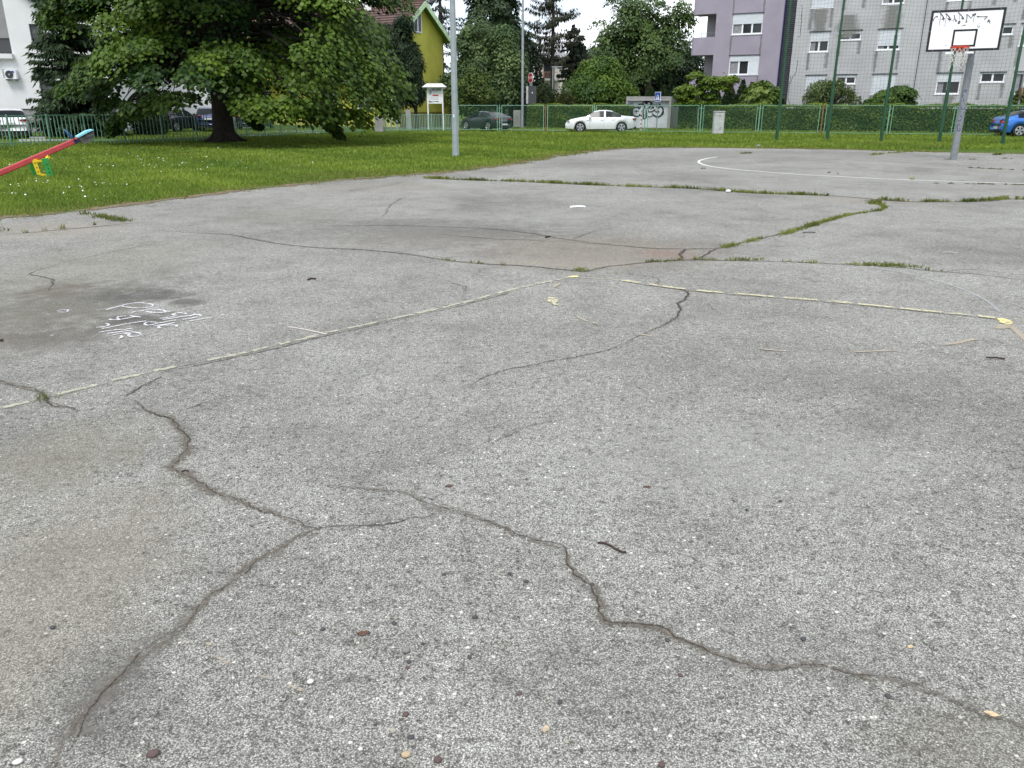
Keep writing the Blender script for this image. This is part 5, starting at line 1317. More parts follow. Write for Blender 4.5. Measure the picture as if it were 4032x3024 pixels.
b_ = MB(); a_ = WH.hit(26, 152)[1]; pbox(b_, WH, -2, WH.hit(27, 150)[0], a_ - .02, a_ + .05, -.42, -.34); b_.build('door_frame', M['anthracite'], wh)
b_ = MB(); e_ = WH.hit(56, 225)[0]; pbox(b_, WH, -6, e_, bz - .18, bz + .06, .003, .30); pbox(b_, WH, -6, e_ - .02, bz - .23, bz - .183, .003, .24); b_.build('balcony_ledge', M['white_wall'], wh)
# roof slope: dark verge board rising to the left
v0 = WH.at(*WH.hit(185, 24), .25); v1 = WH.at(*WH.hit(120, -24), .25); dv = (v1 - v0)
b_ = MB(); b_.bar(v0 - dv * 3.0, v0 + dv * 6.5, .35, .22, Z3); b_.build('verge_board', M['anthracite'], wh)
b_ = MB(); q0, q1 = v0 - dv * 3.0, v0 + dv * 6.5
up_ = Z3 * .17; b_.prism([q0 + up_, q1 + up_, q1 + up_ - WH.n * 10, q0 + up_ - WH.n * 10], Z3 * .1); b_.build('roof', M['tile'], wh)
# air conditioner on the wall
a0, az1 = WH.hit(17, 276); a1, az0 = WH.hit(77, 312)
ac = thing('air_conditioner', 'white air conditioner unit with round fan grille on the white wall', 'air conditioner', WH.at((a0 + a1) / 2, az0, .2))
b_ = MB(); pbox(b_, WH, a0, a1, az0, az1, .05, .36); b_.build('casing', M['white'], ac)
cf = WH.at(a0 + (a1 - a0) * .5, (az0 + az1) / 2, .375); rr_ = (az1 - az0) * .43
b_ = MB(); b_.tube([cf - WH.n * .03, cf], rr_, 24); fo = b_.build('fan_grille', M['sign_back'], ac)
b_ = MB()
for k in range(1, 4):
    b_.tube([cf + WH.u * (rr_ * k / 3.2 * math.cos(a)) + Z3 * (rr_ * k / 3.2 * math.sin(a)) + WH.n * .008 for a in np.linspace(0, 6.283, 25)], .008, 4, False)
b_.build('grille_ring', M['shutter_dark'], fo)
b_ = MB(); b_.tube([cf, cf + WH.n * .016], .05, 12); b_.build('fan_hub', M['galv_pale'], fo)
b_ = MB(); pbox(b_, WH, a1 - .28, a1 - .08, az1 - .16, az1 - .05, .361, .366); b_.build('blue_sticker', M['sign_blue'], ac)
b_ = MB()
for k in range(6): pbox(b_, WH, a0 + .02, a0 + .10, az0 + .08 + k * .075, az0 + .115 + k * .075, .361, .368)
b_.build('side_vent', M['shutter_dark'], ac)
b_ = MB()
for s in (.2, .8): pbox(b_, WH, a0 + (a1 - a0) * s - .03, a0 + (a1 - a0) * s + .03, az0 - .07, az0 - .004, .003, .34)
b_.build('bracket', M['galv'], ac)
# white wing further right behind the maple
wp = thing('house', 'white wall of a house glimpsed through the maple left of its trunk', 'house', ground_at(815, 60))
WP = Plane(ground_at(640, 60.0), (1, .05)); s1_ = WP.hit(834, 390)[0]
b_ = MB(); pbox(b_, WP, 0, s1_, 0, 5.6, -6, 0); b_.build('wall', M['white_wall'], wp)
b_ = MB(); b_.prism([WP.at(-.3, 5.603, .4), WP.at(s1_ + .3, 5.603, .4), WP.at(s1_ + .3, 7.6, -3), WP.at(-.3, 7.6, -3)], Z3 * .15); b_.prism([WP.at(-.3, 7.6, -3.001), WP.at(s1_ + .3, 7.6, -3.001), WP.at(s1_ + .3, 5.603, -6.4), WP.at(-.3, 5.603, -6.4)], Z3 * .15); b_.build('roof', M['tile'], wp)
window(WP, [s1_ - 2.6, s1_ - 1.4, 3.2, 4.5], wp, depth=-.04)
# beige house behind the ragged spruce
BH = Plane(ground_at(2105, 88), (1, -.08))
bh = thing('house', 'beige two storey house with a balcony behind the ragged spruce', 'house', BH.at(0, 0))
sA, sB = BH.hit(2105, 300)[0], BH.hit(2235, 300)[0]; zt = BH.hit(2150, 232)[1]
b_ = MB(); pbox(b_, BH, sA, sB, 0, zt, -8, 0); b_.build('wall', M['beige'], bh)
b_ = MB(); b_.prism([BH.at(sA - .5, zt, .6), BH.at(sB + .5, zt, .6), BH.at(sB - .5, zt + .7, -4), BH.at(sA + .5, zt + .7, -4)], Z3 * .15); b_.build('roof', M['plinth'], bh)
b_ = MB(); pbox(b_, BH, sA + .6, sA + 2.4, BH.hit(2140, 318)[1], BH.hit(2140, 310)[1], .003, 1.0); b_.build('balcony_slab', M['kerb'], bh)
b_ = MB()
za_, zb_ = BH.hit(2140, 308)[1], BH.hit(2140, 285)[1]
for i in range(13): b_.bar(BH.at(sA + .65 + i * .14, za_, .95), BH.at(sA + .65 + i * .14, zb_, .95), .035)
b_.bar(BH.at(sA + .6, zb_, .95), BH.at(sA + 2.4, zb_, .95), .06); b_.build('balcony_railing', M['brick_wall'], bh)
window(BH, [sA + .9, sA + 1.7, za_ - .1, za_ + 1.9], bh, depth=-.05, splits=(), curtain=False, frame='brick_wall'); window(BH, [sA + .8, sA + 2.0, za_ - 2.6, za_ - .7], bh, depth=-.05, shut=.97, shutm='plinth', curtain=False)
b_ = MB(); sC = BH.hit(2178, 370)[0]
for i in range(11): b_.bar(BH.at(sC + i * .11, BH.hit(2180, 375)[1], 2.0), BH.at(sC + i * .11, BH.hit(2180, 355)[1], 2.0), .03)
for y in (354, 376): b_.bar(BH.at(sC - .05, BH.hit(2180, y)[1], 2.0), BH.at(sC + 1.15, BH.hit(2180, y)[1], 2.0), .06)
b_.build('terrace_railing', M['shutter_dark'], bh)
b_ = MB(); pbox(b_, BH, sC - .2, sC + 1.4, 0, BH.hit(2180, 377)[1], .004, 2.1); b_.build('terrace_wall', M['beige'], bh)
rh = thing('house', 'brown brick house with a tiled roof hidden behind the airy tree', 'house', ground_at(2450, 98))
RH = Plane(ground_at(2450, 98), (1, .1)); a_, b__ = RH.hit(2385, 250)[0], RH.hit(2480, 250)[0]; zt = RH.hit(2450, 245)[1]
b_ = MB(); pbox(b_, RH, a_, b__, 0, zt, -7, 0); b_.build('wall', M['brick_wall'], rh)
b_ = MB(); b_.prism([RH.at(a_ - .4, zt, .5), RH.at(b__ + .4, zt, .5), RH.at(b__ + .4, zt + 2.0, -3.5), RH.at(a_ - .4, zt + 2.0, -3.5)], Z3 * .15); b_.build('roof', M['tile'], rh)
window(RH, [a_ + 1.0, a_ + 2.2, zt - 2.2, zt - .8], rh, depth=-.05, curtain=False)

# ---------- concrete garage with graffiti door
GP = Plane(ground_at(2462, 55.0), (0.992, -0.12))
gx0, gx1 = 0.0, GP.hit(2641, 440)[0]; gz = GP.hit(2560, 379.5)[1]
ga = thing('garage', 'low concrete garage with black graffiti on its pale door', 'garage', GP.at(gx0, 0))
da, db = GP.hit(2471, 440)[0], GP.hit(2631, 440)[0]; dzt = GP.hit(2550, 396)[1]
b_ = MB()
for s0_, s1_, z0_, z1_ in ((gx0, da, 0, gz), (db, gx1, 0, gz), (da, db, dzt, gz)): pbox(b_, GP, s0_, s1_, z0_, z1_, -.45, 0)
b_.build('front_frame', M['concrete'], ga)
DEP = 3.6
b_ = MB(); q = [GP.at(gx0, 0, -.451), GP.at(gx1, 0, -.451)]
side = GP.u * .9                                                          # the side wall spreads out towards the back
b_.add([GP.at(gx1, 0, -.01), GP.at(gx1, gz, -.01), GP.at(gx1 + .75, gz - .02, -DEP), GP.at(gx1 + .75, 0, -DEP), GP.at(gx0, 0, -.46), GP.at(gx0, gz - .01, -.46), GP.at(gx0, gz - .01, -DEP), GP.at(gx0, 0, -DEP)],
       [[0, 1, 2, 3], [4, 7, 6, 5], [3, 2, 6, 7], [1, 5, 6, 2]])
b_.build('body', M['concrete'], ga)
b_ = MB(); pbox(b_, GP, da - .04, db + .04, dzt - .004, dzt + .03, .002, .04); b_.build('drip_edge', M['kerb'], ga)
b_ = MB(); pbox(b_, GP, da, db, .03, dzt - .005, -.32, -.24)
n = 22
for i in range(n): pbox(b_, GP, da + (db - da) * (i + .15) / n, da + (db - da) * (i + .85) / n, .05, dzt * .80, -.239, -.222)
pbox(b_, GP, da + .02, db - .02, dzt * .81, dzt * .825, -.2395, -.20); b_.build('door', M['garage'], ga)
DP = Plane(GP.at(0, 0, -.215), GP.u)
M['graffiti'] = ragged_mat('black_spray_paint', (0.008, 0.008, 0.009), (0.02, 0.02, 0.02), 14, 0.12, 0.97, 0.25, 0.6)
M['graffiti_blue'] = ragged_mat('thin_blue_scribble', (0.10, 0.14, 0.30), (0.2, 0.24, 0.4), 14, 0.3, 0.8, 0.3)
gz_ = 240 / 1270.0
def gpt(x, y): s, z = DP.hit(2440 + x * gz_, 350 + y * gz_); return DP.at(s, z)
gr = [([(400, 402), (350, 388), (290, 402), (258, 450), (268, 520), (310, 558), (370, 572), (425, 545), (405, 525)], 15),
      ([(310, 465), (400, 460)], 12), ([(345, 430), (345, 515)], 11),
      ([(425, 545), (450, 560), (470, 600), (500, 622)], 14), ([(410, 425), (385, 365), (410, 325), (460, 318), (505, 345), (515, 390), (490, 440), (465, 460), (478, 500), (480, 590)], 15), ([(405, 420), (440, 370)], 16),
      ([(480, 325), (495, 285), (545, 262), (620, 270), (675, 305), (650, 345), (628, 380), (585, 410), (560, 400)], 17), ([(560, 268), (555, 320)], 34), ([(640, 300), (670, 320)], 26),
      ([(500, 622), (548, 600), (552, 520), (550, 440)], 20), ([(500, 440), (500, 600)], 10),
      ([(600, 440), (610, 480), (690, 465), (745, 425)], 15), ([(640, 425), (680, 385), (715, 375)], 12), ([(690, 380), (700, 410)], 20),
      ([(580, 560), (620, 585), (670, 565), (690, 540), (670, 500)], 12), ([(690, 540), (760, 575), (810, 582), (880, 535), (905, 460), (895, 400), (850, 365), (790, 405)], 20), ([(880, 535), (910, 470)], 30),
      ([(770, 330), (810, 318), (850, 345)], 22), ([(680, 345), (720, 330), (760, 345), (775, 390)], 9), ([(760, 485), (790, 460), (820, 470), (815, 485), (770, 490)], 12), ([(690, 440), (740, 470), (770, 490)], 9)]
for i, (s_, wd) in enumerate(gr):
    k = 55.0 * CT / FPX * gz_
    ribbon('graffiti_stroke', smooth_path([gpt(x, y) for x, y in s_], .03), wd * k * 1.9, M['graffiti'], ga, z=.004 + i * .0002, nrm=DP.n, seed=i)
for i, s_ in enumerate(([(215, 330), (235, 290), (260, 285), (225, 320)], [(255, 325), (270, 285), (290, 325)], [(215, 350), (250, 345), (230, 365)], [(265, 350), (290, 345), (295, 362)])):
    ribbon('scribble', smooth_path([gpt(x, y) for x, y in s_], .02), .035, M['graffiti_blue'], ga, z=.004, nrm=DP.n, seed=i)
# ================================================================== FENCES, POSTS, NET
def copy_obj(o, parent, loc=None, name=None):
    c_ = o.copy(); col.objects.link(c_); c_.parent = parent
    if loc is not None: c_.location = loc
    return c_
def picket_fence(label, pts, h, gap, rail, seed, top_var=0.0, m='mint', post_every=10, lean=0.0):
    """pts: ground points; every bar its own object"""
    t = thing('picket_fence', label, 'fence', pts[0]); rs = random.Random(seed); base = Vector(pts[0])
    path = [Vector(p) for p in pts]
    lens = [(path[i + 1] - path[i]).length for i in range(len(path) - 1)]; tot = sum(lens)
    def at(d):
        for i, l in enumerate(lens):
            if d <= l or i == len(lens) - 1: return path[i].lerp(path[i + 1], d / l), (path[i + 1] - path[i]).normalized()
            d -= l
    u0 = (path[-1] - path[0]).normalized()
    b_ = MB(); b_.box((0, 0, h / 2 - .02), (.024, .024, h - .03)); bar = b_.build('bar', M[m], t, local=True); first = True
    p_ = MB(); p_.box((0, 0, h / 2), (.055, .055, h + .06)); post = p_.build('post', M[m], t, local=True); pf_ = True
    n = int(tot / gap)
    for i in range(n + 1):
        p, u = at(i * gap)
        if i % post_every == 0:
            o = post if pf_ else copy_obj(post, t); pf_ = False
        else:
            o = bar if first else copy_obj(bar, t); first = False
            if top_var: o.scale = (1, 1, 1 - top_var * rs.random())
        o.location = p - base; o.rotation_euler = (rs.gauss(0, .012) + lean, rs.gauss(0, .012), math.atan2(u.y, u.x))
    for z_ in ((h - .015, .12) if rail else (.12,)):
        for i in range(len(path) - 1):
            r_ = MB(); r_.bar(path[i] + Z3 * z_, path[i + 1] + Z3 * z_, .045, .03); r_.build('rail', M[m], t)
    return t
F1 = [G(-260, 592), G(60, 574.5), G(330, 563), G(560, 567 - 4), G(735, 557), G(830, 553)]
picket_fence('mint green picket fence with a top rail behind the seesaw at the left', F1, 1.12, .158, True, 1)
F1b = [G(845, 551), G(937, 541), G(1056, 536), G(1157, 531), G(1300, 525), G(1432, 522)]
picket_fence('green picket fence of bare spikes without a top rail right of the maple trunk', F1b, 1.02, .118, False, 2, .16, m='mint')
F2 = [G(1525, 518), G(1660, 516.5), G(1800, 514.5)]
picket_fence('short mint picket fence with a rail in front of the white notice board', F2, .95, .098, True, 3, m='mint_pale', post_every=14)

# mesh fence: framed panels
FA, FB = G(1806, 516), G(3490, 533)
fu = (FB - FA).normalized()
FEN = Plane(FA, fu)
def fs(px): return FEN.hit(px, 480)[0]
mf = None
gx = [(1806, 1958), (1976, 2140), (2156, 2331), (2346, 2529), (2549, 2748), (2768, 2977), (2999, 3223), (3248, 3484), (3509, 3752), (3776, 4040)]
extra = gx + [(4066, 4350)]
HF = 1.50
panels = []
mf = thing('mesh_fence', 'mint green framed wire mesh fence running along the road', 'fence', FA)
for i, (x0, x1) in enumerate(extra):
    a, b__ = fs(x0), fs(x1)
    fr = MB(); z0_, z1_ = .10, HF - .02
    fr.bar(FEN.at(a, .02), FEN.at(a, z1_), .032); fr.bar(FEN.at(b__, .02), FEN.at(b__, z1_), .032)
    fr.bar(FEN.at(a + .021, z0_), FEN.at(b__ - .021, z0_), .026); fr.bar(FEN.at(a + .021, z1_ - .018), FEN.at(b__ - .021, z1_ - .018), .028)
    fo = fr.build('panel_frame', M['mint_pale'] if i < 4 else M['mint'], mf)
    wr_ = MB(); n = int((b__ - a) / .055)
    for k in range(1, n): s = a + (b__ - a) * k / n; wr_.bar(FEN.at(s, z0_), FEN.at(s, z1_), .0036)
    n = int((z1_ - z0_) / .055)
    for k in range(1, n): z_ = z0_ + (z1_ - z0_) * k / n; wr_.bar(FEN.at(a, z_, .004), FEN.at(b__, z_, .004), .0036)
    wo = wr_.build('wire_mesh', M['wire'], fo); wo['kind'] = 'stuff'
    if i:
        pm = (fs(extra[i - 1][1]) + a) / 2
        p_ = MB(); p_.bar(FEN.at(pm, 0), FEN.at(pm, HF + .01), .055)
        for z_ in (.16, HF - .2): p_.bar(FEN.at(fs(extra[i - 1][1]), z_), FEN.at(a, z_), .018, .02)
        o = p_.build('post', M['rust'] if i in (2, 7) else M['mint'], mf)
        if i in (2, 7): o['label'] = 'rusty brown fence post'

# tall green ball-stop posts and the net
posts_px = [(3057, 553), (3256, 557), (3470, 561), (3698, 566), (3945, 572)]
PB = [G(x, y) for x, y in posts_px]
pu = (PB[-1] - PB[0]).normalized(); NETP = Plane(PB[0], pu)
PB = [NETP.at((p - PB[0]).dot(NETP.u), 0) for p in PB]
sp = (PB[-1] - PB[0]).length / 4
PB += [NETP.at(sp * 5, 0), NETP.at(sp * 6, 0)]
pl_lab = ['first tall green ball stop post in front of the louvred strip', 'second tall green ball stop post in front of the shaggy willow', 'third tall green ball stop post beside the umbrella tree', 'fourth tall green ball stop post just left of the basketball pole', 'tall green ball stop post in front of the blue car', None, None]
for i, p in enumerate(PB[:5]):
    t = thing('net_post', pl_lab[i], 'post', p, 0, 'tall green posts of the ball stop net')
    z1_ = P(posts_px[i][0], 357 + i * 1.5, p.y).z; z2_ = P(posts_px[i][0], 143, p.y).z
    b_ = MB(); b_.tube([(0, 0, -.1), (0, 0, z1_)], .068, 10); b_.build('lower_tube', M['dark_green'], t, local=True, smooth=False)
    b_ = MB(); b_.tube([(0, 0, z1_ - .02), (0, 0, z1_ + .05)], .072, 10); b_.tube([(0, 0, z1_ + .04), (0, 0, z2_)], .054, 10); b_.build('middle_tube', M['dark_green'], t, local=True)
    b_ = MB(); b_.tube([(0, 0, z2_ - .02), (0, 0, z2_ + .04)], .058, 10); b_.tube([(0, 0, z2_ + .03), (0, 0, 7.2)], .042, 10); b_.build('upper_tube', M['dark_green'], t, local=True)
bn = thing('ball_net', 'dark square mesh ball net hung between the tall green posts', 'net', PB[0])
for i in range(4):
    L0, L1 = sp * i, sp * (i + 1); n = max(6, int(sp / .135)); nb_ = MB(); r_ = random.Random(i)
    zlo, zhi = 1.35, 7.0; rows = int((zhi - zlo) / .135)
    def npt(a, b__):
        s = L0 + (L1 - L0) * a; z_ = zlo + (zhi - zlo) * b__
        sag = .045 * math.sin(math.pi * a) * (1 + .8 * math.sin(9 * b__ + i)) + .012 * math.sin(17 * a + 6 * b__)
        return NETP.at(s + .02 * math.sin(14 * b__ + i * 2 + 5 * a), z_ - sag, .03 * math.sin(math.pi * a) * math.sin(7 * b__ + i))
    for k in range(n + 1): nb_.tube([npt(k / n, j / 12) for j in range(13)], .0030, 3, False)
    for j in range(rows + 1): nb_.tube([npt(k / 8, j / rows) for k in range(9)], .0030, 3, False)
    o = nb_.build('net_panel', M['net'], bn); o['kind'] = 'stuff'

# ---------- basketball hoop
pole0 = G(3753, 629)
bdir = Vector((-0.486, -0.874, 0))
BO = pole0 + bdir * .62
BRD = Plane(BO, (0.874, -0.486))
hoop = thing('basketball_hoop', 'basketball hoop with a scribbled white board on a grey steel pole', 'basketball hoop', pole0)
c1, c2, c3, c4 = BRD.hit(3669, 39), BRD.hit(3962, 31), BRD.hit(3936, 200), BRD.hit(3646, 202)
sL, sR = (c1[0] + c4[0]) / 2, (c2[0] + c3[0]) / 2; zT, zB = (c1[1] + c2[1]) / 2, (c3[1] + c4[1]) / 2
print('board', sR - sL, zT - zB, zB, zT, 'pole', pole0)
b_ = MB(); pbox(b_, BRD, sL, sR, zB, zT, -.03, 0); b_.build('backboard', M['board'], hoop)
fw = .058; b_ = MB()
for a in ((sL, sR, zT - fw, zT), (sL, sR, zB, zB + fw), (sL, sL + fw, zB + fw, zT - fw), (sR - fw, sR, zB + fw, zT - fw)): pbox(b_, BRD, *a, .001, .008)
bl = b_.build('black_border', M['black_paint'], hoop)
M['bolt'] = M['galv']
b_ = MB()
for fx in (.10, .5, .93):
    for z_ in (zT - fw / 2, zB + fw / 2): c_ = BRD.at(sL + (sR - sL) * fx, z_, .008); b_.tube([c_, c_ + BRD.n * .008], .012, 6)
for s in (sL + fw / 2, sR - fw / 2): c_ = BRD.at(s, (zT + zB) / 2, .008); b_.tube([c_, c_ + BRD.n * .008], .012, 6)
o = b_.build('bolts', M['galv'], hoop); o['kind'] = 'stuff'
i1, i2, i3 = BRD.hit(3755, 116), BRD.hit(3848, 114), BRD.hit(3842, 183)
iL, iR, iT, iB = (i1[0] + BRD.hit(3745, 180)[0]) / 2, (i2[0] + i3[0]) / 2, (i1[1] + i2[1]) / 2, i3[1]
b_ = MB(); fw = .048
for a in ((iL, iR, iT - fw, iT), (iL, iR, iB, iB + fw), (iL, iL + fw, iB + fw, iT - fw), (iR - fw, iR, iB + fw, iT - fw)): pbox(b_, BRD, *a, .001, .005)
b_.build('target_square', M['black_paint'], hoop)
M['marker'] = ragged_mat('black_marker_scrawl', (0.02, 0.02, 0.022), (0.10, 0.10, 0.10), 26, 0.25, 0.95, 0.3, 0.6)
M['marker_pale'] = ragged_mat('faded_marker_scrawl', (0.16, 0.16, 0.16), (0.32, 0.32, 0.32), 20, 0.35, 0.85, 0.5, 0.6)
bk_ = 310 / 1270.0
def bpt(x, y): s, z = BRD.hit(3660 + x * bk_, 20 + y * bk_); return BRD.at(s, z)
sc = [([(45, 218), (62, 235), (66, 265)], 8, 0), ([(62, 235), (100, 190), (128, 180), (120, 212)], 9, 0), ([(100, 188), (128, 182)], 12, 0), ([(135, 230), (150, 228)], 7, 0),
      ([(172, 130), (185, 150), (172, 230), (155, 335)], 9, 1), ([(170, 130), (205, 165), (238, 230), (205, 210)], 12, 0), ([(205, 215), (235, 262)], 8, 1), ([(165, 225), (215, 235)], 7, 1),
      ([(262, 138), (275, 170), (258, 250), (248, 350)], 8, 1), ([(260, 138), (305, 175), (340, 238), (290, 215)], 13, 0), ([(290, 215), (330, 275)], 8, 1), ([(340, 240), (372, 245)], 6, 1),
      ([(398, 160), (400, 210), (378, 270)], 8, 1), ([(398, 160), (415, 235), (428, 270), (440, 235)], 9, 0), ([(385, 230), (415, 235)], 6, 1),
      ([(458, 122), (490, 145), (552, 218), (510, 210)], 11, 0), ([(490, 150), (478, 240)], 8, 1), ([(512, 210), (545, 240)], 8, 1), ([(470, 265), (490, 258), (485, 290), (465, 300), (462, 275), (480, 268)], 13, 0),
      ([(600, 145), (605, 205), (590, 270)], 10, 0), ([(600, 145), (650, 190), (670, 212), (700, 165)], 8, 0), ([(585, 262), (605, 258), (598, 282), (580, 280), (590, 265)], 14, 1), ([(690, 155), (748, 138), (722, 172), (700, 160)], 12, 0), ([(722, 172), (705, 285)], 8, 1),
      ([(760, 178), (840, 190), (932, 184), (885, 235)], 9, 0), ([(760, 178), (785, 200), (790, 215)], 7, 1), ([(885, 235), (900, 195)], 7, 1),
      ([(945, 232), (978, 302)], 7, 0), ([(975, 228), (930, 285)], 7, 0), ([(928, 255), (990, 262)], 7, 0),
      ([(515, 345), (545, 325), (585, 322), (550, 340)], 9, 1), ([(765, 318), (825, 295)], 5, 1), ([(770, 330), (790, 360), (815, 328)], 11, 1), ([(250, 650), (275, 648)], 9, 1)]
kk = 22 * CT / FPX * bk_
for i, (s_, wd, pale) in enumerate(sc):
    ribbon('scrawl', smooth_path([bpt(x, y) for x, y in s_], .015), wd * kk * 1.8, M['marker_pale' if pale else 'marker'], hoop, z=.002 + .0001 * i, nrm=BRD.n, seed=i)
# rim, bracket and net
rs_, rz_ = BRD.hit(3783, 178); rcn = BRD.at(rs_, rz_ - .06, .39)
b_ = MB(); b_.tube([rcn + BRD.u * (.225 * math.cos(a)) + BRD.n * (.225 * math.sin(a)) for a in np.linspace(0, 2 * math.pi, 33)], .012, 8, False)
b_.tube([rcn + BRD.u * (.225 * math.cos(a)) + BRD.n * (.225 * math.sin(a)) - Z3 * .03 for a in np.linspace(0, 2 * math.pi, 33)], .007, 6, False)
for k in range(12):
    a = k * math.pi / 6; p = rcn + BRD.u * (.225 * math.cos(a)) + BRD.n * (.225 * math.sin(a)); b_.bar(p, p - Z3 * .045, .012)
b_.build('rim', M['orange'], hoop, smooth=True)
b_ = MB(); pbox(b_, BRD, rs_ - .10, rs_ + .10, rz_ - .17, rz_ - .03, .003, .02)
for s in (-.09, .09): b_.prism([BRD.at(rs_ + s, rz_ - .16, .02), BRD.at(rs_ + s, rz_ - .06, .02), BRD.at(rs_ + s, rz_ - .06, .19), BRD.at(rs_ + s, rz_ - .10, .19)], BRD.u * .012)
b_.prism([BRD.at(rs_ - .09, rz_ - .055, .02), BRD.at(rs_ + .10, rz_ - .055, .02), BRD.at(rs_ + .12, rz_ - .055, .2), BRD.at(rs_ - .12, rz_ - .055, .2)], Z3 * .012)
b_.build('rim_bracket', M['orange'], hoop)
b_ = MB(); r_ = random.Random(3)
for k in range(2):
    s = (-1, 1)[k]; c_ = BRD.at(rs_ + s * .26, rz_ - .20, .006); pbox(b_, BRD, rs_ + s * .24 - .10, rs_ + s * .24 + .10, rz_ - .215, rz_ - .165, .009, .03)
b_.build('white_rim_plate', M['board'], hoop)
M['cord'] = mat('frayed_white_cord', (0.62, 0.61, 0.57), 0.9, 0, 0.2, 20)
b_ = MB(); H_ = 12; rings = 5
def nn(k, j):
    a = (k + .5 * (j % 2)) * 2 * math.pi / H_; f = j / rings
    rad = .215 - .05 * f - .02 * math.sin(f * 3.1); tear = .03 * math.sin(k * 2.4) * f + .05 * f * math.sin(k * 1.3 + 1)
    return rcn + BRD.u * (rad * math.cos(a) - .02 * f) + BRD.n * (rad * math.sin(a)) - Z3 * (.03 + .50 * f + tear)
for j in range(rings):
    for k in range(H_):
        if j >= 2 and k in (8, 9) : continue
        for k2 in ((k, k - 1) if j % 2 == 0 else (k, k + 1)): 
            if r_.random() < .14: continue
            p, q = nn(k, j), nn(k2, j + 1); m_ = p.lerp(q, .5) + Vector((r_.uniform(-.015, .015), r_.uniform(-.015, .015), -.012)); b_.tube([p, m_, q], .005, 4, False)
for k in range(26):
    a = r_.uniform(0, 6.28); f = r_.uniform(.35, 1.0); p = rcn + BRD.u * (.18 * math.cos(a)) + BRD.n * (.18 * math.sin(a)) - Z3 * (.03 + .40 * f)
    q = p + Vector((r_.uniform(-.10, .10), r_.uniform(-.06, .06), r_.uniform(-.08, .05))); b_.tube([p, p.lerp(q, .5) + Vector((r_.uniform(-.03, .03), 0, r_.uniform(-.04, .02))), q], .0035, 4, False)
b_.build('torn_net', M['cord'], hoop)
pt = Vector((0, 0, 0))
zj = P(3800, 252, pole0.y).z
b_ = MB(); b_.tube([pole0 + Z3 * -.05, pole0 + Z3 * zj], .094, 16); b_.build('pole', M['galv'], hoop, smooth=False)
b_ = MB(); b_.tube([pole0 + Z3 * (zj - .03), pole0 + Z3 * (zj + .03)], .108, 16); b_.tube([pole0 + Z3 * (zj + .03), pole0 + Z3 * (zT - .1)], .088, 16); b_.build('pole_sleeve', M['galv'], hoop)
b_ = MB()
for z_ in (zB + .2, zT - .25):
    for s in (-.5, .5): b_.bar(pole0 + Z3 * z_, BRD.at((sL + sR) / 2 + s, z_, -.03), .05)
    b_.bar(BRD.at((sL + sR) / 2 - .7, z_, -.06), BRD.at((sL + sR) / 2 + .7, z_, -.06), .05)
b_.build('board_arm', M['galv'], hoop)
M['marker_blue'] = ragged_mat('blue_marker_scrawl', (0.03, 0.05, 0.16), (0.07, 0.09, 0.2), 26, 0.3, 0.8, 0.4)
PP = Plane(pole0 + bdir * .0955, (0.874, -0.486)); kz = 400 / 2212.
def ppt(x, y):
    s, z = PP.hit(3632 + x * kz, 350 + y * kz); s = max(-.085, min(.085, s))
    off = math.sqrt(max(0, .0955 ** 2 - s * s)) - .0955; return PP.at(s, z, off + .002)
for i, s_ in enumerate(([(905, 40), (960, 20), (930, 80)], [(890, 110), (870, 200)], [(870, 130), (960, 190)], [(900, 210), (890, 290)], [(835, 350), (950, 365)], [(850, 390), (940, 400), (900, 440), (840, 440), (850, 390)], [(830, 480), (920, 480)], [(820, 500), (900, 510), (830, 540)], [(880, 570), (830, 590), (870, 630)], [(770, 680), (820, 700), (850, 650)], [(820, 760), (770, 800), (760, 900), (800, 920), (825, 880), (800, 860)], [(905, 320), (965, 350)], [(870, 60), (900, 70)])):
    ribbon('scrawl', smooth_path([ppt(x, y) for x, y in s_], .02), .028, M['marker_blue'], hoop, z=.001, nrm=PP.n, seed=i)

# ---------- lamp poles
lp = G(1795, 611)
t = thing('lamp_pole', 'thick grey octagonal steel pole standing in the grass by the court', 'pole', lp)
b_ = MB(); b_.tube([(0, 0, -.1), (0, 0, .02), (0, 0, .35), (0, 0, 4.5), (0, 0, 9.5)], [.125, .115, .105, .088, .062], 8); b_.build('shaft', M['galv_pale'], t, local=True)
b_ = MB(); z_ = P(1780, 456, lp.y).z; b_.box((-.03, -.098, z_), (.035, .01, .09)); b_.build('paper_sticker', M['white'], t, local=True)
lp2 = ground_at(2057, 58.0)
t = thing('lamp_pole', 'thin pale grey pole left of the stop sign', 'pole', lp2)
b_ = MB(); b_.tube([(0, 0, -.1), (0, 0, .6), (0, 0, .62), (0, 0, 5), (0, 0, 9.5)], [.11, .11, .095, .085, .065], 8); b_.build('shaft', M['galv_pale'], t, local=True)
b_ = MB(); b_.tube([(0, 0, -.02), (0, 0, .06)], .16, 8); b_.build('base_collar', M['galv'], t, local=True)
lp3 = ground_at(2174, 66.0); zt_ = P(2174, 262, 66).z
t = thing('street_lamp', 'small pale street lamp with a flat cross head beside the old spruce trunk', 'street lamp', lp3)
b_ = MB(); b_.tube([(0, 0, 0), (0, 0, zt_)], .05, 8); b_.build('shaft', M['galv_pale'], t, local=True)
b_ = MB(); b_.box((.3, 0, zt_ - .02), (.8, .14, .07)); b_.build('lamp_head', M['galv_pale'], t, local=True)
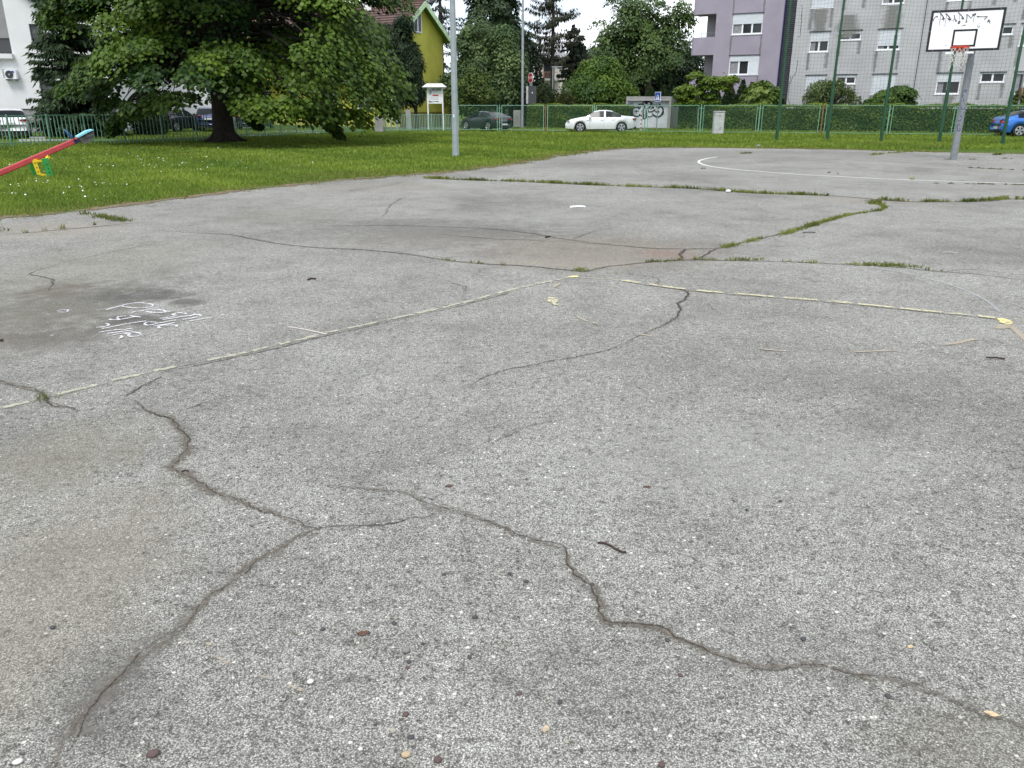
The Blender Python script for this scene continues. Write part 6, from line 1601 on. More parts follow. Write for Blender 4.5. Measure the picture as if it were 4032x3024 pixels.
# utility pole and small post near the notice board
up0 = ground_at(1565, 51.5); t = thing('utility_post', 'pale grey round post between the grey cabinet and the notice board', 'post', up0)
b_ = MB(); b_.tube([(0, 0, 0), (0, 0, P(1558, 340, 51.5).z)], .075, 10); b_.build('shaft', M['galv_pale'], t, local=True)
b_ = MB(); b_.box((0, -.08, P(1562, 432, 51.5).z), (.10, .012, .12)); b_.build('sticker', M['white'], t, local=True)
up1 = ground_at(1520, 50.5); t = thing('leaning_post', 'dark leaning steel post just right of the grey cabinet', 'post', up1)
b_ = MB(); b_.tube([(0, 0, 0), (-.16, 0, P(1515, 400, 50.5).z)], .05, 8); b_.build('shaft', M['galv'], t, local=True)
t = thing('name_sign', 'small white sign half covered by maple leaves above the grey cabinet', 'sign', ground_at(1530, 53)); zc_ = P(1530, 395, 53)
b_ = MB(); b_.box(zc_, (.45, .04, .16)); b_.build('panel', M['white'], t)
b_ = MB(); b_.bar(ground_at(1542, 53.05), Vector((zc_.x + .1, 53.05, zc_.z)), .05); b_.build('post', M['galv'], t)

# ---------- road signs
def flat_text(txt, size, pl, s, z, off, m, parent, name='lettering', depth=.002, align='CENTER', sx=1.0, bold=0.0):
    cu = bpy.data.curves.new(name, 'FONT'); cu.body = txt; cu.size = size; cu.align_x = align; cu.align_y = 'CENTER'; cu.extrude = depth; cu.offset = bold
    tmp = bpy.data.objects.new('tmp_text', cu); col.objects.link(tmp)
    dg = bpy.context.evaluated_depsgraph_get(); me = bpy.data.meshes.new_from_object(tmp.evaluated_get(dg))
    bpy.data.objects.remove(tmp); 
    base = wloc(parent); me.name = name
    for v in me.vertices:
        p = pl.at(s + v.co.x * sx, z + v.co.y, off + v.co.z); v.co = p - base
    me.materials.clear(); me.materials.append(m); me.update()
    bpy.data.curves.remove(cu)
    return link(name, me, parent)
SP = Plane(ground_at(2091, 58.5), (0.47, -0.88))
st = thing('stop_sign', 'red octagonal stop sign above a dark grey panel on one post', 'road sign', SP.at(0, 0))
zc_ = P(2091, 307, 58.5).z; rad = .36
def ngon(pl, s, z, r, n, off, rot=math.pi / 8): return [pl.at(s + r * math.cos(rot + i * 2 * math.pi / n), z + r * math.sin(rot + i * 2 * math.pi / n), off) for i in range(n)]
b_ = MB(); b_.prism(ngon(SP, 0, zc_, rad, 8, .05), SP.n * .02); b_.build('white_edge', M['white'], st)
b_ = MB(); b_.prism(ngon(SP, 0, zc_, rad * .89, 8, .0705), SP.n * .004); b_.build('red_face', M['sign_red'], st)
flat_text('STOP', .24, SP, 0, zc_, .077, M['white'], st)
b_ = MB(); b_.bar(SP.at(0, 0, 0), SP.at(0, zc_ + .1, 0), .07); b_.build('post', M['galv'], st)
b_ = MB(); b_.box(SP.at(0, P(2086, 332, 58.5).z, .03), (.30, .04, .2), (SP.u, -SP.n, Z3)); b_.build('clamp_plate', M['galv_pale'], st)
dpn = thing('panel_sign', 'dark grey back of a tall panel sign with one pale edge under the stop sign', 'sign', ground_at(2092, 58.0))
DPN = Plane(ground_at(2076, 57.9), (1, -.05)); zt_, zb_ = P(2092, 339, 58).z, P(2092, 408, 58).z
s0_, s1_ = DPN.hit(2080, 370)[0], DPN.hit(2112, 370)[0]
b_ = MB(); pbox(b_, DPN, s0_, s1_, zb_, zt_, -.16, 0); b_.build('panel', M['sign_back'], dpn)
b_ = MB(); pbox(b_, DPN, s0_ - .14, s0_ - .002, zb_, zt_, -.15, .02); b_.build('pale_edge', M['kerb'], dpn)
b_ = MB(); c_ = DPN.at((s0_ + s1_) / 2, (zt_ * .62 + zb_ * .38), .003); b_.tube([c_, c_ + DPN.n * .01], .045, 8); b_.build('lock_plate', M['white'], dpn)
XP = Plane(ground_at(2585, 52.5), (0.42, -0.91))
xs = thing('crossing_sign', 'blue pedestrian crossing sign with a white triangle in front of the garage', 'road sign', XP.at(0, 0))
zt_, zb_ = P(2585, 362, 52.5).z, P(2585, 400, 52.5).z; hw_ = .30; zm = (zt_ + zb_) / 2; hh = (zt_ - zb_) / 2
b_ = MB(); pbox(b_, XP, -hw_, hw_, zb_, zt_, .03, .05); b_.build('white_edge', M['white'], xs)
b_ = MB(); pbox(b_, XP, -hw_ + .025, hw_ - .025, zb_ + .025, zt_ - .025, .0505, .054); b_.build('blue_face', M['sign_blue'], xs)
b_ = MB(); b_.prism([XP.at(-hw_ * .78, zb_ + .09, .0545), XP.at(hw_ * .78, zb_ + .09, .0545), XP.at(0, zt_ - .11, .0545)], XP.n * .003); b_.build('white_triangle', M['white'], xs)
b_ = MB()                                                            # walking figure: head, body, arms and striding legs
for pts in ([(0.0, .20), (-.01, .08)], [(-.01, .10), (-.08, -.02)], [(-.01, .10), (.07, -.02)], [(0, .19), (-.06, .11)], [(0, .19), (.06, .12)]):
    (x0, y0), (x1, y1) = pts; b_.bar(XP.at(x0, zb_ + .14 + y0, .060), XP.at(x1, zb_ + .14 + y1, .060), .03, .004)
c_ = XP.at(.005, zb_ + .385, .0580); b_.tube([c_, c_ + XP.n * .004], .03, 10); b_.build('walking_figure', M['black_paint'], xs)
b_ = MB(); b_.bar(XP.at(0, 0, 0), XP.at(0, zt_, 0), .06); b_.build('post', M['galv'], xs)
# red and white marker pole beside the garage
rp0 = ground_at(2522, 50.5); t = thing('marker_post', 'thin red and white striped post in front of the garage door', 'post', rp0); zt_ = P(2525, 452, 50.5).z
for k in range(8):
    b_ = MB(); b_.tube([(.015 * k / 8, 0, zt_ * k / 8), (.015 * (k + 1) / 8, 0, zt_ * (k + 1) / 8)], .03, 6); b_.build('stripe', M['sign_red'] if k % 2 else M['white'], t, local=True)

# ---------- notice board with a small white roof
NB = Plane(ground_at(1692, 52.0), (0.985, -0.17))
nb = thing('notice_board', 'white roofed notice board on two legs in front of the lime house', 'notice board', NB.at(0, 0))
n0, n1 = NB.hit(1685, 370)[0], NB.hit(1740, 370)[0]; nzt, nzb = NB.hit(1712, 345)[1], NB.hit(1712, 408)[1]
b_ = MB(); pbox(b_, NB, n0, n1, nzb, nzt, -.04, 0); b_.build('panel', M['white'], nb)
for s in (n0 - .03, n1 + .03):
    b_ = MB(); b_.bar(NB.at(s, 0, -.02), NB.at(s, nzt + .05, -.02), .075); b_.build('leg', M['white'], nb)
zr_, zr2 = NB.hit(1712, 343)[1], NB.hit(1712, 329)[1]
b_ = MB(); a0, a1 = n0 - .28, n1 + .25
b_.add([NB.at(a0, zr_, .30), NB.at(a1, zr_, .30), NB.at(a1, zr_, -.34), NB.at(a0, zr_, -.34), NB.at(a0 + .22, zr2, -.02), NB.at(a1 - .22, zr2, -.02)],
       [[0, 1, 5, 4], [1, 2, 5], [2, 3, 4, 5], [3, 0, 4], [3, 2, 1, 0]]); b_.build('roof', M['white'], nb)
M['ink'] = mat('dark_blue_grey_ink', (0.05, 0.065, 0.09), 0.6); M['ink_red'] = mat('red_print', (0.55, 0.10, 0.07), 0.6); M['ink_pale'] = mat('pale_grey_print', (0.45, 0.47, 0.5), 0.6)
wd_ = n1 - n0; zz = lambda f: nzb + (nzt - nzb) * f
flat_text('DRVO CENTAR', .17, NB, n0 + wd_ * .60, zz(.87), .004, M['ink'], nb, sx=.50, bold=.008)
b_ = MB(); c_ = (n0 + wd_ * .17, zz(.74))
for r1 in (.13, .07):
    q = [NB.at(c_[0] + x * r1 * .62, c_[1] + y * r1 * 1.25, .003) for x, y in ((0, 1), (1, 0), (0, -1), (-1, 0))]
    for k in range(4): b_.bar(q[k], q[(k + 1) % 4], .034, .004)
b_.build('diamond_emblem', M['ink'], nb)
b_ = MB(); pbox(b_, NB, n0 + wd_ * .33, n0 + wd_ * .76, zz(.47), zz(.57), .001, .004); b_.build('red_strip', M['ink_red'], nb)
b_ = MB()
for f in (.36, .27, .76): pbox(b_, NB, n0 + wd_ * .08, n0 + wd_ * .76, zz(f) - .016, zz(f) + .016, .001, .003)
b_.build('print_line', M['ink_pale'], nb)
flat_text('300 m', .15, NB, n0 + wd_ * .18, zz(.12), .004, M['ink'], nb, sx=.6, bold=.006)
b_ = MB(); pbox(b_, NB, n0 + wd_ * .37, n0 + wd_ * .66, zz(.13) - .018, zz(.13) + .018, .001, .004); b_.prism([NB.at(n0 + wd_ * .66, zz(.13) - .05, .001), NB.at(n0 + wd_ * .76, zz(.13), .001), NB.at(n0 + wd_ * .66, zz(.13) + .05, .001)], NB.n * .003); b_.build('arrow', M['ink'], nb)
# small concrete posts and boxes near the picket fence
def cabinet(name, label, px0, px1, ytop, Y, m, cap=True, depth=.35):
    base = ground_at((px0 + px1) / 2, Y); k = (Y * CT) / FPX; w_ = (px1 - px0) * k; h_ = P((px0 + px1) / 2, ytop, Y).z
    t = thing(name, label, 'cabinet', base)
    b_ = MB(); b_.box((0, 0, h_ / 2), (w_, depth, h_ - .002)); o = b_.build('body', M[m], t, local=True)
    bv = o.modifiers.new('bevel', 'BEVEL'); bv.width = .025; bv.segments = 2
    if cap: b_ = MB(); b_.box((0, 0, h_ + .025), (w_ + .04, depth + .06, .05)); o2 = b_.build('cap', M['kerb'], t, local=True); bv = o2.modifiers.new('bevel', 'BEVEL'); bv.width = .02; bv.segments = 2
    return t, w_, h_, base
t, w_, h_, base = cabinet('cable_cabinet', 'pale grey concrete cabinet with white chalk scribble in front of the hedge', 2805, 2845, 441, 44.6, 'cabinet')
CP = Plane(base + Vector((0, -.1755, 0)), (1, 0))
kz_ = 70 / 555.
def cpt(x, y): s, z = CP.hit(2790 + x * kz_, 420 + y * kz_); return CP.at(s, z)
M['scrib_dark'] = ragged_mat('grey_scribble', (0.20, 0.21, 0.20), (0.28, 0.29, 0.28), 30, .3, .8, .4)
for i, (s_, m_) in enumerate((([(195, 530), (205, 390), (235, 370), (285, 380), (295, 440)], 'chalk'), ([(265, 345), (285, 470), (295, 490)], 'chalk'), ([(205, 470), (290, 480)], 'chalk'), ([(210, 240), (225, 270), (260, 245)], 'scrib_dark'), ([(270, 290), (320, 280), (390, 270)], 'scrib_dark'), ([(330, 255), (390, 265), (385, 300), (330, 300)], 'scrib_dark'), ([(320, 740), (345, 690), (375, 640), (365, 720)], 'scrib_dark'))):
    ribbon('scribble', smooth_path([cpt(x, y) for x, y in s_], .02), .028, M[m_], t, z=.003, nrm=CP.n, seed=i)
cabinet('cable_cabinet', 'weathered grey cabinet at the gap between the picket fences', 1478, 1511, 457, 49.0, 'concrete', False)
cabinet('meter_cabinet', 'narrow grey metal cabinet behind the short picket fence', 1601, 1621, 432, 54.0, 'concrete', False)
cabinet('stone_block', 'beige concrete block behind the mesh fence left of the thin lamp pole', 2021, 2050, 434, 60.0, 'concrete', False)

# round traffic mirror at the right edge
mr = ground_at(3991, 47.0); t = thing('traffic_mirror', 'round traffic mirror on a pale post at the right edge', 'mirror', mr); zc_ = P(3992, 367, 47).z
b_ = MB(); b_.tube([(.0, .06, 0), (.0, .06, zc_ + 2.2)], .045, 8); b_.build('post', M['galv_pale'], t, local=True)
nm = Vector((.92, -.38, 0)); c_ = Vector((-.02, 0, zc_)); b_ = MB(); b_.tube([c_ - nm * .05, c_ - nm * .02, c_ + nm * .03], [.26, .33, .34], 20); b_.build('rim', M['rust'], t, local=True)
M['mirror'] = glass_mat('mirror_glass', (.5, .5, .5), .03); M['mirror'].node_tree.nodes['Principled BSDF'].inputs['Metallic'].default_value = 1
b_ = MB(); b_.tube([c_ + nm * .031, c_ + nm * .045], [.30, .2], 20); b_.build('mirror_glass', M['mirror'], t, local=True)

# ---------- seesaw
piv = G(172, 697); 
sd_ = Vector((0.80, 0.60, 0)).normalized()
ss = thing('seesaw', 'red beam seesaw with a pale blue seat and green yellow stand in the grass', 'seesaw', piv)
SW = Plane(piv, sd_)
hs, hz = SW.hit(300, 553); ls, lz = SW.hit(-6, 684)
dirb = (SW.at(hs, hz) - SW.at(ls, lz)).normalized(); nb2 = SW.n; upb = dirb.cross(-nb2).normalized()
if upb.z < 0: upb = -upb
A_, B_ = SW.at(ls, lz) - dirb * .3, SW.at(hs, hz) + dirb * .06
b_ = MB(); b_.box((A_ + B_) / 2, ((B_ - A_).length, .10, .115), (dirb, nb2, upb)); o = b_.build('beam', M['red_beam'], ss); bv = o.modifiers.new('bevel', 'BEVEL'); bv.width = .02; bv.segments = 2
print('seesaw', hs, hz, ls, lz)
def seat(c_, sg):
    d_ = dirb * sg
    tilt = (d_ + Z3 * (.0 if sg > 0 else .0)).normalized()
    b_ = MB(); pts = [(-.02, .03), (.10, .045), (.22, .06), (.34, .045), (.37, .02), (.22, .02), (.10, .01), (-.02, 0)]
    b_.prism([c_ + d_ * x + upb * (z_ + .045) - nb2 * .15 for x, z_ in pts], nb2 * .30); b_.build('seat', M['blue_seat'], ss)
    b_ = MB(); n = 10                                                       # half tyre hanging under the seat as a bumper
    arc = [(.18 + .17 * math.cos(a) - .06 * math.sin(a), .02 - .15 * math.sin(a)) for a in np.linspace(0, math.pi, n)]; inn = [(.18 + .10 * math.cos(a), .02 - .02 * math.sin(a)) for a in np.linspace(math.pi, 0, n)]
    poly = arc + inn
    for i in range(n - 1):
        q = [poly[i], poly[i + 1], poly[2 * n - 2 - i], poly[2 * n - 1 - i]]
        b_.prism([c_ + d_ * x + upb * z_ - nb2 * .11 for x, z_ in q], nb2 * .22)
    b_.box(c_ + d_ * .16 + upb * .0, (.33, .24, .06), (d_, nb2, upb)); b_.build('tyre_bumper', M['rubber'], ss)
    b_ = MB(); hb = c_ - d_ * .07
    b_.tube([hb - nb2 * .06 + upb * .0, hb - nb2 * .15 + upb * .14 - d_ * .06, hb - nb2 * .12 + upb * .25 - d_ * .08, hb + upb * .29 - d_ * .09, hb + nb2 * .12 + upb * .25 - d_ * .08, hb + nb2 * .15 + upb * .14 - d_ * .06, hb + nb2 * .06], .013, 8); b_.build('handle', M['handle_blue'], ss, smooth=True)
    b_ = MB(); b_.box(hb - upb * .015, (.10, .125, .07), (d_, nb2, upb)); b_.build('handle_clamp', M['navy'], ss)
seat(B_, 1); seat(A_ + dirb * .36 - dirb * .36, -1)
pz = SW.hit(160, 615)[1]
gd = .30
for sgn, px in ((1, 184), (-1, 140)):
    b0 = piv + sd_ * (.13 if sgn > 0 else -.10) + nb2 * (.10 if sgn > 0 else -.22)
    b_ = MB(); tp = b0 - sd_ * .06 + Z3 * .40
    b_.bar(b0 - Z3 * .05, tp, .13, .045, sd_.cross(Z3)); o = b_.build('green_plank', M['green_plank'], ss); bv = o.modifiers.new('bevel', 'BEVEL'); bv.width = .008; bv.segments = 1
    b_ = MB()
    for f in (.25, .45, .68):
        c_ = b0.lerp(tp, f) + nb2 * .024; b_.tube([c_, c_ + nb2 * .008], .012, 8)
    o = b_.build('bolt_caps', M['black'] if sgn > 0 else M['green_plank'], ss); o['kind'] = 'stuff'
g0 = piv - sd_ * .085 + nb2 * .06
b_ = MB(); b_.bar(g0 + Z3 * .06, g0 - sd_ * .05 + Z3 * .36, .075, .035, sd_.cross(Z3)); b_.bar(g0 + Z3 * .055, g0 + sd_ * .26 + Z3 * .04 - nb2 * .0, .045); b_.bar(g0 - sd_ * .05 + Z3 * .34, g0 + sd_ * .20 + Z3 * .355, .04); b_.bar(g0 - sd_ * .05 + Z3 * .36, piv - sd_ * .02 + Z3 * (pz - .05), .04)
b_.bar(g0 + sd_ * .2 + Z3 * .355, piv + sd_ * .16 + Z3 * .50, .05); b_.box(piv + Z3 * (pz - .085) + sd_ * .03, (.34, .12, .035), (dirb, nb2, upb)); b_.build('yellow_frame', M['yellow'], ss)
b_ = MB()
for f in (.2, .5, .8):
    c_ = (g0 + Z3 * .06).lerp(g0 - sd_ * .05 + Z3 * .36, f) + nb2 * .019; b_.tube([c_, c_ + nb2 * .006], .012, 8)
o = b_.build('bolt_caps', M['black'], ss); o['kind'] = 'stuff'
# ================================================================== CARS
def car(name, label, base, rz, Lc, Wc, Hc, prof, paint, wheels, wr, kind, rim='rim', group=None, glass='glass', plate=True, tail=None, tail_z=.62, scale=1.0):
    """local axes: x forward, z up. prof: dict of (x fraction from rear 0..1, z) lists"""
    t = thing(name, label, 'car', base, rz, group); t.scale = (scale,) * 3
    ns = 84; xs = np.linspace(0, 1, ns)
    top = np.interp(xs, *zip(*prof['top'])) ; belt = np.interp(xs, *zip(*prof['belt'])); hw = np.interp(xs, *zip(*prof['plan'])) * Wc / 2
    bot = np.interp(xs, *zip(*prof['bottom']))
    X = (xs - .5) * Lc
    for wx in wheels:
        d = (xs - wx) * Lc; Ra = wr + .055
        arch = np.where(np.abs(d) < Ra, np.sqrt(np.maximum(Ra * Ra - d * d, 0)) + wr * .95, 0); bot = np.maximum(bot, arch)
    rw = Wc / 2 * prof.get('roofw', .72)
    sec = []
    for i in range(ns):
        b0, bl, tp, h_ = bot[i], belt[i], top[i], hw[i]; gh = max(tp - bl, .01); g_ = min(1, gh / (Hc * .3)); rwi = h_ * .92 * (1 - g_) + rw * g_; rwi = min(rwi, h_ * .95)
        pts = [(h_ * .94, b0), (h_ * .995, b0 + .28 * (bl - b0)), (h_, b0 + .62 * (bl - b0)), (h_ * .965, bl - .02), (h_ * .93, bl + .05 * gh)]
        lo = h_ * .92
        pts += [(lo + (rwi - lo) * .86, bl + .86 * gh), (rwi * .88, bl + .965 * gh), (rwi * .5, bl + .995 * gh), (0, tp)]
        full = [(X[i], -y, z) for y, z in pts] + [(X[i], y, z) for y, z in pts[::-1][1:]]
        sec.append(full)
    K = len(sec[0]); V = [p for s_ in sec for p in s_]
    body, sidew, fw_, rw_ = [], [], [], []
    wx0, wx1 = prof['side']; pill = prof.get('pillars', ())
    ws0, ws1 = prof['screen']; rs0, rs1 = prof['rear']
    for i in range(ns - 1):
        xm = (xs[i] + xs[i + 1]) / 2; gh = (top[i] + top[i + 1] - belt[i] - belt[i + 1]) / 2
        for j in range(K - 1):
            f = [i * K + j, (i + 1) * K + j, (i + 1) * K + j + 1, i * K + j + 1]; jj = min(j, K - 2 - j)
            dst = body
            if jj == 4 and wx0 < xm < wx1 and gh > Hc * .07 and not any(abs(xm - p_) < .010 for p_ in pill): dst = sidew
            elif jj >= 5 and ws0 < xm < ws1: dst = fw_
            elif jj >= 5 and rs0 < xm < rs1: dst = rw_
            elif jj >= 6 and prof.get('sunroof') and prof['sunroof'][0] < xm < prof['sunroof'][1]: dst = fw_
            dst.append(f)
    body += [list(range(K))[::-1], [(ns - 1) * K + j for j in range(K)]]
    def sub(name_, F, m, par, off=0):
        used = sorted({v for f in F for v in f}); mp_ = {v: k for k, v in enumerate(used)}
        me = np_mesh(name_, np.array([V[v] for v in used]), [[mp_[v] for v in f] for f in F], (m,), smooth=True); o = link(name_, me, par); return o
    bo = sub('body', body, paint, t)
    sub('side_window', sidew, M['car_glass'], t); sub('windscreen', fw_, M['car_glass'], t); sub('rear_window', rw_, M['car_glass'], t)
    u_ = MB(); u_.box((0, 0, .34), (Lc * .90, Wc * .70, .30)); u_.build('underbody', M['black'], t, local=True)
    k = MB(); k.box((-Lc / 2 + .04, 0, .30), (.12, Wc * .80, .16)); k.build('rear_valance', M['black'], t, local=True)
    for wx in wheels:
        for sy in (-1, 1):
            x = (wx - .5) * Lc; y = sy * (Wc / 2 - .13)
            b_ = MB(); prof_ = [(-.11, wr * .80), (-.10, wr * .95), (-.07, wr), (.07, wr), (.10, wr * .95), (.11, wr * .80), (.11, wr * .64)]
            b_.tube([(x, y + o_, wr) for o_, _ in prof_], [r_ for _, r_ in prof_], 20); wo = b_.build('wheel', M['tyre'], t, local=True)
            b_ = MB(); b_.tube([(x, y + sy * .085, wr), (x, y + sy * .112, wr)], wr * .66, 20); b_.build('rim_dish', M['black'], wo, local=True)
            b_ = MB()
            for s_ in range(5):
                for dd in (-.13, .13):
                    a = s_ * 2 * math.pi / 5 + dd + .3; b_.bar((x, y + sy * .118, wr), (x + math.cos(a) * wr * .66, y + sy * .118, wr + math.sin(a) * wr * .66), .045, .016, Vector((0, 1, 0)))
            b_.tube([(x + math.cos(a) * wr * .66, y + sy * .115, wr + math.sin(a) * wr * .66) for a in np.linspace(0, 6.2832, 25)], .016, 5, False); b_.build('rim', M[rim], wo, local=True)
    zt_ = tail_z
    tw, th = tail or (.38, .16)
    for sy in (-1, 1):
        b_ = MB(); i = 1; y1 = hw[2] * .985
        q = [(-Lc / 2 - .012, sy * (y1 - tw), zt_ + th * .2), (-Lc / 2 - .012, sy * (y1 - tw), zt_ + th * .8), (-Lc / 2 + .0, sy * (y1 - .03), zt_ + th), (-Lc / 2 + .22, sy * (hw[5] * 1.004), zt_ + th * .9), (-Lc / 2 + .16, sy * (hw[4] * 1.006), zt_ + th * .1), (-Lc / 2 + .0, sy * (y1 - .02), zt_)]
        v = [Vector(p) for p in q]; v += [p + Vector((.10, -sy * .05, 0)) for p in v]; n = 6
        b_.add(v, [list(range(n)), list(range(n, 2 * n))[::-1]] + [[a, (a + 1) % n, n + (a + 1) % n, n + a] for a in range(n)]); b_.build('tail_light', M['tail'], t, local=True)
    if plate:
        b_ = MB(); b_.box((-Lc / 2 - .012, 0, prof.get('plate_z', .66)), (.02, .52, .115)); b_.build('number_plate', M['plate'], t, local=True)
    for sy in (-1, 1):
        b_ = MB(); mx_ = (prof['mirror'] - .5) * Lc; b_.box((mx_, sy * (Wc / 2 + .07), prof['belt'][3][1] + .06), (.16, .17, .13)); o = b_.build('wing_mirror', paint, t, local=True); bv = o.modifiers.new('bevel', 'BEVEL'); bv.width = .03; bv.segments = 2
        b_ = MB(); xf = Lc / 2 - .28; b_.box((xf, sy * (np.interp(.95, xs, hw) * .94), np.interp(.93, xs, belt) - .08), (.30, .10, .12)); b_.build('headlight', M['galv_pale'], t, local=True)
        for px_ in prof.get('doors', ()):                                  # door seams and handles
            b_ = MB(); x = (px_ - .5) * Lc; h_ = np.interp(px_, xs, hw); bb = np.interp(px_, xs, belt); b_.bar((x, sy * (h_ + .001), .35), (x, sy * (h_ * .985 + .001), bb - .03), .012, .008); b_.build('door_seam', M['black'], t, local=True)
            b_ = MB(); b_.box((x + .14, sy * (h_ + .012), bb - .13), (.17, .025, .028)); b_.build('door_handle', paint, t, local=True)
    return t
def paint(name, c, metal=0.0, rough=.28):
    return mat(name, c, rough, metal, .03, 2, coat=.8)
PW, PK, PN, PBL, PD = paint('white_car_paint', (.78, .79, .80)), paint('black_car_paint', (.012, .013, .016)), paint('navy_car_paint', (.012, .022, .085), .2), paint('blue_car_paint', (.03, .16, .55), .3), paint('dark_metallic_car_paint', (.03, .038, .042), .4)
SEDAN = dict(top=[(0, .72), (.015, .95), (.04, 1.03), (.14, 1.06), (.20, 1.10), (.34, 1.40), (.42, 1.455), (.52, 1.45), (.60, 1.37), (.715, 1.03), (.80, .97), (.93, .84), (.985, .68), (1, .55)],
             belt=[(0, .70), (.02, .92), (.15, .985), (.45, .955), (.72, .93), (.93, .78), (1, .52)], plan=[(0, .74), (.015, .84), (.06, .95), (.2, 1), (.75, 1), (.9, .95), (.975, .80), (1, .62)],
             bottom=[(0, .40), (.06, .28), (.2, .24), (.85, .22), (1, .26)], side=(.215, .665), pillars=(.445,), screen=(.60, .712), rear=(.20, .335), mirror=.655, doors=(.30, .455, .66), roofw=.68, plate_z=.70)
HATCH = dict(top=[(0, .70), (.02, .98), (.05, 1.06), (.09, 1.09), (.24, 1.36), (.36, 1.45), (.50, 1.455), (.60, 1.38), (.73, 1.04), (.82, .98), (.94, .84), (.985, .68), (1, .55)],
             belt=[(0, .68), (.02, .94), (.12, 1.0), (.45, .96), (.74, .93), (.94, .78), (1, .52)], plan=[(0, .76), (.015, .86), (.06, .96), (.2, 1), (.75, 1), (.9, .95), (.975, .80), (1, .62)],
             bottom=[(0, .36), (.06, .26), (.2, .22), (.85, .22), (1, .26)], side=(.17, .68), pillars=(.45,), screen=(.60, .73), rear=(.085, .26), mirror=.67, doors=(.29, .46, .67), roofw=.68, plate_z=.48)
SUV = dict(top=[(0, .80), (.012, 1.0), (.03, 1.12), (.05, 1.20), (.11, 1.56), (.18, 1.645), (.40, 1.675), (.55, 1.63), (.64, 1.50), (.75, 1.10), (.82, 1.05), (.94, .93), (.985, .75), (1, .6)],
           belt=[(0, .78), (.015, .98), (.05, 1.10), (.45, 1.06), (.76, 1.02), (.94, .88), (1, .58)], plan=[(0, .80), (.015, .90), (.06, .97), (.2, 1), (.75, 1), (.9, .95), (.975, .82), (1, .66)],
           bottom=[(0, .46), (.06, .34), (.2, .28), (.85, .28), (1, .34)], side=(.09, .70), pillars=(.24, .46), screen=(.64, .745), rear=(.045, .125), mirror=.68, doors=(.30, .47, .68), roofw=.72, plate_z=.86)
ang = math.atan2(fu.y, fu.x)
wc = ground_at(2363, 48.3)
car('parked_car', 'white saloon car parked beside the graffiti garage', wc, ang + math.pi + R(13), 4.75, 1.85, 1.46, SEDAN, PW, (.205, .79), .335, 'sedan', tail=(.36, .15), tail_z=.78, scale=.84)
dcar = ground_at(1912, 52.0)
car('parked_car', 'dark metallic fastback car behind the mesh fence right of the grey pole', dcar, ang + math.pi + R(-31), 4.6, 1.86, 1.43, HATCH, PD, (.20, .79), .34, 'hatch', tail=(.42, .12), tail_z=.80, scale=.79)
bc = ground_at(4080, 41.5)
car('parked_car', 'bright blue hatchback cut off by the right edge of the picture', bc, ang + R(10), 4.5, 1.82, 1.46, HATCH, PBL, (.205, .79), .335, 'hatch', tail=(.34, .2), tail_z=.74, scale=.88)
ws_ = G(50, 553)
car('parked_car', 'white sport utility car parked behind the fence at the left edge', ground_at(58, 39.8), R(119), 4.45, 1.86, 1.68, SUV, PW, (.20, .79), .36, 'suv', tail=(.34, .12), tail_z=.98, scale=.80)
bs_ = ground_at(700, 50.0)
car('parked_car', 'black boxy off road car left of the navy car behind the maple', bs_, R(76), 4.3, 1.80, 1.68, SUV, PK, (.20, .79), .36, 'suv', tail=(.22, .16), tail_z=.98, scale=.78)
ns_ = ground_at(808, 50.5)
car('parked_car', 'navy blue sport utility car parked just left of the maple trunk', ns_ + Vector((.1, 1, 0)), R(104), 4.5, 1.86, 1.66, SUV, PN, (.20, .79), .36, 'suv', tail=(.34, .09), tail_z=1.02, scale=.82)
car('parked_car', 'black car mostly hidden behind the maple trunk and leaves', ground_at(1010, 55.0), R(84), 4.5, 1.84, 1.5, SUV, PK, (.20, .79), .35, 'suv', tail_z=.98, scale=.8)
# kerb stones by the white car
for i, (x0, x1, y) in enumerate(((120, 180, 548), (78, 330, 559))):
    t = tag(MB().box((G(x0, y) + G(x1, y)) / 2 + Z3 * .04, ((G(x1, y) - G(x0, y)).length, .14, .13)).build('kerb_stone', M['kerb'], loc=(G(x0, y) + G(x1, y)) / 2), ('short pale kerb stone behind the white car at the left', 'long pale kerb line behind the left picket fence')[i], 'kerb')

# ================================================================== SMALL THINGS ON THE COURT
def lathe_pebble(p, a, b_, c_, rz, m, label, name='pebble', cat='stone', group=None, seed=0):
    r = random.Random(seed); mb = MB(); n, k = 8, 5; V = []
    for j in range(k + 1):
        th = math.pi * j / k
        for i in range(n):
            ph = 2 * math.pi * i / n; q = 1 + r.uniform(-.12, .12)
            x, y, z = a * math.sin(th) * math.cos(ph) * q, b_ * math.sin(th) * math.sin(ph) * q, c_ * (1 - math.cos(th)) * .8
            V.append((x * math.cos(rz) - y * math.sin(rz), x * math.sin(rz) + y * math.cos(rz), z))
    F = [[j * n + i, (j + 1) * n + i, (j + 1) * n + (i + 1) % n, j * n + (i + 1) % n] for j in range(k) for i in range(n)]
    o = link(name, np_mesh(name, V, F, (m,), smooth=True), None, p); return tag(o, label, cat, group)
M['stone_dark'] = mat('dark_pebble', (0.055, 0.058, 0.06), .7, 0, .2, 60); M['stone_red'] = mat('reddish_pebble', (0.10, 0.065, 0.058), .75, 0, .2, 60)
M['stone_tan'] = mat('tan_pebble', (0.42, 0.33, 0.21), .75, 0, .15, 60); M['stone_grey'] = mat('grey_pebble', (0.20, 0.20, 0.18), .75, 0, .15, 60); M['stone_white'] = mat('white_pebble', (0.62, 0.60, 0.55), .7, 0, .1, 60)
GRP = 'loose pebbles on the asphalt'
mk = lambda x, y: (1344 + x * 1344 / 1463., 1500 + y * 1344 / 1463.)
